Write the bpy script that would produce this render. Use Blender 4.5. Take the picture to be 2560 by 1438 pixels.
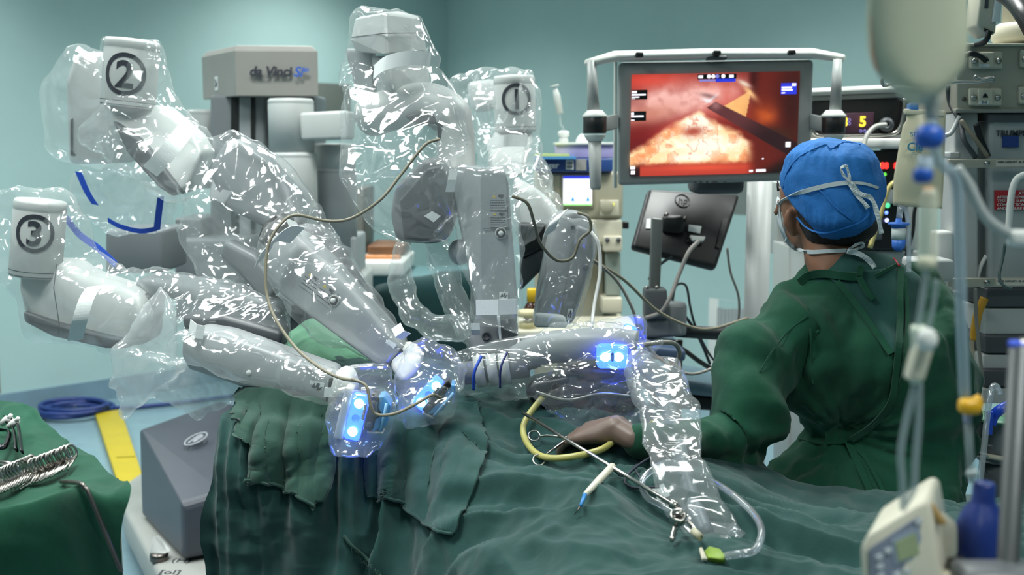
import bpy, bmesh, math, random
import numpy as np
from mathutils import Vector, Matrix, Euler

for _o in list(bpy.data.objects):
    bpy.data.objects.remove(_o, do_unlink=True)
SC = bpy.context.scene
COL = SC.collection
random.seed(7)
RNG = np.random.default_rng(7)

# ------------------------------------------------------------------ camera
FPX = 2844.0                      # focal length in pixels of a 2560 px wide frame
CAMZ, PITCH = 1.5, math.radians(7.0)
cam_d = bpy.data.cameras.new('camera')
cam_d.sensor_width = 36.0
cam_d.lens = FPX / 2560.0 * 36.0
cam_d.dof.use_dof = True
cam_d.dof.focus_distance = 2.5
cam_d.dof.aperture_fstop = 3.5
cam_d.clip_start = 0.05
CAM = bpy.data.objects.new('camera', cam_d)
CAM.location = (0, 0, CAMZ)
CAM.rotation_euler = (math.pi / 2 - PITCH, 0, 0)
COL.objects.link(CAM)
SC.camera = CAM

# ------------------------------------------------------------------ world, exposure
w = bpy.data.worlds.new('world'); SC.world = w
w.use_nodes = True
w.node_tree.nodes['Background'].inputs[0].default_value = (0.80, 0.93, 0.95, 1)
w.node_tree.nodes['Background'].inputs[1].default_value = 0.16
SC.view_settings.view_transform = 'Standard'
SC.view_settings.look = 'None'
SC.view_settings.gamma = 1.0
SC.view_settings.use_curve_mapping = False
SC.view_settings.exposure = 0.0
cy = SC.cycles
cy.max_bounces = 6; cy.diffuse_bounces = 3; cy.glossy_bounces = 3; cy.transmission_bounces = 4; cy.transparent_max_bounces = 14
cy.caustics_reflective = False; cy.caustics_refractive = False
cy.use_adaptive_sampling = True; cy.adaptive_threshold = .03
cy.sample_clamp_indirect = 6.0

LIGHT_SPOTS = [(-2.6, 3.4, .62, .62), (-0.9, 3.4, .62, .62), (0.9, 3.4, .62, .62),
               (-2.6, 5.2, .62, .62), (-0.9, 5.2, .62, .62), (0.9, 5.2, .62, .62), (2.5, 3.6, .62, .62), (-4.2, 4.0, .62, .62),
               (-0.9, 7.0, .62, .62), (1.0, .4, .62, .62), (-1.0, -1.2, .62, .62), (-0.8, 1.9, .62, .62), (-2.6, 1.9, .62, .62)]  # two panels over and behind the camera are unseen, added as fill
LIGHT_POWER = 22.5          # watts of each louvred ceiling panel
CEIL = 3.0
for _x, _y, _a, _b in LIGHT_SPOTS:
    _l = bpy.data.lights.new('ceiling_panel_light', 'AREA'); _l.shape = 'RECTANGLE'; _l.size = _a; _l.size_y = _b
    _l.energy = LIGHT_POWER; _l.color = (.96, 1.0, .97); _l.spread = math.radians(125)
    _lo = bpy.data.objects.new('ceiling_panel_light', _l); _lo.location = (_x, _y, CEIL - .035); COL.objects.link(_lo)

# ------------------------------------------------------------------ pixel -> world helpers
FW = Vector((0, math.cos(PITCH), -math.sin(PITCH)))
UPV = Vector((0, math.sin(PITCH), math.cos(PITCH)))
def ray(px, py):
    return Vector((1, 0, 0)) * ((px - 1280) / FPX) + UPV * ((719 - py) / FPX) + FW
def P(px, py, Y):
    d = ray(px, py)
    return Vector((0, 0, CAMZ)) + d * (Y / d.y)
def PZ(px, py, z):
    d = ray(px, py)
    return Vector((0, 0, CAMZ)) + d * ((z - CAMZ) / d.z)
def S(Y):
    return Y / FPX            # metres per pixel at distance Y

# ------------------------------------------------------------------ numpy noise
_perm = RNG.permutation(512)
_perm = np.concatenate([_perm, _perm, _perm])
_val = RNG.random(512) * 2 - 1
def vnoise(p):
    p = np.asarray(p, float)
    i = np.floor(p).astype(int); f = p - i
    f = f * f * f * (f * (f * 6 - 15) + 10)
    i &= 511
    def h(a, b, c):
        return _val[_perm[(_perm[(_perm[a & 511] + b) & 511] + c) & 511] & 511]
    x, y, z = i[:, 0], i[:, 1], i[:, 2]
    fx, fy, fz = f[:, 0], f[:, 1], f[:, 2]
    def L(a, b, t): return a + (b - a) * t
    return L(L(L(h(x, y, z), h(x+1, y, z), fx), L(h(x, y+1, z), h(x+1, y+1, z), fx), fy),
             L(L(h(x, y, z+1), h(x+1, y, z+1), fx), L(h(x, y+1, z+1), h(x+1, y+1, z+1), fx), fy), fz)
def fbm(p, o=3):
    s = 0; a = 1.0
    for k in range(o):
        s = s + a * vnoise(p * (2.03 ** k) + 17.3 * k); a *= 0.5
    return s
def ridge(p):
    return 1 - np.abs(vnoise(p)) * 2
def tri(x):
    return np.abs(2 * (x - np.floor(x + 0.5)))
def crumple(p, scale, n=5, seed=0, warp=.35):
    r = np.random.default_rng(seed)
    q = p * scale
    wv = np.stack([vnoise(q * .7 + 9.1), vnoise(q * .7 + 31.7), vnoise(q * .7 + 57.3)], 1)
    q = q + wv * warp
    s = np.zeros(len(p))
    for k in range(n):
        d = r.normal(size=3); d /= np.linalg.norm(d)
        s += (tri(q @ d * (.6 + r.random()) + r.random()) - .5) / (1 + .25 * k)
    return s / n * 2

# ------------------------------------------------------------------ materials
def lin(c):
    if isinstance(c, str):
        c = c.lstrip('#'); c = tuple(int(c[i:i+2], 16) / 255 for i in (0, 2, 4))
    return tuple((x / 12.92 if x <= .04045 else ((x + .055) / 1.055) ** 2.4) for x in c) + (1,)
MATS = {}
def mat(name, col, rough=.5, metal=0., spec=.5, var=.06, vscale=8., bump=0., bscale=60., emit=0., ecol=None,
        alpha=1., trans=0., sheen=0., coat=0., stretch=None, sub=0.):
    if name in MATS: return MATS[name]
    m = bpy.data.materials.new(name); m.use_nodes = True
    nt = m.node_tree; N = nt.nodes; L = nt.links
    b = N['Principled BSDF']
    c = lin(col)
    tc = N.new('ShaderNodeTexCoord')
    src = tc.outputs['Object']
    if stretch:
        mp = N.new('ShaderNodeMapping'); mp.inputs['Scale'].default_value = stretch
        L.new(src, mp.inputs['Vector']); src = mp.outputs['Vector']
    if var > 0:
        nz = N.new('ShaderNodeTexNoise'); nz.inputs['Scale'].default_value = vscale; nz.inputs['Detail'].default_value = 4
        L.new(src, nz.inputs['Vector'])
        cr = N.new('ShaderNodeValToRGB')
        cr.color_ramp.elements[0].position = .3; cr.color_ramp.elements[1].position = .7
        cr.color_ramp.elements[0].color = tuple(max(0, x * (1 - var)) for x in c[:3]) + (1,)
        cr.color_ramp.elements[1].color = tuple(min(1, x * (1 + var)) for x in c[:3]) + (1,)
        L.new(nz.outputs['Fac'], cr.inputs['Fac']); L.new(cr.outputs['Color'], b.inputs['Base Color'])
    else:
        b.inputs['Base Color'].default_value = c
    b.inputs['Roughness'].default_value = rough
    b.inputs['Metallic'].default_value = metal
    b.inputs['Specular IOR Level'].default_value = spec
    b.inputs['Alpha'].default_value = alpha
    b.inputs['Transmission Weight'].default_value = trans
    b.inputs['Sheen Weight'].default_value = sheen
    b.inputs['Coat Weight'].default_value = coat
    if sub:
        b.inputs['Subsurface Weight'].default_value = sub
        b.inputs['Subsurface Radius'].default_value = (.02, .01, .006)
    if bump > 0:
        nb = N.new('ShaderNodeTexNoise'); nb.inputs['Scale'].default_value = bscale; nb.inputs['Detail'].default_value = 6
        L.new(src, nb.inputs['Vector'])
        bp = N.new('ShaderNodeBump'); bp.inputs['Strength'].default_value = bump; bp.inputs['Distance'].default_value = .01
        L.new(nb.outputs['Fac'], bp.inputs['Height']); L.new(bp.outputs['Normal'], b.inputs['Normal'])
    if emit > 0:
        b.inputs['Emission Color'].default_value = lin(ecol or col); b.inputs['Emission Strength'].default_value = emit
    MATS[name] = m
    return m

def plastic_mat(name, haze=.1, tint='#fdfefe', rough=.11, bscale=22., bump=.5, gloss=1.0, dens=.0):
    """thin clear film: see-through, glossy by fresnel, a little milky; creases as fine relief"""
    if name in MATS: return MATS[name]
    m = bpy.data.materials.new(name); m.use_nodes = True
    nt = m.node_tree; N = nt.nodes; L = nt.links
    N.remove(N['Principled BSDF'])
    out = N['Material Output']
    tr = N.new('ShaderNodeBsdfTransparent'); tr.inputs[0].default_value = lin(tint)
    gl = N.new('ShaderNodeBsdfGlossy'); gl.inputs['Roughness'].default_value = rough; gl.inputs[0].default_value = (1, 1, 1, 1)
    ge = N.new('ShaderNodeNewGeometry')
    dt_ = N.new('ShaderNodeVectorMath'); dt_.operation = 'DOT_PRODUCT'; L.new(ge.outputs['Normal'], dt_.inputs[0]); L.new(ge.outputs['Incoming'], dt_.inputs[1])
    ab = N.new('ShaderNodeMath'); ab.operation = 'ABSOLUTE'; L.new(dt_.outputs['Value'], ab.inputs[0])
    on = N.new('ShaderNodeMath'); on.operation = 'SUBTRACT'; on.inputs[0].default_value = 1.; L.new(ab.outputs[0], on.inputs[1])
    pw = N.new('ShaderNodeMath'); pw.operation = 'POWER'; pw.inputs[1].default_value = 5.; L.new(on.outputs[0], pw.inputs[0])
    fm = N.new('ShaderNodeMath'); fm.operation = 'MULTIPLY_ADD'; fm.inputs[1].default_value = .5 * gloss; fm.inputs[2].default_value = .075 * gloss; fm.use_clamp = True
    L.new(pw.outputs[0], fm.inputs[0])
    df = N.new('ShaderNodeBsdfDiffuse'); df.inputs[0].default_value = (.93, .96, .96, 1)
    tl = N.new('ShaderNodeBsdfTranslucent'); tl.inputs[0].default_value = (.93, .96, .96, 1)
    dt = N.new('ShaderNodeMixShader'); dt.inputs[0].default_value = .5; L.new(df.outputs[0], dt.inputs[1]); L.new(tl.outputs[0], dt.inputs[2])
    m1 = N.new('ShaderNodeMixShader'); m1.inputs[0].default_value = haze
    L.new(tr.outputs[0], m1.inputs[1]); L.new(dt.outputs[0], m1.inputs[2])
    m2 = N.new('ShaderNodeMixShader'); L.new(fm.outputs[0], m2.inputs[0]); L.new(m1.outputs[0], m2.inputs[1]); L.new(gl.outputs[0], m2.inputs[2])
    L.new(m2.outputs[0], out.inputs['Surface'])
    MATS[name] = m
    return m

def cloth_mat(name, col, col2, rough=.85, weave=900., bump=.25, sheen=.15):
    if name in MATS: return MATS[name]
    m = bpy.data.materials.new(name); m.use_nodes = True
    nt = m.node_tree; N = nt.nodes; L = nt.links; b = N['Principled BSDF']
    tc = N.new('ShaderNodeTexCoord')
    nz = N.new('ShaderNodeTexNoise'); nz.inputs['Scale'].default_value = 6; nz.inputs['Detail'].default_value = 6
    L.new(tc.outputs['Object'], nz.inputs['Vector'])
    cr = N.new('ShaderNodeValToRGB'); cr.color_ramp.elements[0].position = .3; cr.color_ramp.elements[1].position = .72
    cr.color_ramp.elements[0].color = lin(col); cr.color_ramp.elements[1].color = lin(col2)
    L.new(nz.outputs['Fac'], cr.inputs['Fac']); L.new(cr.outputs['Color'], b.inputs['Base Color'])
    b.inputs['Roughness'].default_value = rough; b.inputs['Specular IOR Level'].default_value = .2
    b.inputs['Sheen Weight'].default_value = sheen; b.inputs['Sheen Roughness'].default_value = .6
    n2 = N.new('ShaderNodeTexNoise'); n2.inputs['Scale'].default_value = 70; n2.inputs['Detail'].default_value = 8; n2.inputs['Roughness'].default_value = .65
    mp = N.new('ShaderNodeMapping'); mp.inputs['Scale'].default_value = (1, 1, .45)
    L.new(tc.outputs['Object'], mp.inputs['Vector']); L.new(mp.outputs[0], n2.inputs['Vector'])
    n3 = N.new('ShaderNodeTexNoise'); n3.noise_type = 'RIDGED_MULTIFRACTAL'; n3.inputs['Scale'].default_value = 9; n3.inputs['Detail'].default_value = 3; n3.inputs['Distortion'].default_value = .6
    mp3 = N.new('ShaderNodeMapping'); mp3.inputs['Scale'].default_value = (1, 1, .5); mp3.inputs['Rotation'].default_value = (0, .5, .3)
    L.new(tc.outputs['Object'], mp3.inputs['Vector']); L.new(mp3.outputs[0], n3.inputs['Vector'])
    bp0 = N.new('ShaderNodeBump'); bp0.inputs['Strength'].default_value = .55; bp0.inputs['Distance'].default_value = .028
    L.new(n3.outputs['Fac'], bp0.inputs['Height'])
    bp = N.new('ShaderNodeBump'); bp.inputs['Strength'].default_value = bump; bp.inputs['Distance'].default_value = .006
    L.new(n2.outputs['Fac'], bp.inputs['Height']); L.new(bp0.outputs[0], bp.inputs['Normal']); L.new(bp.outputs[0], b.inputs['Normal'])
    MATS[name] = m
    return m

# ------------------------------------------------------------------ object helpers
WO = {}      # world origin of each object
def tag(o, label=None, cat=None, group=None, kind=None):
    if label: o['label'] = label
    if cat: o['category'] = cat
    if group: o['group'] = group
    if kind: o['kind'] = kind
    return o
def thing(name, label, cat, loc=(0, 0, 0), group=None):
    o = bpy.data.objects.new(name, None); COL.objects.link(o)
    o.location = Vector(loc); o.empty_display_size = .05
    WO[o] = Vector(loc)
    return tag(o, label, cat, group)

class M:
    """collects shapes in world coordinates, then links them as ONE mesh object"""
    def __init__(s): s.v = []; s.f = []; s.sm = []
    def add(s, vs, fs, smooth=False):
        k = len(s.v); s.v += [tuple(x) for x in vs]
        s.f += [tuple(i + k for i in f) for f in fs]; s.sm += [smooth] * len(fs); return s
    def addbm(s, bm, smooth=False):
        bm.verts.index_update()
        s.add([v.co[:] for v in bm.verts], [[v.index for v in f.verts] for f in bm.faces], smooth); bm.free(); return s
    def box(s, c, size, rot=None, bev=0., seg=2):
        bm = bmesh.new(); bmesh.ops.create_cube(bm, size=1)
        bmesh.ops.scale(bm, vec=size, verts=bm.verts)
        if bev > 0: bmesh.ops.bevel(bm, geom=bm.edges[:], offset=min(bev, min(size) * .49), segments=seg, affect='EDGES', profile=.5)
        R = rot.to_4x4() if rot is not None else Matrix.Identity(4)
        bmesh.ops.transform(bm, matrix=Matrix.Translation(Vector(c)) @ R, verts=bm.verts)
        return s.addbm(bm, bev > 0 and seg > 1)
    def tube(s, path, r, n=10, cap=True, flat=None):
        path = [Vector(p) for p in path]; K = len(path)
        rr = [r] * K if not hasattr(r, '__len__') else r
        T = []
        for i in range(K):
            a = path[max(0, i-1)]; b = path[min(K-1, i+1)]; T.append((b - a).normalized())
        u = T[0].orthogonal().normalized() if flat is None else (Vector(flat) - T[0] * T[0].dot(Vector(flat))).normalized()
        vs = []; fs = []
        for i in range(K):
            u = (u - T[i] * u.dot(T[i])).normalized(); w_ = T[i].cross(u)
            for j in range(n):
                a = 2 * math.pi * j / n
                ra = rr[i] if not hasattr(rr[i], '__len__') else None
                if ra is None: vs.append(path[i] + u * math.cos(a) * rr[i][0] + w_ * math.sin(a) * rr[i][1])
                else: vs.append(path[i] + (u * math.cos(a) + w_ * math.sin(a)) * ra)
        for i in range(K-1):
            for j in range(n):
                fs.append((i*n+j, i*n+(j+1) % n, (i+1)*n+(j+1) % n, (i+1)*n+j))
        if cap: fs.append(tuple(reversed(range(n)))); fs.append(tuple((K-1)*n + j for j in range(n)))
        return s.add(vs, fs, True)
    def lathe(s, prof, c, rot=None, n=24, cap=True):
        R = rot if rot is not None else Matrix.Identity(3); c = Vector(c)
        vs = []; fs = []; K = len(prof)
        for (r, z) in prof:
            for j in range(n):
                a = 2 * math.pi * j / n
                vs.append(c + R @ Vector((r * math.cos(a), r * math.sin(a), z)))
        for i in range(K-1):
            for j in range(n):
                fs.append((i*n+j, i*n+(j+1) % n, (i+1)*n+(j+1) % n, (i+1)*n+j))
        if cap: fs.append(tuple(reversed(range(n)))); fs.append(tuple((K-1)*n + j for j in range(n)))
        return s.add(vs, fs, True)
    def hull(s, pts, smooth=False):
        bm = bmesh.new()
        for p in pts: bm.verts.new(p)
        r = bmesh.ops.convex_hull(bm, input=bm.verts)
        bmesh.ops.delete(bm, geom=[g for g in set(r['geom_interior'] + r['geom_unused']) if isinstance(g, bmesh.types.BMVert)], context='VERTS')
        return s.addbm(bm, smooth)
    def slab(s, pts, ex, bev=0., seg=3, taper=1.0):
        """polygon (list of world points, seen counter-clockwise or not) extruded by vector ex, edges rounded"""
        ex = Vector(ex); n = len(pts); pts = [Vector(p) for p in pts]
        cen = sum(pts, Vector()) / n
        bm = bmesh.new()
        a = [bm.verts.new(p) for p in pts]; b = [bm.verts.new(cen + (p - cen) * taper + ex) for p in pts]
        bm.faces.new(a); bm.faces.new(list(reversed(b)))
        for i in range(n): bm.faces.new((a[i], b[i], b[(i+1) % n], a[(i+1) % n]))
        bmesh.ops.recalc_face_normals(bm, faces=bm.faces[:])
        if bev > 0:
            bmesh.ops.bevel(bm, geom=bm.edges[:], offset=bev, segments=seg, affect='EDGES', profile=.5, clamp_overlap=True)
        return s.addbm(bm, bev > 0 and seg > 1)
    def sphere(s, c, r, scale=(1, 1, 1), n=20, rot=None):
        prof = []
        m = n // 2
        for i in range(m+1):
            a = -math.pi/2 + math.pi * i / m
            prof.append((max(1e-5, math.cos(a)) * r, math.sin(a) * r))
        R = (rot if rot is not None else Matrix.Identity(3)) @ Matrix.Diagonal(scale)
        return s.lathe(prof, c, R, n, cap=False)
    def grid(s, G, smooth=True, close=False):
        """G[i][j] world points"""
        A = len(G); B = len(G[0])
        vs = [p for row in G for p in row]; fs = []
        for i in range(A-1):
            for j in range(B - (0 if close else 1)):
                fs.append((i*B+j, i*B+(j+1) % B, (i+1)*B+(j+1) % B, (i+1)*B+j))
        return s.add(vs, fs, smooth)
    def build(s, name, m, parent=None, label=None, cat=None, group=None, kind=None, bevel=0., solid=0., sub=0, orig=None):
        me = bpy.data.meshes.new(name)
        V = np.array([tuple(v) for v in s.v], float)
        if orig is None:
            lo = V.min(0); hi = V.max(0); orig = ((lo[0]+hi[0])/2, (lo[1]+hi[1])/2, lo[2])
        orig = Vector(orig)
        V = V - np.array(orig)
        me.from_pydata([tuple(x) for x in V], [], s.f); me.update()
        me.polygons.foreach_set('use_smooth', s.sm)
        bm = bmesh.new(); bm.from_mesh(me); bmesh.ops.recalc_face_normals(bm, faces=bm.faces[:]); bm.to_mesh(me); bm.free()
        o = bpy.data.objects.new(name, me); COL.objects.link(o)
        if m is not None: me.materials.append(m)
        WO[o] = orig
        if parent is not None:
            o.parent = parent; o.location = orig - WO[parent]
        else: o.location = orig
        if bevel:
            b = o.modifiers.new('b', 'BEVEL'); b.width = bevel; b.segments = 3; b.limit_method = 'ANGLE'; b.angle_limit = math.radians(35)
        if solid:
            b = o.modifiers.new('s', 'SOLIDIFY'); b.thickness = solid; b.offset = 0
        if sub:
            b = o.modifiers.new('u', 'SUBSURF'); b.levels = sub; b.render_levels = sub
        return tag(o, label, cat, group, kind)

def sm(path, n=8):
    """Catmull-Rom through the points"""
    p = [Vector(x) for x in path]
    if len(p) < 3: return p
    q = [p[0] * 2 - p[1]] + p + [p[-1] * 2 - p[-2]]
    out = []
    for i in range(1, len(q) - 2):
        for k in range(n):
            t = k / n
            out.append(.5 * ((2 * q[i]) + (-q[i-1] + q[i+1]) * t + (2*q[i-1] - 5*q[i] + 4*q[i+1] - q[i+2]) * t*t + (-q[i-1] + 3*q[i] - 3*q[i+1] + q[i+2]) * t**3))
    out.append(p[-1]); return out
def relax(pts, it=6):
    p = [Vector(x) for x in pts]
    for _ in range(it):
        p = [p[0]] + [p[i] * .5 + (p[i-1] + p[i+1]) * .25 for i in range(1, len(p) - 1)] + [p[-1]]
    return p
def pp(lst, n=8):
    """smooth world path from (px, py, Y) triples"""
    return sm([P(*a) for a in lst], n)

def frame_rot(z, x=None):
    """3x3 rotation whose local z is the given direction"""
    z = Vector(z).normalized()
    x = Vector(x) if x is not None else z.orthogonal()
    x = (x - z * x.dot(z)).normalized(); y = z.cross(x)
    return Matrix((x, y, z)).transposed()

def text(name, body, loc, right, up, size, m, parent, extrude=.0006, align='CENTER', shear=0., label=None, bold=0.):
    """flat lettering, converted to a mesh; right/up span its plane"""
    cu = bpy.data.curves.new(name, 'FONT'); cu.body = body; cu.size = size; cu.extrude = extrude
    cu.align_x = align; cu.align_y = 'CENTER'; cu.shear = shear; cu.resolution_u = 3; cu.offset = bold
    t = bpy.data.objects.new('tmp_text', cu); COL.objects.link(t)
    dg = bpy.context.evaluated_depsgraph_get()
    me = bpy.data.meshes.new_from_object(t.evaluated_get(dg))
    bpy.data.objects.remove(t, do_unlink=True); bpy.data.curves.remove(cu)
    right = Vector(right).normalized(); up = Vector(up).normalized(); n = right.cross(up)
    R = Matrix((right, up, n)).transposed()
    me.transform(R.to_4x4()); me.name = name
    me.materials.clear(); me.materials.append(m)
    o = bpy.data.objects.new(name, me); COL.objects.link(o)
    WO[o] = Vector(loc); o.parent = parent; o.location = Vector(loc) - (WO[parent] if parent else Vector())
    if label: o['label'] = label
    return o

_ICO = None
def ico_pts(sub=2):
    global _ICO
    if _ICO is None:
        bm = bmesh.new(); bmesh.ops.create_icosphere(bm, subdivisions=sub, radius=1); _ICO = [v.co.copy() for v in bm.verts]; bm.free()
    return _ICO
def remeshed(groups, voxel, smooth=2, pts=None):
    """union of convex hulls of spheres (world centre, radius) -> numpy verts, faces"""
    mb = M()
    for g in groups:
        hp = []
        for (c, r) in g: hp += [c + q * r for q in ico_pts()]
        mb.hull(hp)
    me = bpy.data.meshes.new('tmp'); me.from_pydata(mb.v, [], mb.f); me.update()
    o = bpy.data.objects.new('tmp_remesh', me); COL.objects.link(o)
    r = o.modifiers.new('r', 'REMESH'); r.mode = 'VOXEL'; r.voxel_size = voxel; r.adaptivity = 0
    if smooth:
        s_ = o.modifiers.new('s', 'SMOOTH'); s_.iterations = smooth; s_.factor = .5
    dg = bpy.context.evaluated_depsgraph_get()
    m2 = bpy.data.meshes.new_from_object(o.evaluated_get(dg))
    n = len(m2.vertices)
    V = np.empty(n * 3); m2.vertices.foreach_get('co', V); V = V.reshape(-1, 3)
    Nn = np.empty(n * 3); m2.vertices.foreach_get('normal', Nn); Nn = Nn.reshape(-1, 3)
    F = [tuple(p.vertices) for p in m2.polygons]
    bpy.data.objects.remove(o, do_unlink=True); bpy.data.meshes.remove(me); bpy.data.meshes.remove(m2)
    return V, Nn, F
def sph(lst):
    """(px, py, Y, r_px) -> spheres in the world"""
    return [(P(a, b, Y), r * S(Y)) for (a, b, Y, r) in lst]
def facets(V, size, slope, seed, aniso=.82, mask=True):
    """piecewise flat crumpling: lower envelope of stretched pyramids on scattered seed points"""
    r = np.random.default_rng(seed)
    lo, hi = V.min(0), V.max(0)
    # seeds: random vertices thinned to about one per cell
    cand = V[r.permutation(len(V))[:6000]]
    key = np.floor(cand / size).astype(int); _, idx = np.unique(key, axis=0, return_index=True)
    Sd = cand[idx] + r.normal(size=(len(idx), 3)) * size * .25
    K = len(Sd)
    e = r.normal(size=(K, 3)) * np.array([1, .8, 1.3]) + np.stack([vnoise(Sd * 3 + 5), vnoise(Sd * 3 + 15), vnoise(Sd * 3 + 25)], 1) * 2
    e /= np.linalg.norm(e, axis=1, keepdims=True)
    Q = np.linalg.qr(r.normal(size=(K, 3, 3)))[0]
    hgt = r.random(K) * size * .5
    out = np.empty(len(V))
    cell = np.floor(V / (size * 2.5)).astype(int); _, inv = np.unique(cell, axis=0, return_inverse=True); inv = inv.ravel()
    order = np.argsort(inv, kind='stable'); cuts = np.searchsorted(inv[order], np.arange(inv.max() + 2))
    for c in range(len(cuts) - 1):
        ii = order[cuts[c]:cuts[c+1]]
        P0 = V[ii]; near = np.all((Sd > P0.min(0) - size * 1.7) & (Sd < P0.max(0) + size * 1.7), axis=1)
        if not near.any(): near[:] = True
        d = P0[:, None, :] - Sd[near][None]; en = e[near]
        d = d - (d * en[None]).sum(2, keepdims=True) * en[None] * aniso
        q = np.abs(np.einsum('vki,kij->vkj', d, Q[near])).max(2) + hgt[near][None]
        out[ii] = q.min(1)
    return (out - out.mean()) * slope
def film(name, groups, mt, voxel=.0068, amp=1., scale=9., seed=1, smooth=2, fine=None, size=.08, **kw):
    V, N, F = remeshed([sph(g) for g in groups], voxel, smooth)
    mk = np.clip(vnoise(V * 5.5 + seed) * 2.2 + .55, .06, 1.)
    d = -amp * .42 * facets(V, size, 1., seed) - amp * .34 * mk * facets(V, size * .42, 1., seed + 3) + .006 * vnoise(V * 5)
    V = V + N * d[:, None]
    mb = M(); mb.add(V, F, True)
    return mb.build(name, mt, **kw)
# ================================================================== palette
M_WALL = mat('painted_wall', '#abc7c5', .75, var=.03, vscale=3, bump=.03, bscale=150)
M_FLOOR = mat('vinyl_floor', '#748f9a', .35, var=.08, vscale=14, bump=.02, bscale=80, coat=.1)
M_BASE = mat('vinyl_skirting', '#7590a0', .5, var=.06)
M_CEIL = mat('ceiling_paint', '#e6ebe8', .8, var=.02)
M_LIGHT = mat('lamp_diffuser', '#f4fbff', .5, var=0, emit=4., ecol='#f4fbf4')
M_LGREY = mat('pale_grey_shell', '#b9bdbb', .42, var=.035, vscale=5, bump=.02, bscale=220)
M_ROBOT = mat('robot_grey_shell', '#94999b', .4, var=.035, vscale=5, bump=.02, bscale=220)
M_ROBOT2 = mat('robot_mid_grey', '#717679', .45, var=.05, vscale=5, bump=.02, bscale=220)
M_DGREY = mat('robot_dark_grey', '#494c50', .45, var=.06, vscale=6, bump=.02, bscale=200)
M_BLACK = mat('black_plastic', '#141516', .4, var=.1)
M_WARMG = mat('cart_head_grey', '#96948f', .5, var=.03, bump=.02, bscale=260)
M_WHITE = mat('white_plastic', '#dcdeda', .45, var=.03)
M_CREAM = mat('cream_plastic', '#cfcab6', .5, var=.04)
M_CREAM2 = mat('cream_plastic_dull', '#aba690', .5, var=.05)
M_STEEL = mat('steel', '#b4b0aa', .25, metal=1., var=.05, vscale=30)
M_DSTEEL = mat('dark_steel', '#6f6a66', .32, metal=1., var=.1, vscale=30)
M_BLUE = mat('blue_plastic', '#1f55b4', .4, var=.06)
M_PAPER = mat('white_paper_tape', '#e4e9e8', .8, var=.03, vscale=20, bump=.08, bscale=120)
M_INK = mat('dark_print', '#31353d', .6, var=.05)
M_BINK = mat('blue_print', '#2a5fc0', .6, var=.05)
M_RED = mat('red_sign', '#b5202a', .5, var=.05)
M_YEL = mat('yellow_plastic', '#b09d20', .5, var=.06, vscale=10)
M_GCABLE = mat('grey_cable', '#8d8b84', .5, var=.08)
M_DCABLE = mat('dark_cable', '#3b4044', .5, var=.1)
M_WCABLE = mat('white_cable', '#d3d4d0', .45, var=.05)

# ================================================================== room
KX, KY = -.48, 8.63
UL = Vector((-.714, -.70, 0)); UR = Vector((.70, -.714, 0))
KV = Vector((KX, KY, 0))
def PW(px, py, side, off=0.):
    """point on a wall plane (off metres in front of it)"""
    n = Vector((UL.y, -UL.x, 0)) if side == 'L' else Vector((-UR.y, UR.x, 0))
    if n.y > 0: n = -n
    d = ray(px, py); o = Vector((0, 0, CAMZ)); k = KV + n * off
    return o + d * ((k - o).dot(n) / d.dot(n))
def wall_box(mb, px0, py0, px1, py1, side, off, th, bev=0.):
    """upright box on a wall between two pixels, off in front, th thick"""
    a = PW(px0, py0, side, off); b = PW(px1, py1, side, off)
    n = Vector((UL.y, -UL.x, 0)) if side == 'L' else Vector((-UR.y, UR.x, 0))
    if n.y > 0: n = -n
    return mb.slab([Vector((a.x, a.y, a.z)), Vector((b.x, b.y, a.z)), Vector((b.x, b.y, b.z)), Vector((a.x, a.y, b.z))], -n * th, bev)

def wall(name, d, ln):
    n = Vector((d.y, -d.x, 0))
    if n.y < 0: n = -n
    a = KV.copy(); b = KV + d * ln
    mb = M(); mb.slab([a, b, b + Vector((0, 0, CEIL)), a + Vector((0, 0, CEIL))], n * .12)
    return mb.build(name, M_WALL, kind='structure')
wall('wall_left', UL, 9.5); wall('wall_right', UR, 9.5)
for nm, a, d, n in (('wall_back_left', KV + UL * 9.5, UR, UL), ('wall_back_right', KV + UR * 9.5, UL, UR)):
    mb = M(); b = a + d * 9.5; mb.slab([a, b, b + Vector((0, 0, CEIL)), a + Vector((0, 0, CEIL))], n * .12); mb.build(nm, M_WALL, kind='structure')
mb = M(); mb.box((0, 4, -.05), (18, 16, .1)); FLOOR = mb.build('floor', M_FLOOR, kind='structure')
mb = M(); mb.box((0, 4, CEIL + .05), (18, 16, .1)); mb.build('ceiling', M_CEIL, kind='structure')
for nm, d in (('baseboard_left', UL), ('baseboard_right', UR)):
    n = Vector((d.y, -d.x, 0)); n = -n if n.y > 0 else n
    mb = M(); a = KV + n * .001; b = KV + d * 9.5 + n * .001
    mb.slab([a, b, b + Vector((0, 0, .125)), a + Vector((0, 0, .125))], n * .02)
    mb.build(nm, M_BASE, kind='structure')
# door frame edge at the far left of the left wall
mb = M(); wall_box(mb, -60, 640, 4, 985, 'L', .0, .03, .004); mb.build('trim_1', mat('brown_trim', '#8b7d66', .6, var=.1), kind='structure')
for i, (x, y, a, b) in enumerate(LIGHT_SPOTS):  # housings for all panels, the two added fill panels too
    t = thing('ceiling_light', 'flat rectangular ceiling light panel', 'ceiling light', (x, y, CEIL - .03), 'ceiling light panels')
    mb = M(); mb.box((x, y, CEIL - .022), (a, b, .012)); mb.build('diffuser', M_LIGHT, t)
    mb = M()
    for sx in (-1, 1): mb.box((x + sx * (a/2 + .02), y, CEIL - .02), (.04, b + .08, .04))
    for sy in (-1, 1): mb.box((x, y + sy * (b/2 + .02), CEIL - .02), (a, .04, .04))
    mb.build('frame', M_WHITE, t)

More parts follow.
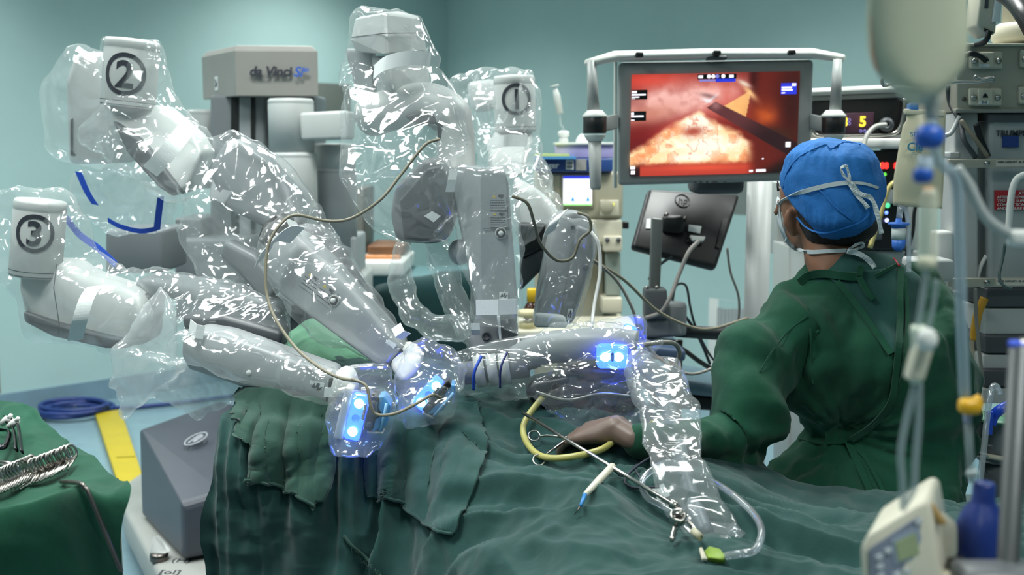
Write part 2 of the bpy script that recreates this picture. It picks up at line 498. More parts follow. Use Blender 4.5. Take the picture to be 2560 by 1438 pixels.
# ---- ventilation grille in the right wall
def grille():
    a = PW(1772, 742, 'R'); t = thing('wall_vent', 'white-framed return-air grille with upright slats low on the wall', 'vent', (a.x, a.y, 0))
    x0, x1, y0, y1 = 1772, 1990, 745, 935
    mb = M(); wall_box(mb, x0 + 20, y0 + 25, x1, y1 - 5, 'R', .001, .006); mb.build('back_plate', mat('vent_shadow', '#77797b', .7), t)
    for (p, q, r, s_) in ((x0, y0, x1, y0 + 26), (x0, y1 - 10, x1, y1 + 18), (x0, y0, x0 + 20, y1 + 10)):
        mb = M(); wall_box(mb, p, q, r, s_, 'R', .001, .03, .004); mb.build('frame_bar', M_WHITE, t)
    for k in range(22):
        x = x0 + 24 + k * 9
        mb = M(); wall_box(mb, x, y0 + 27, x + 4, y1 - 6, 'R', .007, .014); mb.build('slat', mat('vent_slat', '#a6aaab', .5), t)
grille()

# ---- wall cabinets seen between the machines
a = PW(1745, 545, 'R', .3)
mb = M(); wall_box(mb, 1745, 300, 1965, 545, 'R', .002, .3, .01)
mb.build('wall_cabinet', mat('grey_metal_cabinet', '#868c87', .5, var=.04), label='dull grey wall-mounted metal box behind the large monitor', cat='cabinet')
mb = M(); wall_box(mb, 790, 205, 880, 300, 'L', .002, .2, .01)
mb.build('wall_cabinet', mat('olive_metal_cabinet', '#6b716b', .5, var=.04), label='dark olive wall box behind the robot tower', cat='cabinet')

# ================================================================== background beside the robot tower
t = thing('side_counter', 'white counter with a wooden top beyond the robot tower', 'counter', P(940, 900, 5.6))
mb = M(); mb.slab([P(880, 655, 5.6), P(1010, 655, 5.6), P(1010, 690, 5.6), P(880, 690, 5.6)], (0, .6, 0), .01); mb.build('white_ledge', M_WHITE, t)
mb = M(); mb.slab([P(918, 615, 5.9), P(1010, 615, 5.9), P(1010, 636, 5.9), P(918, 636, 5.9)], (0, .4, 0), .005); mb.build('wooden_top', mat('orange_wood', '#6b4528', .5, var=.25, vscale=12, stretch=(1, 1, 8)), t)
mb = M(); mb.slab([P(918, 690, 5.7), P(1200, 690, 5.7), P(1200, 1112, 5.7), P(918, 1112, 5.7)], (0, .5, 0), .01); mb.build('cabinet_body', mat('teal_cabinet', '#4f7478', .6), t)
for (x, y) in ((925, 655), (955, 655), (985, 655)):
    mb = M(); mb.box(P(x, 655, 5.75) + Vector((0, 0, .0185)), (.07, .05, .035), None, .01)
    mb.build('small_box', mat('orange_box', '#c08050', .6), label=f'small orange-brown box on the far white counter, {["left","middle","right"][(x-925)//30]} one of three', cat='box')
t = thing('grey_cabinet', 'tall dark grey equipment cabinet in the gap behind the robot tower', 'cabinet', P(890, 1000, 6.0))
mb = M(); mb.slab([P(868, 470, 6.0), P(912, 470, 6.0), P(912, 1074, 6.0), P(868, 1074, 6.0)], (0, .4, 0), .008); mb.build('body', mat('dark_cabinet', '#595a56', .5), t)
mb = M(); mb.slab([P(884, 480, 5.99), P(909, 480, 5.99), P(909, 612, 5.99), P(884, 612, 5.99)], (0, -.02, 0), .005); mb.build('door', mat('dark_cabinet_door', '#6d6e69', .5), t)
mb = M(); mb.tube([P(900, 700, 5.55), P(905, 800, 5.55)], .012); mb.tube([P(880, 715, 5.55), P(925, 715, 5.55)], .014)
mb.build('rail_clamp', M_DSTEEL, label='dark steel clamp hanging below the far white counter', cat='clamp')
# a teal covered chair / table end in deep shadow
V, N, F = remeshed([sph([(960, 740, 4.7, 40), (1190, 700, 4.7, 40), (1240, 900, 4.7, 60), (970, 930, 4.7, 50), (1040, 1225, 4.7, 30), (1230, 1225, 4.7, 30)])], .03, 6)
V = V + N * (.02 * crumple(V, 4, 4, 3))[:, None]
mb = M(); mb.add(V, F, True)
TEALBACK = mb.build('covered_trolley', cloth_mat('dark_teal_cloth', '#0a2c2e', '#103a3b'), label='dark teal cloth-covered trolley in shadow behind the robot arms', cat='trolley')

# cream counter with bottles behind the vertical arm
t = thing('supply_trolley', 'cream trolley with glass jars below the anaesthesia machine', 'trolley', P(1340, 1000, 4.0))
mb = M(); mb.slab([P(1290, 826, 3.9), P(1600, 826, 3.9), P(1600, 850, 3.9), P(1290, 850, 3.9)], (0, .34, 0), .01); mb.build('tray_top', M_CREAM, t)
for x in (1300, 1590):
    mb = M(); mb.tube([P(x, 845, 4.0), Vector((P(x, 845, 4.0).x, 4.0, .01))], .015); mb.build('leg', M_STEEL, t)
def lathe_at(mb, px, py, Y, prof, n=20):
    """profile in pixels at distance Y, standing upright from (px, py)"""
    s_ = S(Y); mb.lathe([(max(1e-4, r * s_), z * s_) for r, z in prof], P(px, py, Y), None, n); return mb
t = thing('medicine_bottle', 'amber brown glass bottle with a yellow cap on the cream trolley', 'bottle', P(1330, 826, 4.05))
lathe_at(M(), 1331, 822, 4.05, [(20, 0), (22, 4), (22, 52), (16, 64), (12, 68), (12, 74)]).build('glass_body', mat('amber_glass', '#3a1708', .1, var=.1), t)
lathe_at(M(), 1331, 792, 4.05, [(22.6, 0), (22.6, 20)]).build('paper_label', mat('cream_label', '#d8d2a0', .7), t)
lathe_at(M(), 1331, 893 - 143 + 4, 4.05, [(14, 0), (14, 30), (12, 33)]).build('cap', mat('yellow_cap', '#d4ae1e', .45), t)
t = thing('glass_jar', 'squat clear jar with a cream lid in front of the brown bottle', 'jar', P(1318, 828, 3.95))
lathe_at(M(), 1318, 828, 3.95, [(26, 0), (28, 4), (28, 32), (24, 36)]).build('glass_body', plastic_mat('jar_glass', .15, bump=.0), t)
lathe_at(M(), 1318, 790, 3.95, [(25, 0), (26, 2), (26, 12), (22, 15)]).build('lid', mat('cream_lid', '#c9bf97', .5), t)
lathe_at(M(), 1318, 827, 3.95, [(22, 0), (22, 22)]).build('contents', mat('jar_fluid', '#b0a468', .4), t)
mb = M(); lathe_at(mb, 1362, 826, 4.0, [(12, 0), (14, 3), (14, 34), (7, 42), (7, 50)])
mb.build('blue_bottle', M_BLUE, label='small bright blue bottle beside the squat jar', cat='bottle')

# ================================================================== robot tower (patient cart)
ROBOT = thing('surgical_robot', 'grey surgical robot with a lettered tower and four jointed arms wrapped in clear plastic', 'robot', Vector((-.9, 4.5, 0)))
yaw = Matrix.Rotation(math.radians(0), 3, 'Z')
def pillar(name, px0, px1, py0, py1, Y, d, m, bev=.01, parent=ROBOT, label=None, taper=1.):
    mb = M(); mb.slab([P(px0, py0, Y), P(px1, py0, Y), P(px1, py1, Y), P(px0, py1, Y)], (0, d, 0), bev, taper=taper)
    return mb.build(name, m, parent, label=label)
# head box: bevelled top, front face and left flank
Yh = 4.45
fl = P(590, 240, Yh); fr = P(797, 243, Yh + .02); bl = P(507, 247, Yh + .33); 
up = P(590, 127, Yh).z - fl.z
br = fr + (bl - fl)
mb = M()
ring0 = [fl, fr, br, bl]
low = [Vector((p.x, p.y, fl.z)) for p in ring0]
top = [p + Vector((0, 0, up)) for p in low]
cen = sum(low, Vector()) / 4
top2 = [cen + (p - cen) * .9 + Vector((0, 0, up + .022)) for p in low]
mb.hull(low + top + top2)
HEADBOX = mb.build('tower_head', M_WARMG, ROBOT, label='warm grey tower head with printed lettering', bevel=.004)
rt = (fr - fl); rt.z = 0; rt.normalize()
nrm = Vector((rt.y, -rt.x, 0))
q = P(676, 180, Yh) + nrm * .006
text('lettering', 'da Vinci', q, rt, (0, 0, 1), .05, M_INK, HEADBOX, shear=.2, bold=.0022)
text('lettering', 'Si', P(745, 181, Yh) + nrm * .006, rt, (0, 0, 1), .052, M_BINK, HEADBOX, shear=.3, bold=.0012)
text('lettering', 'HD', P(763, 176, Yh) + nrm * .006, rt, (0, 0, 1), .018, M_BINK, HEADBOX, shear=.2, bold=.001)
text('lettering', 'SURGICAL SYSTEM', P(674, 192, Yh) + nrm * .006, rt, (0, 0, 1), .0165, M_INK, HEADBOX)
lt = (fl - bl); lt.z = 0; lt.normalize(); nl = Vector((lt.y, -lt.x, 0))
q = P(543, 228, Yh + .18); q = bl + (fl - bl) * .45; q.z = fl.z + .055
mb = M(); mb.slab([q + lt * a + Vector((0, 0, b)) + nl * .001 for a, b in ((-.018, -.025), (.018, -.025), (.018, .03), (-.018, .03))], nl * .0015)
mb.build('warning_sticker', M_PAPER, HEADBOX)
mb = M(); mb.slab([q + lt * a + Vector((0, 0, b)) + nl * .0035 for a, b in ((-.012, -.01), (-.004, .0), (-.008, .016), (0, .02), (.003, .002), (.012, .008), (.006, -.012))], nl * .001)
mb.build('sticker_print', M_INK, HEADBOX)
# tower
pillar('tower_column', 524, 660, 236, 860, 4.55, .3, M_ROBOT2, .015)
pillar('tower_slot', 577, 598, 243, 700, 4.545, .05, M_BLACK, .002)
pillar('tower_slot', 627, 638, 243, 700, 4.545, .05, M_BLACK, .002)
pillar('tower_slot', 755, 785, 243, 300, 4.62, .05, M_BLACK, .002)
pillar('tower_panel', 598, 627, 243, 700, 4.543, .03, M_ROBOT, .004)
pillar('tower_column', 655, 790, 236, 700, 4.62, .26, M_ROBOT2, .015)
# round-topped setup joints
def joint(px, py0, py1, rpx, Y, m=M_LGREY, cap=True, name='setup_joint'):
    s_ = S(Y); h = (py1 - py0) * s_
    c = P(px, py1, Y)
    mb = M(); mb.lathe([(rpx*s_, 0), (rpx*s_, h - 14*s_), (rpx*s_ * .985, h - 12*s_), (rpx*s_, h - 10*s_), (rpx*s_, h - 5*s_), (rpx*s_*.93, h), (rpx * s_ * .5, h + 1*s_)], c, None, 32)
    return mb.build(name, m, ROBOT)
joint(730, 250, 384, 56, 4.2); joint(736, 382, 620, 60, 4.2); joint(512, 278, 470, 38, 4.7)
mb = M(); mb.slab([P(748, 282, 4.12), P(872, 276, 4.12), P(872, 348, 4.12), P(752, 352, 4.12)], (0, .16, 0), .012); mb.build('setup_link', M_LGREY, ROBOT)
joint(838, 360, 424, 50, 4.35, M_LGREY); joint(842, 420, 640, 52, 4.35, M_ROBOT)
pillar('setup_block', 826, 890, 592, 760, 4.3, .3, M_ROBOT, .012)
pillar('setup_block', 436, 506, 545, 690, 4.4, .3, M_ROBOT2, .012)
pillar('setup_block', 437, 610, 598, 800, 4.3, .3, M_ROBOT2, .014)
pillar('setup_block', 262, 407, 574, 684, 3.9, .3, M_ROBOT2, .014)
pillar('base_ledge', 620, 905, 690, 765, 4.25, .35, M_LGREY, .02)
pillar('base_body', 600, 890, 762, 1260, 4.35, .4, M_DGREY, .02)

# front housing of the base with its oval emblem
mb = M()
a = [P(350, 1070, 4.05), P(545, 1000, 4.35), P(640, 1020, 4.3), P(455, 1262, 3.55), P(560, 1232, 3.62)]
lowp = [Vector((p.x, p.y, .17)) for p in a]
hp = a + lowp + [Vector((P(348, 1100, 4.0).x, 4.0, .17))]
mb.hull(hp)
HOUS = mb.build('base_housing', mat('base_housing_grey', '#484d56', .45, var=.05, bump=.02, bscale=250), ROBOT, label='slate grey base housing with an oval emblem', bevel=.02)
pl = [P(350, 1070, 4.05), P(455, 1262, 3.55), P(560, 1232, 3.62)]
n_ = (pl[1] - pl[0]).cross(pl[2] - pl[0]).normalized()
if n_.z < 0: n_ = -n_
def on_plane(px, py, p0, n, off=.002):
    d = ray(px, py); o = Vector((0, 0, CAMZ)); return o + d * ((p0 + n * off - o).dot(n) / d.dot(n))
ex = (on_plane(515, 1093, pl[0], n_) - on_plane(460, 1110, pl[0], n_)); ey = (on_plane(500, 1088, pl[0], n_) - on_plane(488, 1112, pl[0], n_))
ce = on_plane(490, 1098, pl[0], n_, .012)
# the housing top is a hull: seat the emblem on its surface
mb = M()
ring = [(ce + ex * .5 * math.cos(k * math.pi / 14) + ey * .55 * math.sin(k * math.pi / 14)) for k in range(29)]
mb.tube(ring, .0035, 6, cap=False)
mb.tube(sm([ce + ex * a_ + ey * b_ for a_, b_ in ((-.3, -.25), (-.1, .1), (.1, .3), (.25, .2), (.05, 0), (-.05, -.3), (.2, -.1), (.3, .05))]), .004, 6)
mb.build('emblem', mat('emblem_silver', '#9fa4ab', .35, var=.03), HOUS)
# white platform with a lever
mb = M()
zp = .16
pts = [PZ(300, 1215, zp), PZ(352, 1180, zp), PZ(640, 1180, zp), PZ(640, 1460, zp), PZ(560, 1500, zp), PZ(430, 1500, zp), PZ(310, 1275, zp)]
mb.slab(pts, (0, 0, -.12), .02)
PLAT = mb.build('base_platform', mat('platform_white', '#9c9e9a', .45, var=.04), ROBOT)
t0 = PZ(398, 1400, zp)
mb = M(); mb.lathe([(.03, 0), (.03, .02), (.022, .025)], t0, None, 20); mb.build('lever_hub', M_DSTEEL, ROBOT)
mb = M(); mb.slab([t0 + Vector((-.03, -.012, .025)), t0 + Vector((.025, -.012, .025)), t0 + Vector((.02, .012, .03)), t0 + Vector((-.02, .012, .075))], (.012, .02, 0), .003); mb.build('lever', M_LGREY, ROBOT)
text('lettering', '(H)', PZ(455, 1402, zp) + Vector((0, 0, .001)), (1, -.05, 0), (0, 1, 0), .05, M_INK, PLAT)
text('lettering', '[ol]', PZ(425, 1432, zp) + Vector((0, 0, .001)), (1, -.05, 0), (0, 1, 0), .05, M_INK, PLAT)

# yellow floor plate and cable coil
mb = M()
pts = [PZ(238, 1045, .004), PZ(303, 1036, .004), PZ(368, 1235, .004), PZ(302, 1243, .004)]
mb.slab(pts, (0, 0, .03), .006)
YP = mb.build('cable_ramp', M_YEL, label='flat yellow floor plate beside the robot base', cat='cable ramp')
mb = M(); mb.slab([PZ(290, 1142, .036), PZ(338, 1140, .036), PZ(338.5, 1142, .036), PZ(290.5, 1144.5, .036)], (0, 0, .002)); mb.build('seam', mat('yellow_seam', '#a89a24', .6), YP)
cc = PZ(190, 1030, .02)
mb = M(); pth = []
for k in range(150):
    a_ = k / 150 * 2 * math.pi * 5
    r_ = .18 + .018 * math.sin(k * .37)
    pth.append(cc + Vector((math.cos(a_) * r_ * (1 + .05 * math.sin(k * .11)), math.sin(a_) * r_ * .95, .0 + .016 * (k / 150 * 5 % 3))))
pth += [cc + Vector((.25, .1, 0)), cc + Vector((.5, .22, 0)), cc + Vector((.8, .42, 0))]
mb.tube(sm(pth, 2), .013, 8); mb.build('cable_coil', mat('navy_cable', '#17306e', .4), label='coil of dark blue cable lying on the floor by the wall', cat='cable')
mb = M(); mb.tube(sm([PZ(60, 1035, .012), PZ(110, 1022, .012), PZ(150, 1018, .012), PZ(190, 1016, .02)]), .008, 8)
mb.build('floor_cable', M_GCABLE, label='thin grey cable running along the skirting to the blue coil', cat='cable')
# ================================================================== robot arms
def Q(lst, Y=None):
    """pixel polygon -> world points; entries (px,py) at Y or (px,py,Y)"""
    return [P(a[0], a[1], a[2] if len(a) > 2 else Y) for a in lst]
def slab_part(name, lst, Y, depth, m, parent, bev=.012, label=None, ex=None, taper=1., seg=3):
    mb = M(); mb.slab(Q(lst, Y), ex if ex is not None else (0, depth, 0), bev, seg, taper)
    return mb.build(name, m, parent, label=label)
def digit_mark(arm, ch, c, rt, up, r, size):
    """printed ring with a digit, bent round the cylinder it sits on"""
    rt = Vector(rt).normalized(); up = Vector(up).normalized(); n = rt.cross(up)
    return rt, up, n

def shoulder(px, ptop, pbot, rpx, Y, lean, digit, label, ring_px, ring_c):
    """numbered upright barrel of an arm: body, cap, printed ring and digit wrapped on the curve"""
    s_ = S(Y); R_ = rpx * s_
    base = P(px + lean * .5, pbot, Y); topp = P(px - lean * .5, ptop, Y)
    ax = (topp - base); h = ax.length; rot = frame_rot(ax, (1, 0, 0))
    mb = M(); mb.lathe([(R_*.98, 0), (R_, .004), (R_, h - .03), (R_*.985, h - .028), (R_*.985, h-.025), (R_, h - .023), (R_, h - .008), (R_*.94, h), (R_*.5, h+.003)], base, rot, 40)
    arm = mb.build('robot_arm', M_LGREY, ROBOT, label=label)
    # wrap marks: local angle measured from the side facing the camera
    inv = rot
    def wrap(a, z, off=.0012):
        return base + inv @ Vector((math.sin(a) * (R_ + off), -math.cos(a) * (R_ + off), z))
    # direction: local -y must face the camera
    if (inv @ Vector((0, -1, 0))).y > 0:
        def wrap(a, z, off=.0012):
            return base + inv @ Vector((math.sin(a) * (R_ + off), math.cos(a) * (R_ + off), z))
    zc = h * (pbot - ring_c[1]) / (pbot - ptop); ac = math.asin(max(-.95, min(.95, (ring_c[0] - px) / rpx)))
    ro = ring_px * s_
    mb = M(); vs = []; fs = []; K = 48
    for k in range(K):
        t_ = 2 * math.pi * k / K
        for rr in (ro, ro * .80):
            for off in (.0008, .0022):
                vs.append(wrap(ac + rr * math.cos(t_) / R_, zc + rr * 1.0 * math.sin(t_), off))
    for k in range(K):
        k2 = (k + 1) % K
        a = [k * 4 + i for i in range(4)]; b = [k2 * 4 + i for i in range(4)]
        for (p, q) in ((0, 1), (1, 3), (3, 2), (2, 0)): fs.append((a[p], b[p], b[q], a[q]))
    mb.add(vs, fs, False); mb.build('number_ring', M_INK, arm)
    # digit: text mesh bent onto the barrel
    cu = bpy.data.curves.new('d', 'FONT'); cu.body = digit; cu.size = ro * 1.75; cu.align_x = 'CENTER'; cu.align_y = 'CENTER'; cu.extrude = .0007; cu.offset = ro * .035
    tob = bpy.data.objects.new('tmp_d', cu); COL.objects.link(tob)
    me = bpy.data.meshes.new_from_object(tob.evaluated_get(bpy.context.evaluated_depsgraph_get()))
    bpy.data.objects.remove(tob, do_unlink=True)
    bm = bmesh.new(); bm.from_mesh(me)
    bmesh.ops.subdivide_edges(bm, edges=[e for e in bm.edges if e.calc_length() > ro * .2], cuts=3)
    bmesh.ops.triangulate(bm, faces=bm.faces[:])
    ys = [v.co.y for v in bm.verts]; ym = (max(ys) + min(ys)) / 2
    for v in bm.verts: v.co = wrap(ac + v.co.x / R_, zc + v.co.y - ym, .0015 + v.co.z)
    mb = M(); mb.addbm(bm); mb.build('arm_number', M_INK, arm)
    # seam lines under the printed ring
    for zz in (h * .08, h * .02):
        mb = M(); mb.lathe([(R_ + .0006, zz), (R_ + .0006, zz + .0016)], base, rot, 40, cap=False); mb.build('seam', M_INK, arm)
    return arm
def button(px, py, Y, r, parent, nrm=(0, -1, 0)):
    c = P(px, py, Y); rot = frame_rot(nrm); s_ = r * S(Y)
    mb = M(); mb.lathe([(s_*.45, .0), (s_*.45, .006), (s_, .006), (s_ * 1.02, .002), (s_ * 1.02, 0)], c, rot, 24); mb.build('button_ring', M_BLACK, parent)
    mb = M(); mb.lathe([(s_ * .55, .0), (s_ * .55, .010), (s_ * .4, .014), (.0005, .0145)], c, rot, 20); mb.build('button', M_WHITE, parent)
    mb = M(); mb.lathe([(s_*1.35, -.002), (s_*1.35, .002), (s_*1.02, .0025)], c, rot, 24); mb.build('button_surround', M_LGREY, parent)
def sticker(corners, nrm, parent, lines=3, warn=True, m=None, picto=False):
    """printed warning label: backing, triangle and rows of small print; corners tl, tr, br, bl (world)"""
    n = Vector(nrm).normalized(); tl, tr, br, bl = [Vector(c) for c in corners]
    def at(u, v, o): return (tl * (1-u) * (1-v) + tr * u * (1-v) + br * u * v + bl * (1-u) * v) + n * o
    mb = M(); mb.slab([at(0, 0, .0005), at(1, 0, .0005), at(1, 1, .0005), at(0, 1, .0005)], n * .0006); st = mb.build('warning_label', m or mat('label_grey', '#8f9395', .5), parent)
    mb = M()
    if picto:
        for poly in (((.1, .75), (.35, .15), (.5, .7)), ((.45, .5), (.55, .1), (.72, .12), (.7, .55)), ((.6, .55), (.95, .35), (.75, .8), (.55, .8))):
            mb.slab([at(u, v, .0014) for u, v in poly], n * .0004)
    else:
        mb.slab([at(u, v, .0014) for u, v in ((.55, .05), (.85, .05), (.85, .1), (.73, .1), (.73, .16), (.85, .16), (.85, .2), (.73, .2), (.73, .28), (.67, .28), (.67, .2), (.55, .2))], n * .0004)
        for k in range(lines):
            v = .36 + k * .6 / lines
            x0 = .08; r_ = random.Random(k)
            while x0 < .88:
                w_ = .05 + r_.random() * .05; mb.slab([at(x0, v, .0014), at(x0 + w_, v, .0014), at(x0 + w_, v + .05, .0014), at(x0, v + .05, .0014)], n * .0003); x0 += w_ + .025
    mb.build('small_print', M_INK, parent)
    if warn:
        mb = M(); a, b, c = ((.2, .22), (.4, .22), (.3, .03)) if not picto else ((.7, .95), (.95, .95), (.82, .68))
        mb.slab([at(*a, .0014), at(*b, .0014), at(*c, .0014)], n * .0004); mb.build('warning_triangle', mat('warning_yellow', '#c9b232', .5), parent)
    return st

# ------------------------------------------------ arm 2 (upper left)
A2 = shoulder(326, 100, 268, 66, 3.2, -12, '2', 'left upper robot arm, numbered 2, under clear plastic', 51, (334, 188))
slab_part('rear_housing', [(160, 205), (185, 130), (262, 128), (300, 220), (312, 330), (290, 408), (168, 412)], 3.35, .2, M_LGREY, A2, .02)
slab_part('handle_slot', [(176, 300), (182, 296), (182, 380), (190, 388), (176, 388)], 3.347, .004, M_DGREY, A2, 0, seg=1)
slab_part('upper_link', [(266, 262, 3.2), (398, 262, 3.2), (412, 275, 3.18), (480, 335, 3.08), (505, 380, 3.04), (470, 470, 3.0), (430, 490, 3.0), (400, 465, 3.03), (290, 330, 3.14)], None, .15, M_LGREY, A2, .022)
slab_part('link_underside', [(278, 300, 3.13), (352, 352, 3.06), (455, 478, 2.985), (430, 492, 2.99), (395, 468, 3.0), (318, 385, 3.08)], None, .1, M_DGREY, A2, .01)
slab_part('elbow_link', [(520, 420, 2.95), (560, 350, 2.97), (600, 345, 2.97), (660, 400, 2.9), (735, 480, 2.85), (760, 560, 2.8), (700, 600, 2.8), (640, 560, 2.85), (540, 515, 2.92)], None, .14, M_ROBOT2, A2, .03)
slab_part('elbow_cover', [(590, 350, 2.99), (655, 390, 2.93), (560, 515, 2.9), (520, 500, 2.92), (528, 450, 2.95)], None, .02, M_ROBOT, A2, .01)
slab_part('elbow_joint', [(655, 565, 2.75), (690, 535, 2.75), (725, 550, 2.74), (665, 620, 2.72), (640, 600, 2.72)], None, .12, M_BLACK, A2, .01)
slab_part('rear_bar', [(735, 560, 2.78), (800, 570, 2.78), (862, 630, 2.74), (866, 660, 2.74), (1000, 850, 2.62), (960, 840, 2.62), (740, 610, 2.76)], None, .09, M_DGREY, A2, .014)
slab_part('lower_bar', [(560, 600, 2.85), (640, 640, 2.8), (700, 720, 2.75), (660, 760, 2.76), (600, 690, 2.82), (545, 640, 2.86)], None, .1, M_ROBOT2, A2, .014)
slab_part('forearm', [(652, 640, 2.66), (672, 598, 2.66), (708, 577, 2.66), (752, 588, 2.65), (820, 650, 2.62), (1010, 868, 2.48), (1004, 892, 2.48), (958, 921, 2.48), (930, 908, 2.49), (706, 742, 2.62), (662, 690, 2.65)], None, .12, M_ROBOT, A2, .02)
f0, f1 = P(706, 742, 2.62), P(1010, 868, 2.48)
def fpl(px, py, off):            # point on the forearm's front face
    p0 = P(672, 598, 2.66); p1 = P(1004, 892, 2.48); p2 = P(706, 742, 2.62)
    n = (p1 - p0).cross(p2 - p0).normalized(); n = -n if n.y > 0 else n
    return on_plane(px, py, p0, n, off), n
nf = fpl(800, 720, 0)[1]
def fq(l, off=.001): return [fpl(a, b, off)[0] for a, b in l]
sticker(fq([(768, 674), (804, 700), (790, 745), (748, 712)]), nf, A2)
sticker(fq([(802, 700), (846, 733), (830, 778), (788, 745)]), nf, A2)
mb = M(); mb.tube(fq([(836, 730), (798, 778)], .0006), .0008, 4); mb.build('seam', M_DGREY, A2)
mb = M(); mb.tube(fq([(800, 740), (925, 850), (948, 905)], .0004), .001, 4); mb.build('edge_line', M_DGREY, A2)
c2, _ = fpl(836, 752, .001)
def button_at(c, nrm, r, parent):
    rot = frame_rot(nrm)
    mb = M(); mb.lathe([(r*1.3, 0), (r*1.3, .002), (r*1.02, .003), (r, .001), (r * .6, .001)], c, rot, 24); mb.build('button_surround', M_LGREY, parent)
    mb = M(); mb.lathe([(r*.6, .0005), (r*.6, .004), (r, .004), (r, .0005)], c, rot, 24); mb.build('button_ring', M_BLACK, parent)
    mb = M(); mb.lathe([(r*.58, 0), (r*.58, .008), (r*.4, .011), (.0004, .0115)], c, rot, 20); mb.build('button', M_WHITE, parent)
button_at(c2, nf, .0105, A2)
sticker(fq([(948, 842), (985, 870), (960, 888), (930, 872)]), nf, A2, picto=True, warn=False, m=M_PAPER)
mb = M(); mb.slab(fq([(952, 868), (972, 848), (992, 862), (975, 887)], .003), nf * .0008); mb.build('paper_tape', M_PAPER, A2)
mb = M(); mb.slab(fq([(966, 918), (1005, 872), (1010, 880), (972, 924)], .001), nf * .004); mb.build('end_strip', M_BLACK, A2)
slab_part('wrist_wrap', [(968, 918, 2.47), (1010, 862, 2.48), (1060, 900, 2.44), (1040, 940, 2.42), (1000, 962, 2.42)], None, .11, M_WHITE, A2, .02)
# instrument carriage with glowing blue lamp window
M_GLOW = mat('blue_led_glow', '#2f56ff', .3, var=0, emit=8., ecol='#2448ff')
M_GLOW2 = mat('pale_led_core', '#bfe6ff', .3, var=0, emit=14., ecol='#9fdcff')
M_LBLUE = mat('pale_blue_shell', '#5b9bd2', .4, var=.05)
def carriage(cx, cy, Y, ang, L_, W_, parent):
    """lamp window: glowing plate with two bright lamps and a round button"""
    a = math.radians(ang); s_ = S(Y)
    def at(u, v, o=0.): return P(cx + u * math.cos(a) - v * math.sin(a), cy + u * math.sin(a) + v * math.cos(a), Y) + Vector((0, -o, 0))
    l, w_ = L_ / 2, W_ / 2
    mb = M(); mb.slab([at(-l, -w_), at(l, -w_), at(l, w_), at(-l, w_)], (0, .02, 0), .006); mb.build('lamp_window', M_GLOW, parent, label='glowing blue lamp window')
    for u in (-l * .62, l * .6):
        mb = M(); mb.sphere(at(u, 0, .004), w_ * s_ * .62, (1, .5, 1), 14); mb.build('lamp', M_GLOW2, parent)
    mb = M(); mb.lathe([(w_ * s_ * .5, 0), (w_ * s_ * .5, .006), (w_ * s_ * .42, .006), (w_ * s_ * .42, .004), (.0004, .004)], at(0, 0), frame_rot((0, -1, 0)), 20); mb.build('lamp_button', mat('lamp_button_blue', '#3f78ff', .3, var=0, emit=1.4, ecol='#3a78ff'), parent)
    mb = M(); mb.slab([at(-l * 1.15, w_ * 1.0), at(l * 1.1, w_ * 1.0), at(l * 1.1, w_ * 2.2), at(-l * 1.15, w_ * 2.2)], (0, .05, 0), .006); mb.build('carriage_plate', M_LGREY, parent)
carriage(1072, 985, 2.36, -47, 92, 38, A2)
def instrument(cx, cy, Y, ang, L_, W_, label):
    """detachable instrument housing: pale blue shell with a black face, dials and clips"""
    a = math.radians(ang)
    def at(u, v, o=0.): return P(cx + u * math.cos(a) - v * math.sin(a), cy + u * math.sin(a) + v * math.cos(a), Y) + Vector((0, -o, 0))
    l, w_ = L_ / 2, W_ / 2
    t = thing('surgical_instrument', label, 'instrument', at(0, 0) - Vector((0, 0, .05)), 'blue instrument housings on the arm tips')
    mb = M(); mb.slab([at(-l, -w_ * .1), at(-l * .5, w_ * .9), at(l * .6, w_ * .9), at(l, w_ * .2), at(l * .9, -w_ * .3), at(-l * .9, -w_ * .3)], (0, .055, 0), .008); sh = mb.build('shell', M_LBLUE, t)
    mb = M(); mb.slab([at(-l, -w_ * .95, .004), at(-l * .92, -w_ * .1, .004), at(-l * .25, -w_ * .05, .004), at(-l * .1, w_ * .3, .004), at(l * .15, w_ * .3, .004), at(l * .3, -w_ * .05, .004), at(l * .9, -w_ * .1, .004), at(l, -w_ * .9, .004)], (0, .055, 0), .005); fc = mb.build('black_face', M_BLACK, t)
    for u in (-l * .6, l * .55):
        mb = M(); mb.lathe([(.006, 0), (.006, .003), (.002, .004)], at(u, -w_ * .5, .004), frame_rot((0, -1, 0)), 14); mb.build('dial', M_DGREY, fc)
    mb = M(); mb.tube([at(-l * .8, w_ * .55, .006), at(l * .7, w_ * .55, .006)], .003, 8); mb.build('shell_ridge', mat('pale_blue_ridge', '#86bce6', .4), sh)
    mb = M()
    for k in range(9): mb.sphere(at(-l * .35 + k * l * .09, -w_ * 1.12, .006), .0035, (1, 1, 1), 8)
    ch = mb.build('bead_strip', M_STEEL, t); ch['kind'] = 'stuff'
    mb = M(); mb.slab([at(-l * 1.12, -w_ * .5), at(-l * .98, w_ * .8), at(-l * .9, w_ * .7), at(-l * 1.0, -w_ * .6)], (0, .04, 0), .003); mb.build('clip', M_LGREY, t)
    return t
instrument(1102, 1000, 2.33, -50, 100, 44, 'pale blue and black instrument housing at the tip of arm 2, tilted')

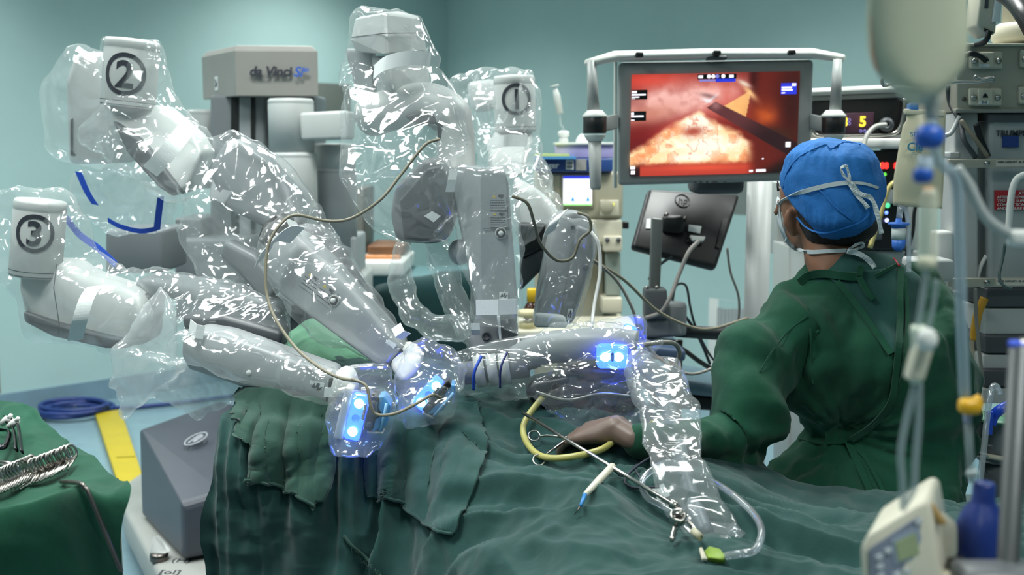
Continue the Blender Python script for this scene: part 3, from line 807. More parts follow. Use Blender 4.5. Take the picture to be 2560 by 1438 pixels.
# ------------------------------------------------ arm 3 (lower left)
A3 = shoulder(95, 500, 690, 63, 2.9, -14, '3', 'lower left robot arm, numbered 3, under clear plastic', 47, (110, 577))
slab_part('lower_link', [(45, 655, 2.9), (160, 655, 2.9), (215, 690, 2.84), (300, 718, 2.78), (350, 745, 2.75), (368, 800, 2.73), (330, 868, 2.73), (262, 868, 2.76), (130, 838, 2.84), (58, 800, 2.9), (46, 720, 2.92)], None, .14, M_LGREY, A3, .024)
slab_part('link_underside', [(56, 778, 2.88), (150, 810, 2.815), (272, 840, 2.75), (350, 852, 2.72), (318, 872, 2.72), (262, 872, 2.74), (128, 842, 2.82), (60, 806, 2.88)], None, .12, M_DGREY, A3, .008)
mb = M(); mb.tube([P(142, 660, 2.85), P(134, 720, 2.83), P(148, 810, 2.81), P(146, 838, 2.80)], .0012, 5); mb.build('seam', M_INK, A3)
slab_part('elbow_collar', [(330, 735, 2.80), (385, 738, 2.80), (372, 860, 2.76), (318, 870, 2.76)], None, .12, M_DGREY, A3, .02)
slab_part('elbow_link', [(325, 720, 2.85), (355, 690, 2.86), (430, 700, 2.82), (560, 722, 2.76), (700, 765, 2.7), (712, 800, 2.7), (640, 790, 2.72), (440, 752, 2.8), (392, 745, 2.82), (340, 770, 2.85)], None, .13, M_ROBOT2, A3, .02)
slab_part('rear_bar', [(452, 790, 2.62), (560, 790, 2.6), (705, 830, 2.56), (700, 880, 2.56), (560, 850, 2.6), (460, 830, 2.62)], None, .1, M_DGREY, A3, .012)
slab_part('forearm', [(452, 890, 2.5), (455, 845, 2.5), (490, 826, 2.5), (560, 838, 2.48), (832, 935, 2.34), (838, 960, 2.34), (820, 1014, 2.34), (600, 968, 2.45), (470, 925, 2.5)], None, .12, M_ROBOT, A3, .02)
def fpl3(px, py, off):
    p0 = P(490, 826, 2.5); p1 = P(832, 935, 2.34); p2 = P(600, 968, 2.45)
    n = (p1 - p0).cross(p2 - p0).normalized(); n = -n if n.y > 0 else n
    return on_plane(px, py, p0, n, off), n
n3 = fpl3(700, 940, 0)[1]
def fq3(l, off=.001): return [fpl3(a, b, off)[0] for a, b in l]
button_at(fpl3(627, 931, .001)[0], n3, .0105, A3)
mb = M(); mb.tube(fq3([(620, 880), (606, 965)], .0006), .0008, 4); mb.build('seam', M_DGREY, A3)
sticker(fq3([(776, 950), (812, 958), (805, 986), (770, 978)]), n3, A3, picto=True, m=M_PAPER)
slab_part('wrist_wrap', [(828, 936, 2.33), (875, 930, 2.31), (890, 1000, 2.29), (818, 1000, 2.33)], None, .1, M_WHITE, A3, .02)
mb = M(); mb.slab(fq3([(814, 968), (842, 968), (842, 992), (812, 992)], .002), n3 * .004); mb.build('paper_tape', M_PAPER, A3)
mb = M(); mb.slab(fq3([(826, 945), (834, 945), (822, 1012), (816, 1010)], .001), n3 * .004); mb.build('end_strip', M_BLACK, A3)
carriage(890, 1044, 2.26, 103, 118, 40, A3)
instrument(944, 1036, 2.25, -78, 94, 60, 'pale blue and black instrument housing at the tip of arm 3, upright')

# ------------------------------------------------ camera arm (centre)
Yc = 2.95
mb = M()
hp = []
for (x, y, Y) in ((884, 45, 3.05), (962, 30, 2.92), (1050, 40, 3.0), (1000, 28, 3.15)): hp.append(P(x, y, Y))
for (x, y, Y) in ((872, 100, 3.05), (965, 90, 2.90), (1064, 88, 3.0), (1000, 90, 3.2)): hp.append(P(x, y, Y))
for (x, y, Y) in ((885, 130, 3.05), (968, 138, 2.90), (1072, 130, 3.0), (1000, 130, 3.2)): hp.append(P(x, y, Y))
mb.hull(hp)
A0 = mb.build('robot_arm', M_LGREY, ROBOT, label='tall central robot arm with a boxy head, under clear plastic', bevel=.015)
mb = M(); mb.tube([P(878, 93, 3.042), P(965, 83, 2.893), P(1063, 82, 2.992)], .0012, 4); mb.build('seam', M_INK, A0)
mb = M(); mb.hull([P(x, y, Y) for x, y, Y in ((925, 140, 3.02), (970, 150, 2.92), (1072, 140, 3.0), (1000, 140, 3.16), (950, 262, 3.0), (985, 270, 2.92), (1085, 250, 2.98), (1000, 250, 3.14))])
mb.build('head_neck', M_LGREY, A0, bevel=.012)
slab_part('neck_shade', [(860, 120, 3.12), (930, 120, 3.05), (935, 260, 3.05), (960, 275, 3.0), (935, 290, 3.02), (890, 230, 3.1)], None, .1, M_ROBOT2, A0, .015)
mb = M(); mb.tube(pp([(965, 268, 2.96), (1010, 240, 2.93), (1070, 240, 2.93), (1120, 262, 2.96)]), [.012] * 25, 10); mb.build('neck_gasket', M_DGREY, A0)
mb = M(); mb.tube(pp([(930, 290, 3.05), (1000, 268, 2.97), (1080, 262, 2.94), (1130, 300, 2.92), (1140, 380, 2.9), (1142, 450, 2.86)], 6), [(.06, .055)] * 7 + [(.055, .055)] * 12 + [(.045, .05)] * 12, 20, flat=(0, 1, 0)); mb.build('bent_link', M_LGREY, A0)
slab_part('handle_recess', [(1012, 290, 2.885), (1050, 280, 2.88), (1118, 284, 2.88), (1122, 345, 2.88), (1094, 350, 2.88), (1092, 310, 2.88), (1030, 308, 2.88)], None, .02, M_DGREY, A0, .005)
slab_part('elbow_block', [(985, 470, 2.8), (1060, 396, 2.8), (1095, 392, 2.8), (1130, 430, 2.8), (1146, 520, 2.78), (1120, 600, 2.78), (1080, 612, 2.78), (990, 605, 2.8), (975, 540, 2.82)], None, .16, M_ROBOT2, A0, .03)
slab_part('block_cap', [(1000, 500, 2.79), (1070, 420, 2.79), (1105, 412, 2.79), (1128, 450, 2.78), (1120, 560, 2.77), (1090, 600, 2.77), (1010, 598, 2.79)], None, -.015, M_DGREY, A0, .006)
slab_part('paper_tape', [(1060, 540, 2.76), (1080, 528, 2.76), (1102, 540, 2.76), (1084, 556, 2.76)], None, .0015, M_PAPER, A0, 0, seg=1)
mb = M(); mb.hull([P(x, y, Y) for x, y, Y in ((1128, 430, 2.78), (1150, 412, 2.74), (1200, 418, 2.66), (1262, 428, 2.66), (1272, 460, 2.66), (1296, 770, 2.62), (1200, 775, 2.62), (1180, 700, 2.66), (1140, 480, 2.78), (1150, 412, 2.86), (1262, 428, 2.84), (1290, 770, 2.78), (1190, 770, 2.78), (1135, 500, 2.84))])
mb.build('vertical_link', M_ROBOT, A0, bevel=.016)
def fq0(l, off=.004):
    p0 = P(1200, 430, 2.66); p1 = P(1296, 770, 2.62); p2 = P(1200, 770, 2.62)
    n = (p1 - p0).cross(p2 - p0).normalized(); n = -n if n.y > 0 else n
    return [on_plane(a, b, p0, n, off) for a, b in l]
n0 = Vector((0, -1, .03)).normalized()
sticker(fq0([(1222, 485), (1265, 485), (1268, 526), (1222, 526)]), n0, A0, lines=4)
sticker(fq0([(1222, 530), (1268, 530), (1270, 568), (1224, 568)]), n0, A0, lines=4)
mb = M(); mb.tube(fq0([(1206, 572), (1280, 570)], .004), .0008, 4); mb.build('seam', M_DGREY, A0)
button_at(fq0([(1252, 583)])[0], n0, .0105, A0)
sticker(fq0([(1248, 730), (1270, 730), (1270, 748), (1248, 748)]), n0, A0, picto=True, warn=False, m=M_PAPER)
slab_part('lower_link', [(1195, 775, 2.62), (1292, 772, 2.62), (1296, 850, 2.6), (1290, 880, 2.58), (1180, 900, 2.58), (1172, 850, 2.6)], None, .12, M_ROBOT2, A0, .014)
slab_part('lower_slot', [(1245, 798, 2.60), (1290, 796, 2.60), (1292, 846, 2.59), (1245, 850, 2.59)], None, .02, M_DGREY, A0, .002)
slab_part('lower_cap', [(1242, 790, 2.595), (1250, 790, 2.595), (1254, 850, 2.59), (1248, 850, 2.59)], None, .006, M_PAPER, A0, .001)
mb = M(); mb.lathe([(.011, 0), (.011, .004), (.007, .005), (.007, .001), (.0005, .001)], P(1216, 840, 2.595), frame_rot((0, -1, 0)), 20); mb.build('round_latch', M_DGREY, A0)

# ------------------------------------------------ arm 1 (behind, right of centre)
A1 = shoulder(1287, 190, 330, 51, 3.5, 4, '1', 'rear robot arm, numbered 1, under clear plastic', 38, (1292, 250))
slab_part('rear_housing', [(1165, 205, 3.65), (1240, 195, 3.65), (1240, 270, 3.62), (1180, 280, 3.65)], None, .18, M_LGREY, A1, .02)
slab_part('upper_link', [(1234, 325, 3.48), (1336, 325, 3.48), (1318, 400, 3.4), (1312, 440, 3.3), (1226, 440, 3.3), (1218, 390, 3.4)], None, .14, M_LGREY, A1, .02)
slab_part('elbow_link', [(1280, 440, 3.1), (1340, 470, 3.0), (1400, 520, 2.92), (1400, 580, 2.9), (1330, 600, 2.95), (1290, 560, 3.0)], None, .14, M_LGREY, A1, .03)
slab_part('elbow_joint', [(1296, 560, 2.93), (1370, 560, 2.9), (1362, 620, 2.9), (1300, 650, 2.94)], None, .1, M_BLACK, A1, .01)
slab_part('side_bar', [(1300, 650, 2.95), (1380, 600, 2.9), (1390, 640, 2.9), (1300, 730, 2.95)], None, .08, M_DGREY, A1, .01)
slab_part('forearm', [(1376, 560, 2.86), (1392, 535, 2.86), (1440, 528, 2.86), (1476, 545, 2.87), (1492, 600, 2.87), (1488, 640, 2.87), (1432, 815, 2.8), (1336, 812, 2.78), (1342, 740, 2.8)], None, .13, M_ROBOT, A1, .022)
slab_part('forearm_side', [(1440, 560, 2.845), (1484, 580, 2.85), (1486, 640, 2.85), (1430, 800, 2.785), (1400, 800, 2.78)], None, .1, M_ROBOT2, A1, .012)
slab_part('paper_sleeve', [(1338, 783, 2.775), (1414, 790, 2.775), (1420, 822, 2.77), (1334, 820, 2.77)], None, .15, M_PAPER, A1, .01)
mb = M(); mb.lathe([(.006, 0), (.006, .002), (.003, .002), (.003, .0005), (.0003, .0005)], P(1432, 569, 2.842), frame_rot((0, -1, 0)), 16); mb.build('screw', M_DGREY, A1)
mb = M(); mb.lathe([(.008, 0), (.008, .004), (.005, .006), (.0003, .006)], P(1464, 668, 2.828), frame_rot((.3, -1, 0)), 16); mb.build('button', M_DGREY, A1)
sticker([P(1420, 772, 2.772), P(1432, 772, 2.772), P(1430, 800, 2.77), P(1416, 800, 2.77)], (0, -1, 0), A1, picto=True, warn=False, m=M_PAPER)

# ------------------------------------------------ endoscope camera head on the patient
CH = thing('camera_head', 'endoscope camera head with blue lamps lying in clear plastic over the patient', 'camera', P(1450, 1060, 2.45))
mb = M(); mb.tube(pp([(1290, 900, 2.52), (1360, 872, 2.5), (1450, 862, 2.47), (1540, 862, 2.45), (1592, 868, 2.44)], 6), [.032, .033, .034] + [.036] * 22, 20); mb.build('barrel', M_ROBOT, CH)
mb = M(); mb.slab(Q([(1330, 870), (1500, 838), (1580, 842), (1598, 880), (1500, 905), (1340, 915)], 2.47), (0, .08, 0), .02); mb.build('top_shell', M_ROBOT, CH)
mb = M(); mb.slab(Q([(1310, 985), (1330, 955), (1420, 940), (1560, 945), (1600, 990), (1590, 1035), (1480, 1050), (1380, 1035), (1330, 1010)], 2.45), (0, .09, 0), .02); mb.build('dark_body', mat('charcoal_plastic', '#131418', .35, var=.1), CH)
mb = M(); mb.slab(Q([(1400, 920), (1560, 925), (1590, 950), (1480, 955)], 2.43), (0, .06, 0), .01); mb.build('brown_cover', mat('brown_plastic', '#3b302c', .3, var=.1), CH)
for (x, y) in ((1200, 928), (1232, 925), (1262, 922)):
    mb = M(); mb.tube([P(x - 12, y + 2, 2.5), P(x + 12, y - 2, 2.5)], [.036, .036], 20); mb.build('trocar_ring', M_LGREY, CH)
mb = M(); mb.tube([P(1150, 935, 2.52), P(1320, 915, 2.5)], .026, 18); mb.build('trocar_sleeve', M_ROBOT2, CH)
mb = M(); mb.box(P(1530, 890, 2.41), (.066, .03, .052), None, .008); mb.build('lamp_block', M_GLOW, CH, label='glowing blue lamp block')
for dx in (-16, 16):
    mb = M(); mb.sphere(P(1530 + dx, 893, 2.392), .011, (1, .5, .9), 14); mb.build('lamp', M_GLOW2, CH)
mb = M(); mb.sphere(P(1531, 893, 2.39), .005, (1, .6, 2), 12); mb.build('lamp_switch', M_BLUE, CH)
mb = M(); mb.box(P(1573, 830, 2.5), (.03, .03, .03), Matrix.Rotation(.4, 3, 'Y'), .006); mb.build('lamp_block', M_GLOW, CH)
mb = M(); mb.sphere(P(1570, 822, 2.48), .009, (1, .6, .8), 12); mb.build('lamp', M_GLOW2, CH)
mb = M(); mb.tube(pp([(1600, 900, 2.42), (1650, 960, 2.38), (1690, 1100, 2.25), (1720, 1220, 2.1), (1765, 1340, 1.95)]), [.022]*9 + [.017]*24, 14); mb.build('camera_cord', mat('slate_cable', '#59666e', .4), CH)
mb = M(); mb.tube(pp([(1500, 960, 2.42), (1560, 975, 2.41), (1610, 1020, 2.4), (1630, 1060, 2.38)]), .010, 10); mb.build('ribbed_cord', mat('navy_cord', '#1d2440', .4), CH)
mb = M(); mb.sphere(P(1632, 1062, 2.37), .010, (1, 1, 1), 10); mb.build('yellow_dot', mat('ochre_dot', '#b09a2a', .5), CH)
mb = M(); mb.tube(pp([(1340, 980, 2.42), (1420, 1000, 2.4), (1500, 985, 2.4), (1580, 990, 2.4)]), .004, 8); mb.build('steel_rim', M_STEEL, CH)
slab_part('paper_tape', [(1518, 1070, 2.36), (1560, 1068, 2.36), (1562, 1094, 2.35), (1522, 1090, 2.35)], None, .0015, M_PAPER, CH, 0, seg=1)
# ================================================================== clear plastic sleeves
PL = plastic_mat('clear_film', .10)
PL2 = plastic_mat('clear_film_milky', .14, bscale=18.)
PL3 = plastic_mat('clear_film_far', .18, bscale=14.)
def tape(name, pts_row, width_vec, m, parent, th=.0015):
    """ribbon through world points, given a width vector per point"""
    mb = M(); G = [[p - w_ * .5 for p, w_ in zip(pts_row, width_vec)], [p + w_ * .5 for p, w_ in zip(pts_row, width_vec)]]
    mb.grid(G, False); return mb.build(name, m, parent, solid=th)
def band(name, a, b, Y, bulge, wpx, m, parent, skew=(0, 0), n=10):
    """strap wrapped round the front half of an arm from pixel a to pixel b"""
    A, B = P(a[0], a[1], Y[0]), P(b[0], b[1], Y[1]); d = (B - A).normalized()
    wv = Vector((0, 1, 0)).cross(d).normalized() * wpx * S((Y[0] + Y[1]) / 2)
    pts = []
    for k in range(n + 1):
        t_ = k / n; p = A.lerp(B, t_); p = p + Vector((0, -bulge * math.sqrt(max(0, 1 - (2*t_-1)**2)), 0)); pts.append(p)
    return tape(name, pts, [wv] * (n + 1), m, parent)

# ---- sleeve of arm 2
D2 = film('plastic_drape', [
    [(195, 160, 3.3, 45), (150, 230, 3.35, 45), (170, 350, 3.35, 55), (250, 400, 3.3, 26), (290, 220, 3.3, 60)],
    [(270, 110, 3.2, 16), (385, 115, 3.15, 18), (415, 230, 3.1, 25), (290, 270, 3.15, 30), (440, 300, 3.05, 30)],
    [(300, 300, 3.12, 60), (440, 300, 3.05, 34), (520, 390, 2.97, 44), (440, 460, 2.97, 46), (240, 340, 3.15, 40)],
    [(440, 430, 2.97, 60), (520, 400, 2.95, 50), (585, 345, 2.93, 20), (650, 395, 2.9, 26)],
    [(590, 350, 2.93, 22), (680, 420, 2.86, 26), (765, 500, 2.8, 22), (700, 580, 2.78, 40), (560, 560, 2.88, 50), (500, 470, 2.92, 50)],
    [(500, 470, 2.9, 40), (600, 560, 2.85, 60), (620, 700, 2.8, 50), (540, 740, 2.8, 20), (470, 600, 2.85, 18), (700, 720, 2.76, 30)],
    [(765, 500, 2.8, 18), (835, 600, 2.74, 22), (760, 640, 2.7, 60), (690, 620, 2.7, 50)],
    [(835, 600, 2.72, 20), (690, 650, 2.66, 50), (850, 780, 2.58, 92), (985, 885, 2.5, 40)],
], PL, seed=2, label='crinkled clear plastic sleeve over the upper left arm marked two', cat='plastic drape')
tape('white_strap', sm([P(x, y, Y) for x, y, Y in ((375, 428, 2.94), (410, 392, 2.91), (440, 355, 2.92), (468, 320, 2.98))]), [Vector((.035, 0, -.027))] * 25, M_PAPER, D2)
tape('white_strap', sm([P(x, y, Y) for x, y, Y in ((655, 648, 2.6), (676, 608, 2.575), (710, 585, 2.6), (744, 588, 2.62))]), [Vector((.036, 0, .036))] * 25, M_PAPER, D2)
tape('paper_tape', [P(720, 560, 2.66), P(748, 572, 2.66), P(752, 580, 2.66)], [Vector((0.012, 0, -.03))] * 3, M_PAPER, D2)
tape('paper_tape', [P(990, 815, 2.47), P(1000, 835, 2.455), P(1016, 842, 2.46)], [Vector((.02, 0, .014))] * 3, M_PAPER, D2)
# bag round the tip of the upper left arm
D2B = film('plastic_bag', [
    [(1060, 860, 2.42, 14), (1030, 890, 2.42, 22), (1120, 900, 2.42, 30), (1140, 960, 2.4, 20)],
    [(1010, 940, 2.4, 26), (1060, 900, 2.4, 40), (1140, 930, 2.38, 26), (1110, 1010, 2.33, 34), (1020, 1030, 2.35, 24)],
    [(1010, 1000, 2.35, 20), (995, 1070, 2.34, 12), (1060, 1050, 2.33, 20), (1100, 1040, 2.34, 20)],
], plastic_mat('clear_film_tip', .11), voxel=.0055, size=.045, seed=5, label='loose clear plastic bag round the tip of the upper left arm', cat='plastic bag')
# ---- gathered plastic with blue ribbon behind arm 2
D2C = film('plastic_drape', [
    [(190, 440, 3.35, 12), (300, 440, 3.35, 30), (420, 470, 3.3, 22), (430, 560, 3.3, 16), (300, 580, 3.35, 14), (200, 520, 3.38, 18)],
], PL3, seed=9, label='bunched clear plastic with blue ribbons between the two left arms', cat='plastic drape')
M_RIB = mat('blue_ribbon', '#1a4bb8', .55, var=.08)
for pts, wv in (([(402, 492, 3.28), (396, 540, 3.28), (392, 576, 3.28)], (.02, 0, .004)), ([(196, 430, 3.3), (218, 480, 3.3), (238, 512, 3.3)], (.02, 0, -.004)),
                ([(392, 572, 3.28), (350, 578, 3.28), (300, 566, 3.29), (270, 550, 3.3)], (0, 0, .014)), ([(165, 545, 3.2), (200, 588, 3.2), (245, 620, 3.15), (290, 662, 3.1)], (.01, 0, .016))):
    tape('blue_ribbon', pp(pts, 4), [Vector(wv)] * (4 * (len(pts) - 1) + 1), M_RIB, D2C)

# ---- sleeve of arm 3
D3 = film('plastic_drape', [
    [(-20, 500, 2.95, 30), (60, 490, 2.9, 20), (150, 495, 2.88, 20), (200, 560, 2.85, 22), (230, 640, 2.85, 14), (150, 660, 2.85, 60), (20, 660, 2.9, 40)],
    [(20, 650, 2.9, 40), (230, 640, 2.85, 16), (300, 700, 2.78, 34), (340, 790, 2.75, 70), (280, 850, 2.75, 24), (110, 820, 2.85, 40)],
    [(300, 690, 2.78, 20), (400, 705, 2.76, 40), (440, 760, 2.72, 40), (330, 850, 2.74, 40), (250, 870, 2.76, 14)],
    [(400, 700, 2.76, 16), (560, 720, 2.72, 24), (700, 780, 2.66, 30), (700, 850, 2.6, 30), (470, 800, 2.65, 40)],
    [(455, 870, 2.5, 40), (500, 850, 2.5, 34), (640, 900, 2.43, 56), (820, 965, 2.33, 44)],
], PL, seed=12, label='crinkled clear plastic sleeve over the lower left arm marked three', cat='plastic drape')
tape('white_strap', sm([P(x, y, Y) for x, y, Y in ((188, 850, 2.70), (200, 800, 2.66), (218, 745, 2.67), (238, 716, 2.72))]), [Vector((.038, 0, .004))] * 25, M_PAPER, D3)
tape('paper_tape', [P(474, 815, 2.5), P(490, 828, 2.48), P(510, 832, 2.48)], [Vector((.006, 0, .03))] * 3, M_PAPER, D3)
# hanging sheet under arm 3
D3B = film('plastic_sheet', [
    [(400, 720, 2.68, 12), (430, 800, 2.62, 16), (300, 880, 2.66, 14), (285, 960, 2.66, 8), (440, 900, 2.6, 16)],
    [(300, 880, 2.66, 14), (310, 1040, 2.66, 6), (360, 1000, 2.62, 10), (450, 920, 2.55, 16)],
    [(450, 900, 2.6, 14), (380, 990, 2.62, 10), (500, 1045, 2.6, 8), (590, 1000, 2.56, 8), (580, 940, 2.55, 10)],
], plastic_mat('clear_film_sheet', .26, bscale=16), seed=21, label='clear plastic sheet hanging below the lower left arm against the wall', cat='plastic sheet')
D3C = film('plastic_bag', [
    [(880, 925, 2.32, 18), (960, 930, 2.32, 18), (985, 1000, 2.3, 14), (840, 980, 2.3, 14)],
    [(835, 985, 2.3, 10), (815, 1050, 2.25, 8), (840, 1130, 2.24, 10), (920, 1138, 2.25, 10), (975, 1080, 2.28, 14), (985, 990, 2.28, 14), (890, 1000, 2.2, 20)],
], plastic_mat('clear_film_tip', .11), voxel=.0055, size=.045, seed=7, label='loose clear plastic bag round the upright blue lamp at the lowest arm tip', cat='plastic bag')

# ---- central arm
D0 = film('plastic_drape', [
    [(895, 45, 3.0, 20), (960, 35, 2.92, 14), (1040, 45, 2.95, 20), (1060, 100, 2.92, 20), (890, 110, 3.0, 22)],
    [(890, 110, 3.0, 22), (1060, 100, 2.92, 20), (1085, 145, 2.9, 12), (1070, 190, 2.9, 14), (860, 175, 3.02, 20), (850, 215, 3.02, 10)],
    [(860, 180, 3.0, 20), (1070, 180, 2.9, 20), (1150, 260, 2.86, 14), (1165, 350, 2.84, 16), (900, 330, 2.95, 40)],
    [(880, 250, 2.95, 36), (862, 330, 2.92, 20), (868, 430, 2.88, 24), (1000, 420, 2.75, 60), (1150, 370, 2.8, 20), (1120, 270, 2.84, 20)],
    [(870, 440, 2.86, 24), (950, 560, 2.82, 26), (990, 590, 2.8, 18), (1110, 595, 2.74, 16), (1150, 500, 2.72, 24), (1100, 420, 2.72, 30), (960, 450, 2.76, 40)],
    [(1150, 430, 2.7, 24), (1260, 440, 2.64, 18), (1300, 520, 2.62, 10), (1160, 560, 2.68, 26)],
    [(1160, 540, 2.68, 24), (1296, 520, 2.62, 14), (1302, 700, 2.6, 10), (1300, 840, 2.57, 8), (1190, 790, 2.6, 12), (1170, 650, 2.64, 16)],
], PL, seed=31, label='large clear plastic drape ballooning over the tall central arm', cat='plastic drape')
tape('white_strap', sm([P(x, y, Y) for x, y, Y in ((935, 180, 2.92), (965, 158, 2.855), (1020, 145, 2.855), (1076, 148, 2.9))]), [Vector((.004, 0, .036))] * 25, M_PAPER, D0)
tape('white_tape', [P(1190, 769, 2.58), P(1245, 768, 2.565), P(1294, 766, 2.58)], [Vector((0, 0, .035))] * 3, M_PAPER, D0)
tape('white_tape', [P(1134, 425, 2.66), P(1130, 450, 2.65), P(1124, 480, 2.65)], [Vector((.02, 0, 0))] * 3, mat('grey_tape', '#a9b2b2', .7), D0)
tape('white_tape', [P(1188, 808, 2.56), P(1189, 825, 2.555), P(1190, 838, 2.56)], [Vector((.02, 0, 0))] * 3, mat('grey_tape', '#a9b2b2', .7), D0)
# hanging loops of sleeve below the central arm
film('plastic_sleeve', [
    [(1010, 620, 2.95, 36), (1000, 700, 2.95, 32)], [(1000, 700, 2.95, 32), (1030, 780, 2.92, 30)],
    [(1030, 780, 2.92, 30), (1080, 815, 2.9, 32)], [(1080, 815, 2.9, 32), (1150, 820, 2.86, 28)],
], PL3, seed=41, label='looped clear plastic sleeve hanging in front of the dark teal trolley', cat='plastic sleeve')
film('plastic_sleeve', [
    [(1085, 600, 2.85, 40), (1120, 700, 2.8, 40)], [(1120, 700, 2.8, 40), (1160, 800, 2.74, 34)], [(1160, 800, 2.74, 34), (1185, 860, 2.68, 20)],
], PL2, seed=43, label='straight clear plastic sleeve slanting down left of the vertical arm', cat='plastic sleeve')
mb = M(); mb.sphere(P(1150, 630, 2.82), .03, (1, 1, 1.1), 18); mb.build('plastic_dome', mat('white_dome', '#c8ccca', .35), label='small white dome behind the vertical arm', cat='dome')

# ---- arm 1
D1 = film('plastic_drape', [
    [(1150, 215, 3.6, 24), (1190, 200, 3.6, 20), (1250, 185, 3.5, 12), (1320, 185, 3.45, 14), (1345, 260, 3.42, 16), (1330, 340, 3.4, 20), (1200, 340, 3.5, 24)],
    [(1200, 330, 3.5, 24), (1335, 350, 3.4, 16), (1330, 430, 3.3, 30), (1370, 490, 3.0, 16), (1240, 450, 3.3, 30)],
    [(1250, 440, 3.2, 30), (1330, 440, 3.1, 30), (1390, 520, 2.9, 20), (1310, 600, 2.9, 22), (1290, 540, 2.95, 20)],
    [(1385, 560, 2.84, 28), (1480, 560, 2.84, 14), (1490, 640, 2.84, 12), (1390, 690, 2.82, 30)],
    [(1390, 680, 2.82, 30), (1480, 640, 2.83, 16), (1425, 810, 2.78, 14), (1345, 805, 2.76, 12)],
], PL2, seed=51, label='crinkled clear plastic sleeve over the rear arm marked one', cat='plastic drape')
tape('white_strap', sm([P(x, y, Y) for x, y, Y in ((1218, 362, 3.36), (1265, 352, 3.3), (1318, 352, 3.36))]), [Vector((.002, 0, .034))] * 17, M_PAPER, D1)
tape('white_strap', sm([P(x, y, Y) for x, y, Y in ((1372, 585, 2.79), (1385, 555, 2.78), (1405, 532, 2.8))]), [Vector((.03, 0, .02))] * 17, M_PAPER, D1)

# ---- camera drape over the patient
PC = plastic_mat('clear_film_camera', .07, bscale=24)
D4 = film('plastic_drape', [
    [(1150, 900, 2.5, 26), (1170, 960, 2.5, 30), (1290, 930, 2.46, 60), (1260, 880, 2.5, 30)],
    [(1240, 890, 2.5, 40), (1300, 950, 2.46, 54), (1400, 860, 2.46, 40), (1380, 950, 2.42, 40)],
    [(1380, 860, 2.46, 40), (1440, 820, 2.5, 18), (1560, 850, 2.44, 38), (1600, 900, 2.4, 30), (1390, 950, 2.42, 44)],
    [(1360, 970, 2.4, 30), (1380, 1020, 2.4, 20), (1480, 1060, 2.38, 20), (1590, 1070, 2.36, 16), (1610, 980, 2.36, 24), (1480, 930, 2.38, 34)],
], PC, voxel=.0055, amp=1.35, size=.055, seed=61, label='bunched clear plastic drape over the camera head on the patient', cat='plastic drape')
mb = M(); mb.tube(pp([(1204, 890, 2.44), (1186, 930, 2.42), (1184, 975, 2.43)]), .0035, 6); mb.build('blue_ribbon', M_RIB, D4)
mb = M(); mb.tube(pp([(1268, 880, 2.43), (1252, 920, 2.41), (1250, 970, 2.42)]), .0025, 6); mb.build('blue_ribbon', mat('navy_ribbon', '#24306c', .5), D4)
film('plastic_pouch', [
    [(1470, 808, 2.55, 14), (1500, 820, 2.52, 22), (1590, 810, 2.5, 18), (1595, 850, 2.48, 14), (1440, 840, 2.5, 14)],
], PC, voxel=.0055, seed=63, label='small clear plastic pouch standing up behind the blue lamp block', cat='plastic pouch')
film('plastic_flap', [
    [(1560, 880, 2.4, 16), (1620, 875, 2.38, 12), (1656, 852, 2.36, 5), (1600, 905, 2.38, 12)],
], PC, voxel=.004, size=.03, seed=65, label='pointed clear plastic flap beside the blue lamp block', cat='plastic flap')
film('plastic_sleeve', [
    [(1600, 900, 2.36, 26), (1690, 910, 2.34, 14), (1745, 1040, 2.2, 14), (1612, 1010, 2.22, 22)],
    [(1612, 1000, 2.22, 22), (1745, 1040, 2.2, 14), (1755, 1180, 2.08, 14), (1608, 1120, 2.1, 18)],
    [(1608, 1110, 2.1, 18), (1752, 1160, 2.08, 16), (1790, 1290, 2.0, 14), (1690, 1280, 2.0, 18)],
    [(1690, 1270, 2.0, 18), (1790, 1270, 2.0, 16), (1855, 1335, 1.93, 8), (1790, 1375, 1.88, 8)],
], plastic_mat('clear_film_long', .15, bscale=18), voxel=.006, amp=.85, size=.11, seed=67, label='long clear plastic sleeve trailing down to the drape by the seated person', cat='plastic sleeve')
# ================================================================== cloth over the patient
M_DRAPE = cloth_mat('green_surgical_cloth', '#193e3b', '#214844')
M_DRAPE2 = cloth_mat('green_surgical_cloth_worn', '#27483e', '#315246')
M_GOWN = cloth_mat('green_gown_cloth', '#0f412e', '#154f39', sheen=.1)
M_TRAYC = cloth_mat('green_table_cloth', '#0d4230', '#13503a', sheen=.1)
M_GOWN2 = cloth_mat('dark_green_shirt', '#1b423d', '#234e47', sheen=.1)
def surf(ctrl, nu, nv):
    """Catmull-Rom surface through rows of (px, py, Y) -> (nv, nu, 3) world points"""
    C = np.array(ctrl, float)
    def interp(A, n):
        K = len(A); t = np.linspace(0, K - 1 - 1e-6, n); i = t.astype(int); f = (t - i).reshape((-1,) + (1,) * (A.ndim - 1))
        Aq = np.concatenate([[2*A[0] - A[1]], A, [2*A[-1] - A[-2]]])
        p0, p1, p2, p3 = Aq[i], Aq[i+1], Aq[i+2], Aq[i+3]
        return .5 * (2*p1 + (p2-p0)*f + (2*p0-5*p1+4*p2-p3)*f*f + (3*p1-p0-3*p2+p3)*f**3)
    G = interp(C, nv)                               # rows
    G = interp(np.swapaxes(G, 0, 1), nu)            # columns
    G = np.swapaxes(G, 0, 1)
    W = np.empty_like(G)
    for a in range(G.shape[0]):
        for b in range(G.shape[1]):
            W[a, b] = P(*G[a, b])
    return W
def normals(W):
    du = np.gradient(W, axis=1); dv = np.gradient(W, axis=0)
    n = np.cross(du, dv); n /= np.linalg.norm(n, axis=2, keepdims=True) + 1e-12
    if n[..., 1].mean() > 0: n = -n
    return n
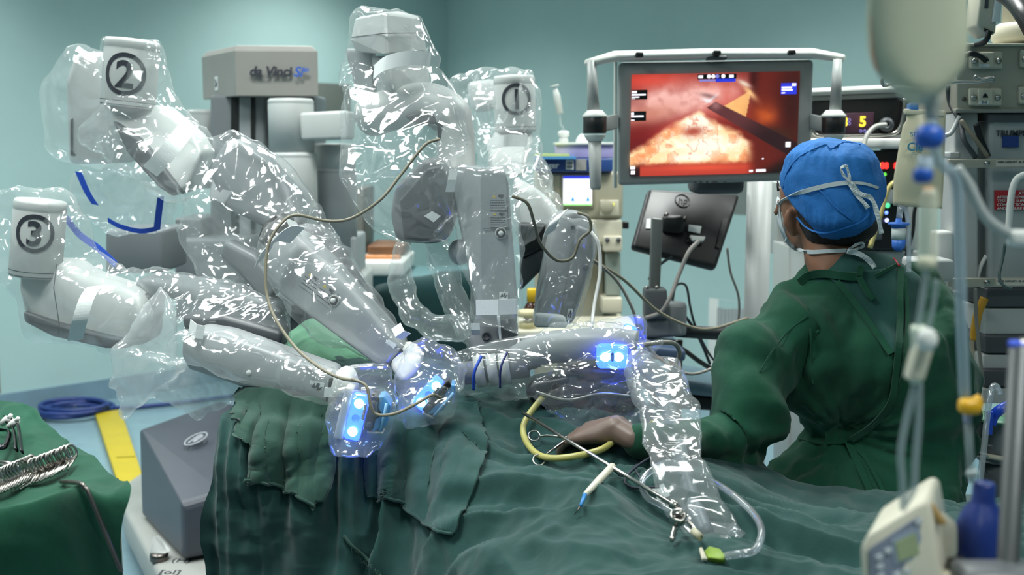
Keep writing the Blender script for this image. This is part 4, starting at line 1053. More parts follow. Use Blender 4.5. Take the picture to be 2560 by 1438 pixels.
def smooth_step(x, a, b):
    t = np.clip((x - a) / (b - a), 0, 1); return t * t * (3 - 2 * t)
def grid_obj(W, name, m, **kw):
    mb = M(); mb.grid([[tuple(p) for p in r] for r in W], True)
    return mb.build(name, m, **kw)

rows = [
    [(640, 960, 2.95), (800, 905, 2.95), (1000, 935, 2.85), (1200, 950, 2.85), (1450, 975, 2.8), (1700, 1050, 2.65), (1950, 1220, 2.4), (2250, 1260, 2.3), (2600, 1260, 2.3)],
    [(590, 1005, 2.5), (800, 1000, 2.45), (1020, 990, 2.55), (1230, 990, 2.6), (1480, 1030, 2.52), (1700, 1120, 2.4), (1940, 1310, 2.06), (2200, 1355, 1.95), (2600, 1350, 1.95)],
    [(562, 1080, 2.38), (790, 1085, 2.34), (1010, 1090, 2.38), (1240, 1090, 2.4), (1470, 1130, 2.28), (1680, 1210, 2.16), (1920, 1345, 1.93), (2200, 1390, 1.84), (2600, 1390, 1.84)],
    [(538, 1200, 2.34), (770, 1200, 2.3), (990, 1190, 2.3), (1220, 1190, 2.22), (1440, 1220, 2.12), (1650, 1290, 2.02), (1890, 1400, 1.83), (2200, 1430, 1.74), (2600, 1430, 1.74)],
    [(518, 1330, 2.33), (760, 1320, 2.28), (980, 1310, 2.24), (1200, 1310, 2.06), (1420, 1330, 1.95), (1620, 1390, 1.86), (1870, 1460, 1.72), (2200, 1480, 1.64), (2600, 1480, 1.64)],
    [(530, 1470, 2.33), (760, 1460, 2.27), (970, 1440, 2.2), (1190, 1450, 1.92), (1410, 1460, 1.79), (1610, 1490, 1.72), (1860, 1540, 1.62), (2200, 1550, 1.55), (2600, 1550, 1.55)],
    [(530, 1680, 2.33), (760, 1680, 2.26), (960, 1650, 2.17), (1180, 1640, 1.84), (1400, 1640, 1.70), (1600, 1650, 1.64), (1860, 1700, 1.56), (2200, 1700, 1.50), (2600, 1700, 1.5)],
    [(530, 2000, 2.33), (760, 2000, 2.26), (960, 2050, 2.15), (1180, 2200, 1.82), (1400, 2250, 1.68), (1600, 2300, 1.62), (1860, 2300, 1.54), (2200, 2300, 1.48), (2600, 2300, 1.48)],
]
NU, NV = 330, 250
W = surf(rows, NU, NV); Nn = normals(W)
U, Vv = np.meshgrid(np.linspace(0, 1, NU), np.linspace(0, 1, NV))
F_ = W.reshape(-1, 3)
hang = (smooth_step(Vv, .16, .30) * (1 - smooth_step(U, .24, .40))).reshape(-1)
top = 1 - hang
q = np.stack([F_[:, 0] * 14, F_[:, 2] * 1.5, F_[:, 1] * 1.0], 1)
pleat = (1 - 2 * np.abs(vnoise(q + 3.1 + .4 * np.stack([fbm(F_ * 4, 2)] * 3, 1)))) * .036 + (1 - 2 * np.abs(vnoise(q * 2.3 + 11))) * .018
qd = np.stack([F_[:, 0] * 3.2 + F_[:, 1] * 5.2, F_[:, 0] * 1.2 - F_[:, 1] * .8, F_[:, 2] * 2], 1)
wv = np.stack([fbm(F_ * 3 + 5, 2), fbm(F_ * 3 + 9, 2), F_[:, 0] * 0], 1)
diag = (1 - 2 * np.abs(vnoise(qd * np.array([1.6, 1., 1.]) + wv * .7))) * .024 + (1 - 2 * np.abs(vnoise(qd * np.array([3.6, 1.8, 1.]) + wv + 7))) * .011
small = .005 * crumple(F_, 16, 4, 77) + .0025 * (1 - 2 * np.abs(vnoise(F_ * np.array([22., 22., 12.]))))
bigb = .012 * fbm(F_ * 4.5 + 2, 2)
disp = pleat * hang + diag * top + small + bigb * top - .17 * facets(F_, .16, 1., 91, .9) - .30 * np.clip(vnoise(F_ * 4) * 2 + .5, 0, 1) * facets(F_, .05, 1., 93, .85)
# fold lines seen in the photograph: raised soft ridges along image curves
def ridge_along(path, width, height):
    pts = np.array([tuple(p) for p in pp(path, 10)])
    d2 = np.full(len(F_), 9.)
    for p in pts: d2 = np.minimum(d2, ((F_ - p) ** 2).sum(1))
    return height * np.exp(-d2 / (2 * width ** 2))
W = (F_ + Nn.reshape(-1, 3) * disp[:, None]).reshape(NV, NU, 3)
DRAPE = grid_obj(W, 'surgical_drape', M_DRAPE, label='large dark green cloth draped over the patient and operating table', cat='drape')
from mathutils.bvhtree import BVHTree
_dt = BVHTree.FromPolygons([tuple(p) for p in W.reshape(-1, 3)], [(i*NU+j, i*NU+j+1, (i+1)*NU+j+1, (i+1)*NU+j) for i in range(NV-1) for j in range(NU-1)])
def D(px, py, lift=0.):
    """point of the cloth seen at a pixel, lifted towards the camera side"""
    d = ray(px, py).normalized(); loc, n, _, _ = _dt.ray_cast(Vector((0, 0, CAMZ)), d)
    if loc is None: return P(px, py, 2.2)
    if n.dot(d) > 0: n = -n
    return loc + n * lift
def dp(lst, n=8, lift=.006): return sm([D(a, b, lift if len(r) == 0 else r[0]) for a, b, *r in lst], n)

# second, smaller cloth folded over the left end with a stitched hem
def overlay(ctrl, name, label, m, nu=90, nv=70, lift=.012, wob=.005, hem=True, seed=0):
    C = [[(a, b, 0) for a, b in r] for r in ctrl]
    A = np.array(C, float)
    def interp(A, n):
        K = len(A); t = np.linspace(0, K - 1 - 1e-6, n); i = t.astype(int); f = (t - i).reshape((-1,) + (1,) * (A.ndim - 1))
        Aq = np.concatenate([[2*A[0] - A[1]], A, [2*A[-1] - A[-2]]])
        p0, p1, p2, p3 = Aq[i], Aq[i+1], Aq[i+2], Aq[i+3]
        return .5 * (2*p1 + (p2-p0)*f + (2*p0-5*p1+4*p2-p3)*f*f + (3*p1-p0-3*p2+p3)*f**3)
    G = np.swapaxes(interp(np.swapaxes(interp(A, nv), 0, 1), nu), 0, 1)
    Wd = np.empty((nv, nu, 3))
    for i in range(nv):
        for j in range(nu):
            Wd[i, j] = D(G[i, j, 0], G[i, j, 1], lift)
    for _ in range(3):                                # soften what it lies on
        Wd[1:-1, 1:-1] = .5 * Wd[1:-1, 1:-1] + .125 * (Wd[:-2, 1:-1] + Wd[2:, 1:-1] + Wd[1:-1, :-2] + Wd[1:-1, 2:])
    f = Wd.reshape(-1, 3); n = normals(Wd).reshape(-1, 3)
    dd = wob * (1 - 2 * np.abs(vnoise(f * np.array([13., 10., 4.]) + seed))) + .45 * wob * crumple(f, 17, 4, seed) - .12 * facets(f, .08, 1., seed + 5, .88)
    Wd = (f + n * (dd + wob)[:, None]).reshape(nv, nu, 3)
    o = grid_obj(Wd, name, m, label=label, cat='drape')
    o.modifiers.new('s', 'SOLIDIFY').thickness = .003
    if hem:
        mb = M(); mb.tube([Vector(p) + Vector((0, -.001, 0)) for p in Wd[-1, ::2]], .0035, 6); mb.build('hem', m, o)
    return o
OV1 = overlay([[(600, 985), (680, 985), (760, 1005), (830, 1010)], [(585, 1070), (660, 1080), (750, 1090), (826, 1090)], [(618, 1130), (690, 1140), (760, 1150), (820, 1170)], [(600, 1202), (672, 1210), (735, 1238), (796, 1272)]],
    'cloth_flap', 'worn green cloth with a stitched hem folded over the left end of the drape', M_DRAPE2, seed=4)
OV2 = overlay([[(935, 1055), (1000, 1030), (1080, 1020), (1200, 1015)], [(920, 1160), (1010, 1120), (1100, 1100), (1210, 1090)], [(925, 1235), (1010, 1180), (1110, 1150), (1220, 1140)], [(935, 1245), (1020, 1268), (1075, 1320), (1140, 1340)]],
    'cloth_flap', 'green cloth sheet with a frayed lower edge below the plastic bag', M_DRAPE, seed=8, lift=.007, wob=.005)
# frayed edge
mb = M(); mb.tube(dp([(858, 1340), (880, 1365), (920, 1395), (950, 1440)], 8, .006), .0035, 5); 
rg = random.Random(3)
for k in range(40):
    t_ = rg.random(); a = D(860 + 90 * t_ + rg.uniform(-3, 3), 1342 + 95 * t_, .006); mb.tube([a, a + Vector((rg.uniform(-.012, .012), -.004, rg.uniform(-.02, .002)))], .0006, 3)
mb.build('frayed_seam', M_DRAPE2, DRAPE, kind='stuff')

# back drape over the patient's far side, lighter green, between the arms
rows_b = [[(700, 850, 3.1), (780, 800, 3.12), (850, 835, 3.05), (930, 880, 3.0), (1010, 940, 2.9)],
          [(690, 900, 3.0), (780, 870, 2.95), (860, 890, 2.92), (940, 920, 2.88), (1020, 960, 2.84)],
          [(680, 1000, 2.85), (780, 980, 2.8), (860, 980, 2.8), (940, 990, 2.8), (1020, 1000, 2.8)],
          [(680, 1100, 2.8), (780, 1100, 2.75), (860, 1100, 2.75), (940, 1100, 2.75), (1020, 1100, 2.75)]]
Wb = surf(rows_b, 90, 60); fb = Wb.reshape(-1, 3)
Wb = (fb + normals(Wb).reshape(-1, 3) * (.008 * (1 - 2*np.abs(vnoise(fb * np.array([8., 8., 14.])))) + .006 * crumple(fb, 12, 4, 8))[:, None]).reshape(60, 90, 3)
grid_obj(Wb, 'cloth_flap', cloth_mat('pale_green_cloth', '#4d8266', '#5d9274'), label='paler green cloth heaped behind the two left forearms', cat='drape')

# ================================================================== things lying on the drape
# long steel suction rod with its valve
t = thing('suction_rod', 'long thin steel suction rod with a round valve lying across the drape', 'surgical rod', D(1700, 1330))
r0, r1 = D(1318, 1060, .055), D(1672, 1312, .045)
mb = M(); mb.tube([r0, r0.lerp(r1, .5), r1], .0038, 10); mb.build('shaft', M_STEEL, t)
r2, r3, r4 = D(1692, 1326, .042), D(1712, 1341, .04), D(1757, 1374, .03)
mb = M(); mb.tube([r1.lerp(r2, -.15), r1, r1.lerp(r2, .5), r2], [.006, .0085, .0085, .007], 12); mb.build('collar', M_STEEL, t)
mb = M(); mb.tube([r2, r4], .0042, 10); mb.build('tail_tube', M_STEEL, t)
nv_ = Vector((0, -.6, .8)); mb = M(); mb.lathe([(.014, -.006), (.015, 0), (.015, .008), (.013, .010), (.010, .010), (.009, .008), (.0005, .008)], r3, frame_rot(nv_), 24); mb.build('valve', M_STEEL, t)
mb = M(); mb.box(r3 + nv_.normalized() * .0105, (.02, .003, .002), None); mb.build('valve_slot', M_DSTEEL, t)
r5 = D(1682, 1368, .01); mb = M(); mb.tube([r3, r3.lerp(r5, .4), r3.lerp(r5, .45), r3.lerp(r5, .6), r3.lerp(r5, .65), r3.lerp(r5, .8), r3.lerp(r5, .85), r5], [.0035, .0035, .006, .0045, .006, .0045, .006, .003], 10); mb.build('side_port', M_STEEL, t)
mb = M(); mb.tube([r4.lerp(r3, .3), r4], [.0065, .0065], 10); mb.build('end_collar', mat('ivory_collar', '#b9b49a', .5), t)
# green clip and ivory tag at the end
t = thing('green_clip', 'small olive green plastic clip at the end of the suction rod', 'clip', D(1790, 1400))
mb = M(); mb.slab([D(1762, 1392, .012), D(1772, 1378, .014), D(1800, 1388, .014), D(1816, 1404, .012), D(1806, 1412, .012), D(1768, 1405, .012)], (0, .01, -.012), .003); mb.build('clip_body', mat('olive_clip', '#7d9a2e', .4), t)
mb = M(); mb.slab([D(1750, 1380, .01), D(1758, 1378, .01), D(1766, 1408, .01), D(1758, 1412, .01)], (0, .004, -.006), .001); mb.build('ivory_tag', M_CREAM, t)
# cautery pencil
t = thing('cautery_pencil', 'white cautery pencil with a blue tip lying under the steel rod', 'surgical pencil', D(1500, 1230))
p0, p1, p2 = D(1540, 1184, .02), D(1470, 1262, .02), D(1452, 1276, .016)
mb = M(); mb.tube([p0, p0.lerp(p1, .04), p0.lerp(p1, .5), p0.lerp(p1, .85), p1], [.0055, .0078, .0074, .006, .0045], 14); mb.build('barrel', mat('ivory_plastic', '#d9d5c2', .4, var=.03), t)
mb = M(); mb.tube([p1, p2], [.0042, .003], 10); mb.build('blue_collar', mat('sky_collar', '#2f7fc0', .4), t)
mb = M(); mb.tube([p2, D(1436, 1294, .008)], [.0016, .0006], 6); mb.build('tip', M_DSTEEL, t)
mb = M(); mb.tube(dp([(1540, 1186, .01), (1560, 1196, .005), (1600, 1170, .01), (1640, 1150, .03), (1660, 1140, .05)], 8), .0026, 8); mb.build('pencil_cord', mat('navy_wire', '#1c2436', .5), t)
mb = M(); mb.tube(dp([(1592, 1170, .008), (1562, 1205), (1580, 1222), (1620, 1222), (1650, 1220)], 8), .0026, 8); mb.build('pencil_cord', mat('navy_wire', '#1c2436', .5), t)
mb = M(); mb.tube(dp([(1586, 1174, .008), (1600, 1200), (1616, 1220)], 6), .002, 8); mb.build('pencil_cord', mat('navy_wire', '#1c2436', .5), t)
# yellow latex tube loop
pth = dp([(1360, 1030, .05), (1325, 1055, .03), (1306, 1090, .02), (1318, 1125, .02), (1360, 1158, .022), (1420, 1168, .025), (1480, 1158, .025), (1520, 1138, .02), (1545, 1118, .03)], 8)
mb = M(); mb.tube(relax(pth, 60), .0068, 14)
m_ = mat('yellow_latex', '#b9b469', .35, var=.05, trans=.15, sub=.2); mb.build('latex_tube', m_, label='looped yellow latex tube on the drape', cat='tube')
# hemostats
def hemostat(ringA, ringB, pivot, tip, label, rr=.0135):
    t = thing('hemostat', label, 'hemostat', D(*pivot), 'steel clamps lying on the drape')
    for k, (ring, end) in enumerate(((ringA, tip), (ringB, (tip[0] + 2, tip[1] + 4)))):
        c = D(*ring, .016); pv = D(*pivot, .018 + .003 * k); e = D(*end, .018)
        up = Vector((0, -.55, .83)); x = Vector((1, 0, 0)); y = up.cross(x)
        ringp = [c + x * rr * math.cos(a * math.pi / 12) * .9 + y * rr * 1.05 * math.sin(a * math.pi / 12) for a in range(25)]
        mb = M(); mb.tube(ringp, .0018, 8, cap=False); mb.build('finger_ring', M_STEEL, t)
        d = (pv - c).normalized(); mb = M(); mb.tube(sm([c + d * rr * .95, c.lerp(pv, .4) + Vector((0, 0, .002)), pv, e]), [.0024] * 9 + [.0028] * 8 + [.0022] * 8, 8); mb.build('shank', M_STEEL, t)
    mb = M(); mb.lathe([(.004, -.004), (.004, .006)], D(*pivot, .01), frame_rot((0, -.5, .8)), 12); mb.build('pivot_screw', M_STEEL, t)
    return t
hemostat((1341, 1104), (1360, 1154), (1442, 1112), (1495, 1104), 'steel hemostat with finger rings inside the yellow tube loop')
mb = M(); rg = random.Random(5)
c = D(1490, 1104, .012)
V_, N_, F__ = remeshed([[(D(1480, 1106, .01), .006), (D(1500, 1106, .012), .008)]], .003, 1)
V_ = V_ + N_ * (.004 * crumple(V_, 60, 4, 2))[:, None]; mb.add(V_, F__, True)
mb.build('gauze_scrap', mat('gauze', '#c7ccc8', .9, bump=.3, bscale=300), label='scrap of white gauze in the jaws of the hemostat', cat='gauze')
# clear suction tube loops
TUBE = plastic_mat('clear_tube', .22, '#dfe7ee', .05, bump=.0, gloss=1.6)
mb = M(); mb.tube(dp([(1700, 1290, .03), (1650, 1280, .025), (1622, 1250, .025), (1620, 1215, .025), (1650, 1195, .03), (1690, 1190, .03)], 8), .0065, 12)
mb.build('clear_tube', TUBE, label='short loop of clear tube beside the steel rod', cat='tube')
mb = M(); mb.tube(sm([P(1775, 1200, 2.1), P(1830, 1235, 2.0), P(1884, 1285, 1.9), P(1904, 1330, 1.82), P(1888, 1375, 1.76), D(1845, 1410, .045), D(1812, 1406, .02)]), .0065, 12)
mb.build('clear_tube', TUBE, label='long loop of clear tube curving round below the plastic sleeve', cat='tube')
mb = M(); mb.slab([D(1632, 1225, .006), D(1660, 1212, .006), D(1678, 1240, .006), D(1648, 1254, .006)], (0, .002, -.001)); mb.build('paper_label', M_PAPER, label='small white paper label inside the short clear tube loop', cat='label')
# ================================================================== seated person, seen from behind
PERS = thing('person', 'person in green gown and blue cap seated facing away, watching the monitor', 'person', Vector((P(2180, 1200, 2.6).x, 2.6, 0)))
M_SKIN = mat('skin', '#8a6048', .55, var=.08, vscale=20, sub=.15)
M_GLOVE_SHADED = mat('latex_glove_shaded', '#6f5c52', .45, var=.08, sub=.1)  # beige darkened: the shade on the hand is put into the colour
M_HAIR = mat('black_hair', '#16110e', .6, var=.3, vscale=60, bump=.6, bscale=300)
M_CAP = mat('blue_cap_cloth', '#2372bd', .8, var=.1, vscale=9, bump=.18, bscale=120)
M_MASK = mat('mask_ties', '#cdd6d8', .85, var=.04, bump=.1, bscale=150)
_cast = []
def reg(V, F): _cast.append(BVHTree.FromPolygons([tuple(v) for v in V], F))
def C(px, py, lift=.003, Yd=2.5):
    """front-most registered body surface at a pixel, lifted towards the viewer"""
    o = Vector((0, 0, CAMZ)); d = ray(px, py).normalized(); best = None
    for b in _cast:
        loc, n, _, ds = b.ray_cast(o, d)
        if loc is not None and (best is None or ds < best[1]): best = (loc, ds)
    if best is None: return P(px, py, Yd)
    return best[0] - d * lift
def blob(name, groups, m, voxel, parent, f=None, smooth=4, world=None, **kw):
    gs = [sph(g) for g in groups] + (world or [])
    V, N, F = remeshed(gs, voxel, smooth)
    if f is not None: V = V + N * f(V)[:, None]
    reg(V, F)
    mb = M(); mb.add(V, F, True); return mb.build(name, m, parent, **kw), V

def hand(base, direc, upv, curl, s_=1.):
    """gloved hand as one surface: palm, four unequal bent fingers and a thumb from the side of the palm"""
    d = Vector(direc).normalized(); u = Vector(upv); u = (u - d * u.dot(d)).normalized(); x = d.cross(u)
    g = [[(base, .03 * s_), (base + d * .03 * s_ + x * .018 * s_, .019 * s_), (base + d * .03 * s_ - x * .022 * s_, .017 * s_), (base + d * .085 * s_ + x * .028 * s_, .013 * s_), (base + d * .08 * s_ - x * .03 * s_, .012 * s_)]]
    for k, (off, ln) in enumerate(((.03, .074), (.011, .082), (-.010, .076), (-.029, .060))):
        a = base + d * .088 * s_ + x * off * s_; dirv = d.copy(); r_ = .0092 * s_
        for j in range(3):
            dirv = (dirv - u * curl * (1.0 if j else .6)).normalized()
            b = a + dirv * ln * (.45, .32, .23)[j] * s_
            g.append([(a, r_), (b, r_ * .93)]); a = b; r_ *= .93
    a = base + d * .025 * s_ + x * .032 * s_; dirv = (d * .7 + x * .8 - u * .2).normalized()
    for j in range(3):
        b = a + dirv * (.034, .028, .022)[j] * s_; g.append([(a, .0115 * s_), (b, .010 * s_)]); a = b; dirv = (dirv + d * .35 - u * .2).normalized()
    return g
wr = D(1592, 1118, .035); hb = D(1552, 1106, .035)
gl = hand(hb, D(1470, 1098, .02) - hb, (0, -.3, 1), .42)
gl.append([(wr, .026), (hb, .028)])
# body: head, face, neck, hidden trunk and both hands as one skin
body, _ = blob('body', [
    [(2085, 455, 2.66, 100), (2030, 480, 2.72, 80), (2100, 520, 2.62, 80)],
    [(2018, 505, 2.73, 68), (2022, 560, 2.73, 58), (2010, 590, 2.74, 42), (2070, 560, 2.66, 70)],
    [(2068, 590, 2.66, 62), (2080, 680, 2.63, 66), (2120, 780, 2.62, 80)],
    [(1972, 530, 2.66, 10), (1968, 558, 2.665, 12), (1984, 585, 2.67, 10), (1992, 530, 2.68, 10)],
    [(2120, 780, 2.63, 70), (2180, 950, 2.66, 60), (2190, 1200, 2.68, 60)],
    [(1950, 505, 2.76, 9), (1940, 535, 2.775, 8)],
], M_SKIN, .007, PERS, smooth=3)
gv = remeshed(gl, .0036, 3); mb = M(); mb.add(gv[0], gv[2], True); reg(gv[0], gv[2]); mb.build('gloved_hand', M_GLOVE_SHADED, PERS, label='beige latex-gloved hand')
# hair below the cap
blob('hair', [[(2085, 480, 2.64, 98), (2110, 545, 2.62, 78), (2060, 570, 2.63, 52), (2150, 560, 2.63, 48), (2040, 540, 2.66, 48)]], M_HAIR, .008, PERS, lambda V: .0015 * crumple(V, 60, 4, 3))
# green shirt under the gown, with its own stand collar
blob('shirt', [[(2060, 700, 2.63, 54), (2130, 680, 2.6, 60), (2200, 680, 2.6, 50), (2260, 720, 2.6, 50), (2020, 770, 2.62, 60), (2200, 900, 2.56, 120)]], M_GOWN2, .010, PERS,
     lambda V: .004 * crumple(V, 9, 4, 5))
# gown
def gown_folds(V):
    wv = np.stack([fbm(V * 3 + 1, 2), fbm(V * 3 + 5, 2), fbm(V * 3 + 9, 2)], 1)
    q = np.stack([V[:, 0] * 9 + V[:, 2] * 3.5, V[:, 2] * 1.6 - V[:, 0] * 1.2, V[:, 1] * 4], 1) + wv * .6
    d = .021 * (1 - 2 * np.abs(vnoise(q))) + .011 * (1 - 2 * np.abs(vnoise(q * np.array([2.2, 1.5, 1.3]) + 7))) + .005 * crumple(V, 11, 4, 4)
    d -= .36 * facets(V, .15, 1., 17, .92) + .42 * np.clip(vnoise(V * 4.5) * 2 + .6, 0, 1) * facets(V, .055, 1., 19, .88)
    c = np.array(tuple(P(2118, 1105, 2.46))); r2 = ((V - c) ** 2).sum(1)
    d -= .05 * np.exp(-r2 / (2 * .055 ** 2))
    dz = V[:, 2] - c[2]; left = V[:, 0] < c[0] + .02
    d -= np.where(left, .020 * np.exp(-dz ** 2 / (2 * .018 ** 2)), .006 * np.exp(-dz ** 2 / (2 * .02 ** 2)))
    ang = np.arctan2(V[:, 2] - c[2], V[:, 0] - c[0]); near = np.exp(-r2 / (2 * .2 ** 2))
    d += near * .009 * tri(ang * 3.2)
    fore = smooth_step(V[:, 0], P(1700, 1100, 2.4).x, P(1850, 1100, 2.4).x)
    return d * (.25 + .75 * fore)
gw = [[(D(1602, 1116, .026), .031), (D(1690, 1122, .02), .036)], [(D(1690, 1122, .02), .036), (P(1820, 1108, 2.44), .066)]]
gown, GV = blob('gown', [
    [(2060, 735, 2.63, 42), (2120, 745, 2.6, 60), (1975, 800, 2.6, 70), (2090, 900, 2.56, 110), (2030, 960, 2.56, 90)],
    [(2295, 730, 2.62, 42), (2330, 790, 2.6, 62), (2310, 900, 2.57, 90), (2250, 950, 2.55, 110), (2340, 1000, 2.58, 84)],
    [(2090, 900, 2.56, 110), (2260, 930, 2.55, 115), (2330, 1040, 2.57, 94), (2070, 1030, 2.56, 84), (2080, 1110, 2.55, 82), (2330, 1150, 2.56, 96)],
    [(2080, 1110, 2.55, 82), (2330, 1130, 2.56, 96), (2310, 1300, 2.5, 105), (2000, 1270, 2.5, 105)],
    [(2310, 1290, 2.5, 105), (2000, 1260, 2.5, 105), (1960, 1300, 2.45, 80), (2000, 1880, 2.6, 110), (2310, 1880, 2.6, 110)],
    [(1975, 800, 2.6, 72), (1902, 900, 2.5, 82), (1876, 1000, 2.45, 86)],
    [(1905, 900, 2.5, 86), (1868, 1030, 2.44, 86), (1842, 1095, 2.43, 82)],
    [(2330, 790, 2.6, 62), (2362, 960, 2.56, 58), (2368, 1120, 2.52, 56)],
], M_GOWN, .008, PERS, gown_folds, smooth=4, world=gw)
# dark shirt back shown in the open V of the gown, with folded gown edges either side
def patch(name, ctrl, m, parent, lift, nu=24, nv=30):
    A = np.array(ctrl, float); G = []
    for i in range(nv):
        t_ = i / (nv - 1) * (len(A) - 1); k = min(int(t_), len(A) - 2); f = t_ - k
        l = A[k, 0] * (1 - f) + A[k+1, 0] * f; r = A[k, 1] * (1 - f) + A[k+1, 1] * f
        G.append([C(*(l * (1 - j/(nu-1)) + r * (j/(nu-1))), lift) for j in range(nu)])
    mb = M(); mb.grid(G, True); return mb.build(name, m, parent, solid=.002)
patch('shirt_back', [[(2062, 688), (2246, 668)], [(2096, 715), (2247, 715)], [(2150, 780), (2248, 790)], [(2205, 850), (2246, 860)], [(2228, 880), (2236, 882)]], M_GOWN2, PERS, .004)
def strip(name, pts, w_, m, parent, lift=.006, th=.002, n=6, Yd=2.5):
    """cloth ribbon laid on the body along pixels; w_ in pixels"""
    c = sm([C(a, b, lift, Yd) for a, b in pts], n); G = [[], []]
    for i, p in enumerate(c):
        d = (c[min(len(c)-1, i+1)] - c[max(0, i-1)]).normalized(); s_ = d.cross(Vector((0, 1, 0))).normalized() * w_ * S(p.y) * .5
        G[0].append(p - s_); G[1].append(p + s_)
    mb = M(); mb.grid(G, False); return mb.build(name, m, parent, solid=th)
strip('gown_edge', [(2092, 704), (2140, 760), (2190, 830), (2228, 885)], 15, M_GOWN, gown, .008, .004)
strip('gown_edge', [(2252, 668), (2250, 740), (2250, 800), (2246, 870), (2238, 950), (2225, 1010), (2180, 1065), (2128, 1100)], 16, M_GOWN, gown, .010, .005)
strip('gown_edge', [(2262, 690), (2268, 800), (2260, 900), (2246, 980), (2200, 1050), (2140, 1098)], 10, M_GOWN, gown, .010, .004)
strip('collar_band', [(1998, 706), (2020, 690), (2060, 684), (2110, 690), (2152, 692)], 20, M_GOWN, gown, .012, .006)
strip('collar_band', [(2190, 690), (2215, 676), (2246, 660)], 9, M_GOWN, gown, .010, .004)
strip('collar_tie', [(2150, 690), (2156, 672), (2148, 668), (2146, 690)], 8, M_GOWN, gown, .016, .003)
strip('collar_tie', [(2146, 690), (2160, 715), (2172, 735), (2184, 748)], 15, M_GOWN, gown, .014, .003)
strip('shoulder_seam', [(2020, 770), (2026, 830), (2030, 900), (2032, 960)], 5, M_GOWN, gown, .003)
strip('sleeve_seam', [(2020, 790), (1970, 830), (1930, 880), (1900, 930)], 4, M_GOWN, gown, .003)
strip('waist_tie', [(1998, 1100), (2040, 1108), (2080, 1108), (2120, 1104)], 7, M_GOWN, gown, .006, .003)
strip('waist_tie', [(2120, 1104), (2140, 1150), (2168, 1210), (2190, 1270), (2200, 1300)], 17, M_GOWN, gown, .006, .002)
strip('waist_tie', [(2120, 1104), (2160, 1140), (2195, 1200), (2215, 1240)], 10, M_GOWN, gown, .005, .002)
strip('red_thread', [(2234, 645), (2240, 652), (2246, 662), (2252, 665)], 4, M_RED, gown, .014)
# cap
def cap_f(V):
    c = np.array(tuple(P(2080, 460, 2.62)))
    d = .0015 * crumple(V, 12, 4, 6) - .17 * facets(V, .06, 1., 23, .75) + .003 * (1 - 2 * np.abs(vnoise(V * np.array([16., 10., 16.]))))
    dz = V[:, 2] - c[2]
    ang = np.arctan2(V[:, 0] - c[0], V[:, 1] - c[1])
    d += .0035 * tri(ang * 4) * np.exp(-((dz - .07) / .03) ** 2)          # gathers below the crown seam
    d += .003 * tri(ang * 5.5) * np.exp(-((dz + .085) / .03) ** 2)        # elastic at the nape
    return d
cap, _ = blob('cap', [[(2050, 442, 2.665, 96), (2070, 436, 2.62, 94), (2108, 450, 2.6, 100), (2100, 512, 2.59, 90), (2146, 490, 2.6, 62), (2120, 460, 2.72, 80)]], M_CAP, .006, PERS, cap_f, smooth=3)
strip('cap_seam', [(1957, 470), (1968, 430), (1995, 395), (2030, 375), (2064, 362), (2078, 372), (2096, 362), (2118, 355), (2150, 362)], 3.0, M_CAP, cap, .002, .004)
strip('cap_fold', [(1984, 490), (2040, 472), (2090, 520), (2130, 550)], 2.5, M_CAP, cap, .0015, .004)
strip('cap_hem', [(1992, 545), (2020, 572), (2060, 582), (2110, 570), (2160, 548), (2190, 500)], 4, M_CAP, cap, .002, .005)
# mask ties and mask edge
mask = strip('mask_tie', [(1946, 512), (1962, 498), (2000, 482), (2050, 468), (2090, 460), (2125, 456)], 11, M_MASK, PERS, .006)
strip('mask_tie', [(2125, 456), (2160, 459), (2185, 466), (2196, 470)], 7, M_MASK, PERS, .006)
def ribbon(name, pts, w_, Yd, m=M_MASK, n=6):
    c = pp([(a, b, Yd) for a, b in pts], n); G = [[], []]
    for i, p in enumerate(c):
        d = (c[min(len(c)-1, i+1)] - c[max(0, i-1)]).normalized(); s_ = d.cross(Vector((0, 1, 0))).normalized() * w_ * S(Yd) * .5
        tw = Vector((0, .003 * math.sin(i * .8), 0))
        G[0].append(p - s_ + tw); G[1].append(p + s_ - tw)
    mb = M(); mb.grid(G, False); return mb.build(name, m, PERS, solid=.0012)
yb = C(2125, 456, .01).y
ribbon('mask_bow', [(2126, 456), (2108, 436), (2104, 420), (2116, 416), (2122, 436), (2126, 456)], 6, yb)
ribbon('mask_tail', [(2125, 456), (2132, 474), (2150, 496), (2170, 520)], 10, yb)
ribbon('mask_tail', [(2127, 458), (2150, 484), (2178, 496), (2192, 530), (2204, 584)], 11, yb)
strip('mask_tie', [(1964, 598), (1985, 620), (2020, 630), (2070, 628), (2116, 626)], 10, M_MASK, PERS, .006)
yn = C(2118, 626, .012).y
ribbon('mask_bow', [(2118, 626), (2140, 612), (2156, 608), (2158, 616), (2140, 624), (2118, 627)], 6, yn)
ribbon('mask_tail', [(2118, 628), (2150, 636), (2182, 662), (2196, 700), (2214, 740), (2230, 768)], 13, yn - .03)
ribbon('mask_tail', [(2182, 662), (2178, 680), (2172, 698)], 8, yn - .03)
mb = M(); mb.grid([[P(1944, 492, 2.78), P(1940, 520, 2.80), P(1944, 560, 2.79), P(1962, 600, 2.76)], [P(1952, 500, 2.74), P(1950, 525, 2.75), P(1956, 565, 2.75), P(1970, 604, 2.73)]], True)
mb.build('face_mask', M_MASK, PERS, solid=.003)
mb = M(); mb.tube(pp([(1944, 452, 2.79), (1948, 470, 2.78), (1962, 488, 2.74)]), .002, 6); mb.tube(pp([(1944, 458, 2.79), (1946, 478, 2.79)]), .003, 6); mb.build('glasses', M_BLACK, PERS)
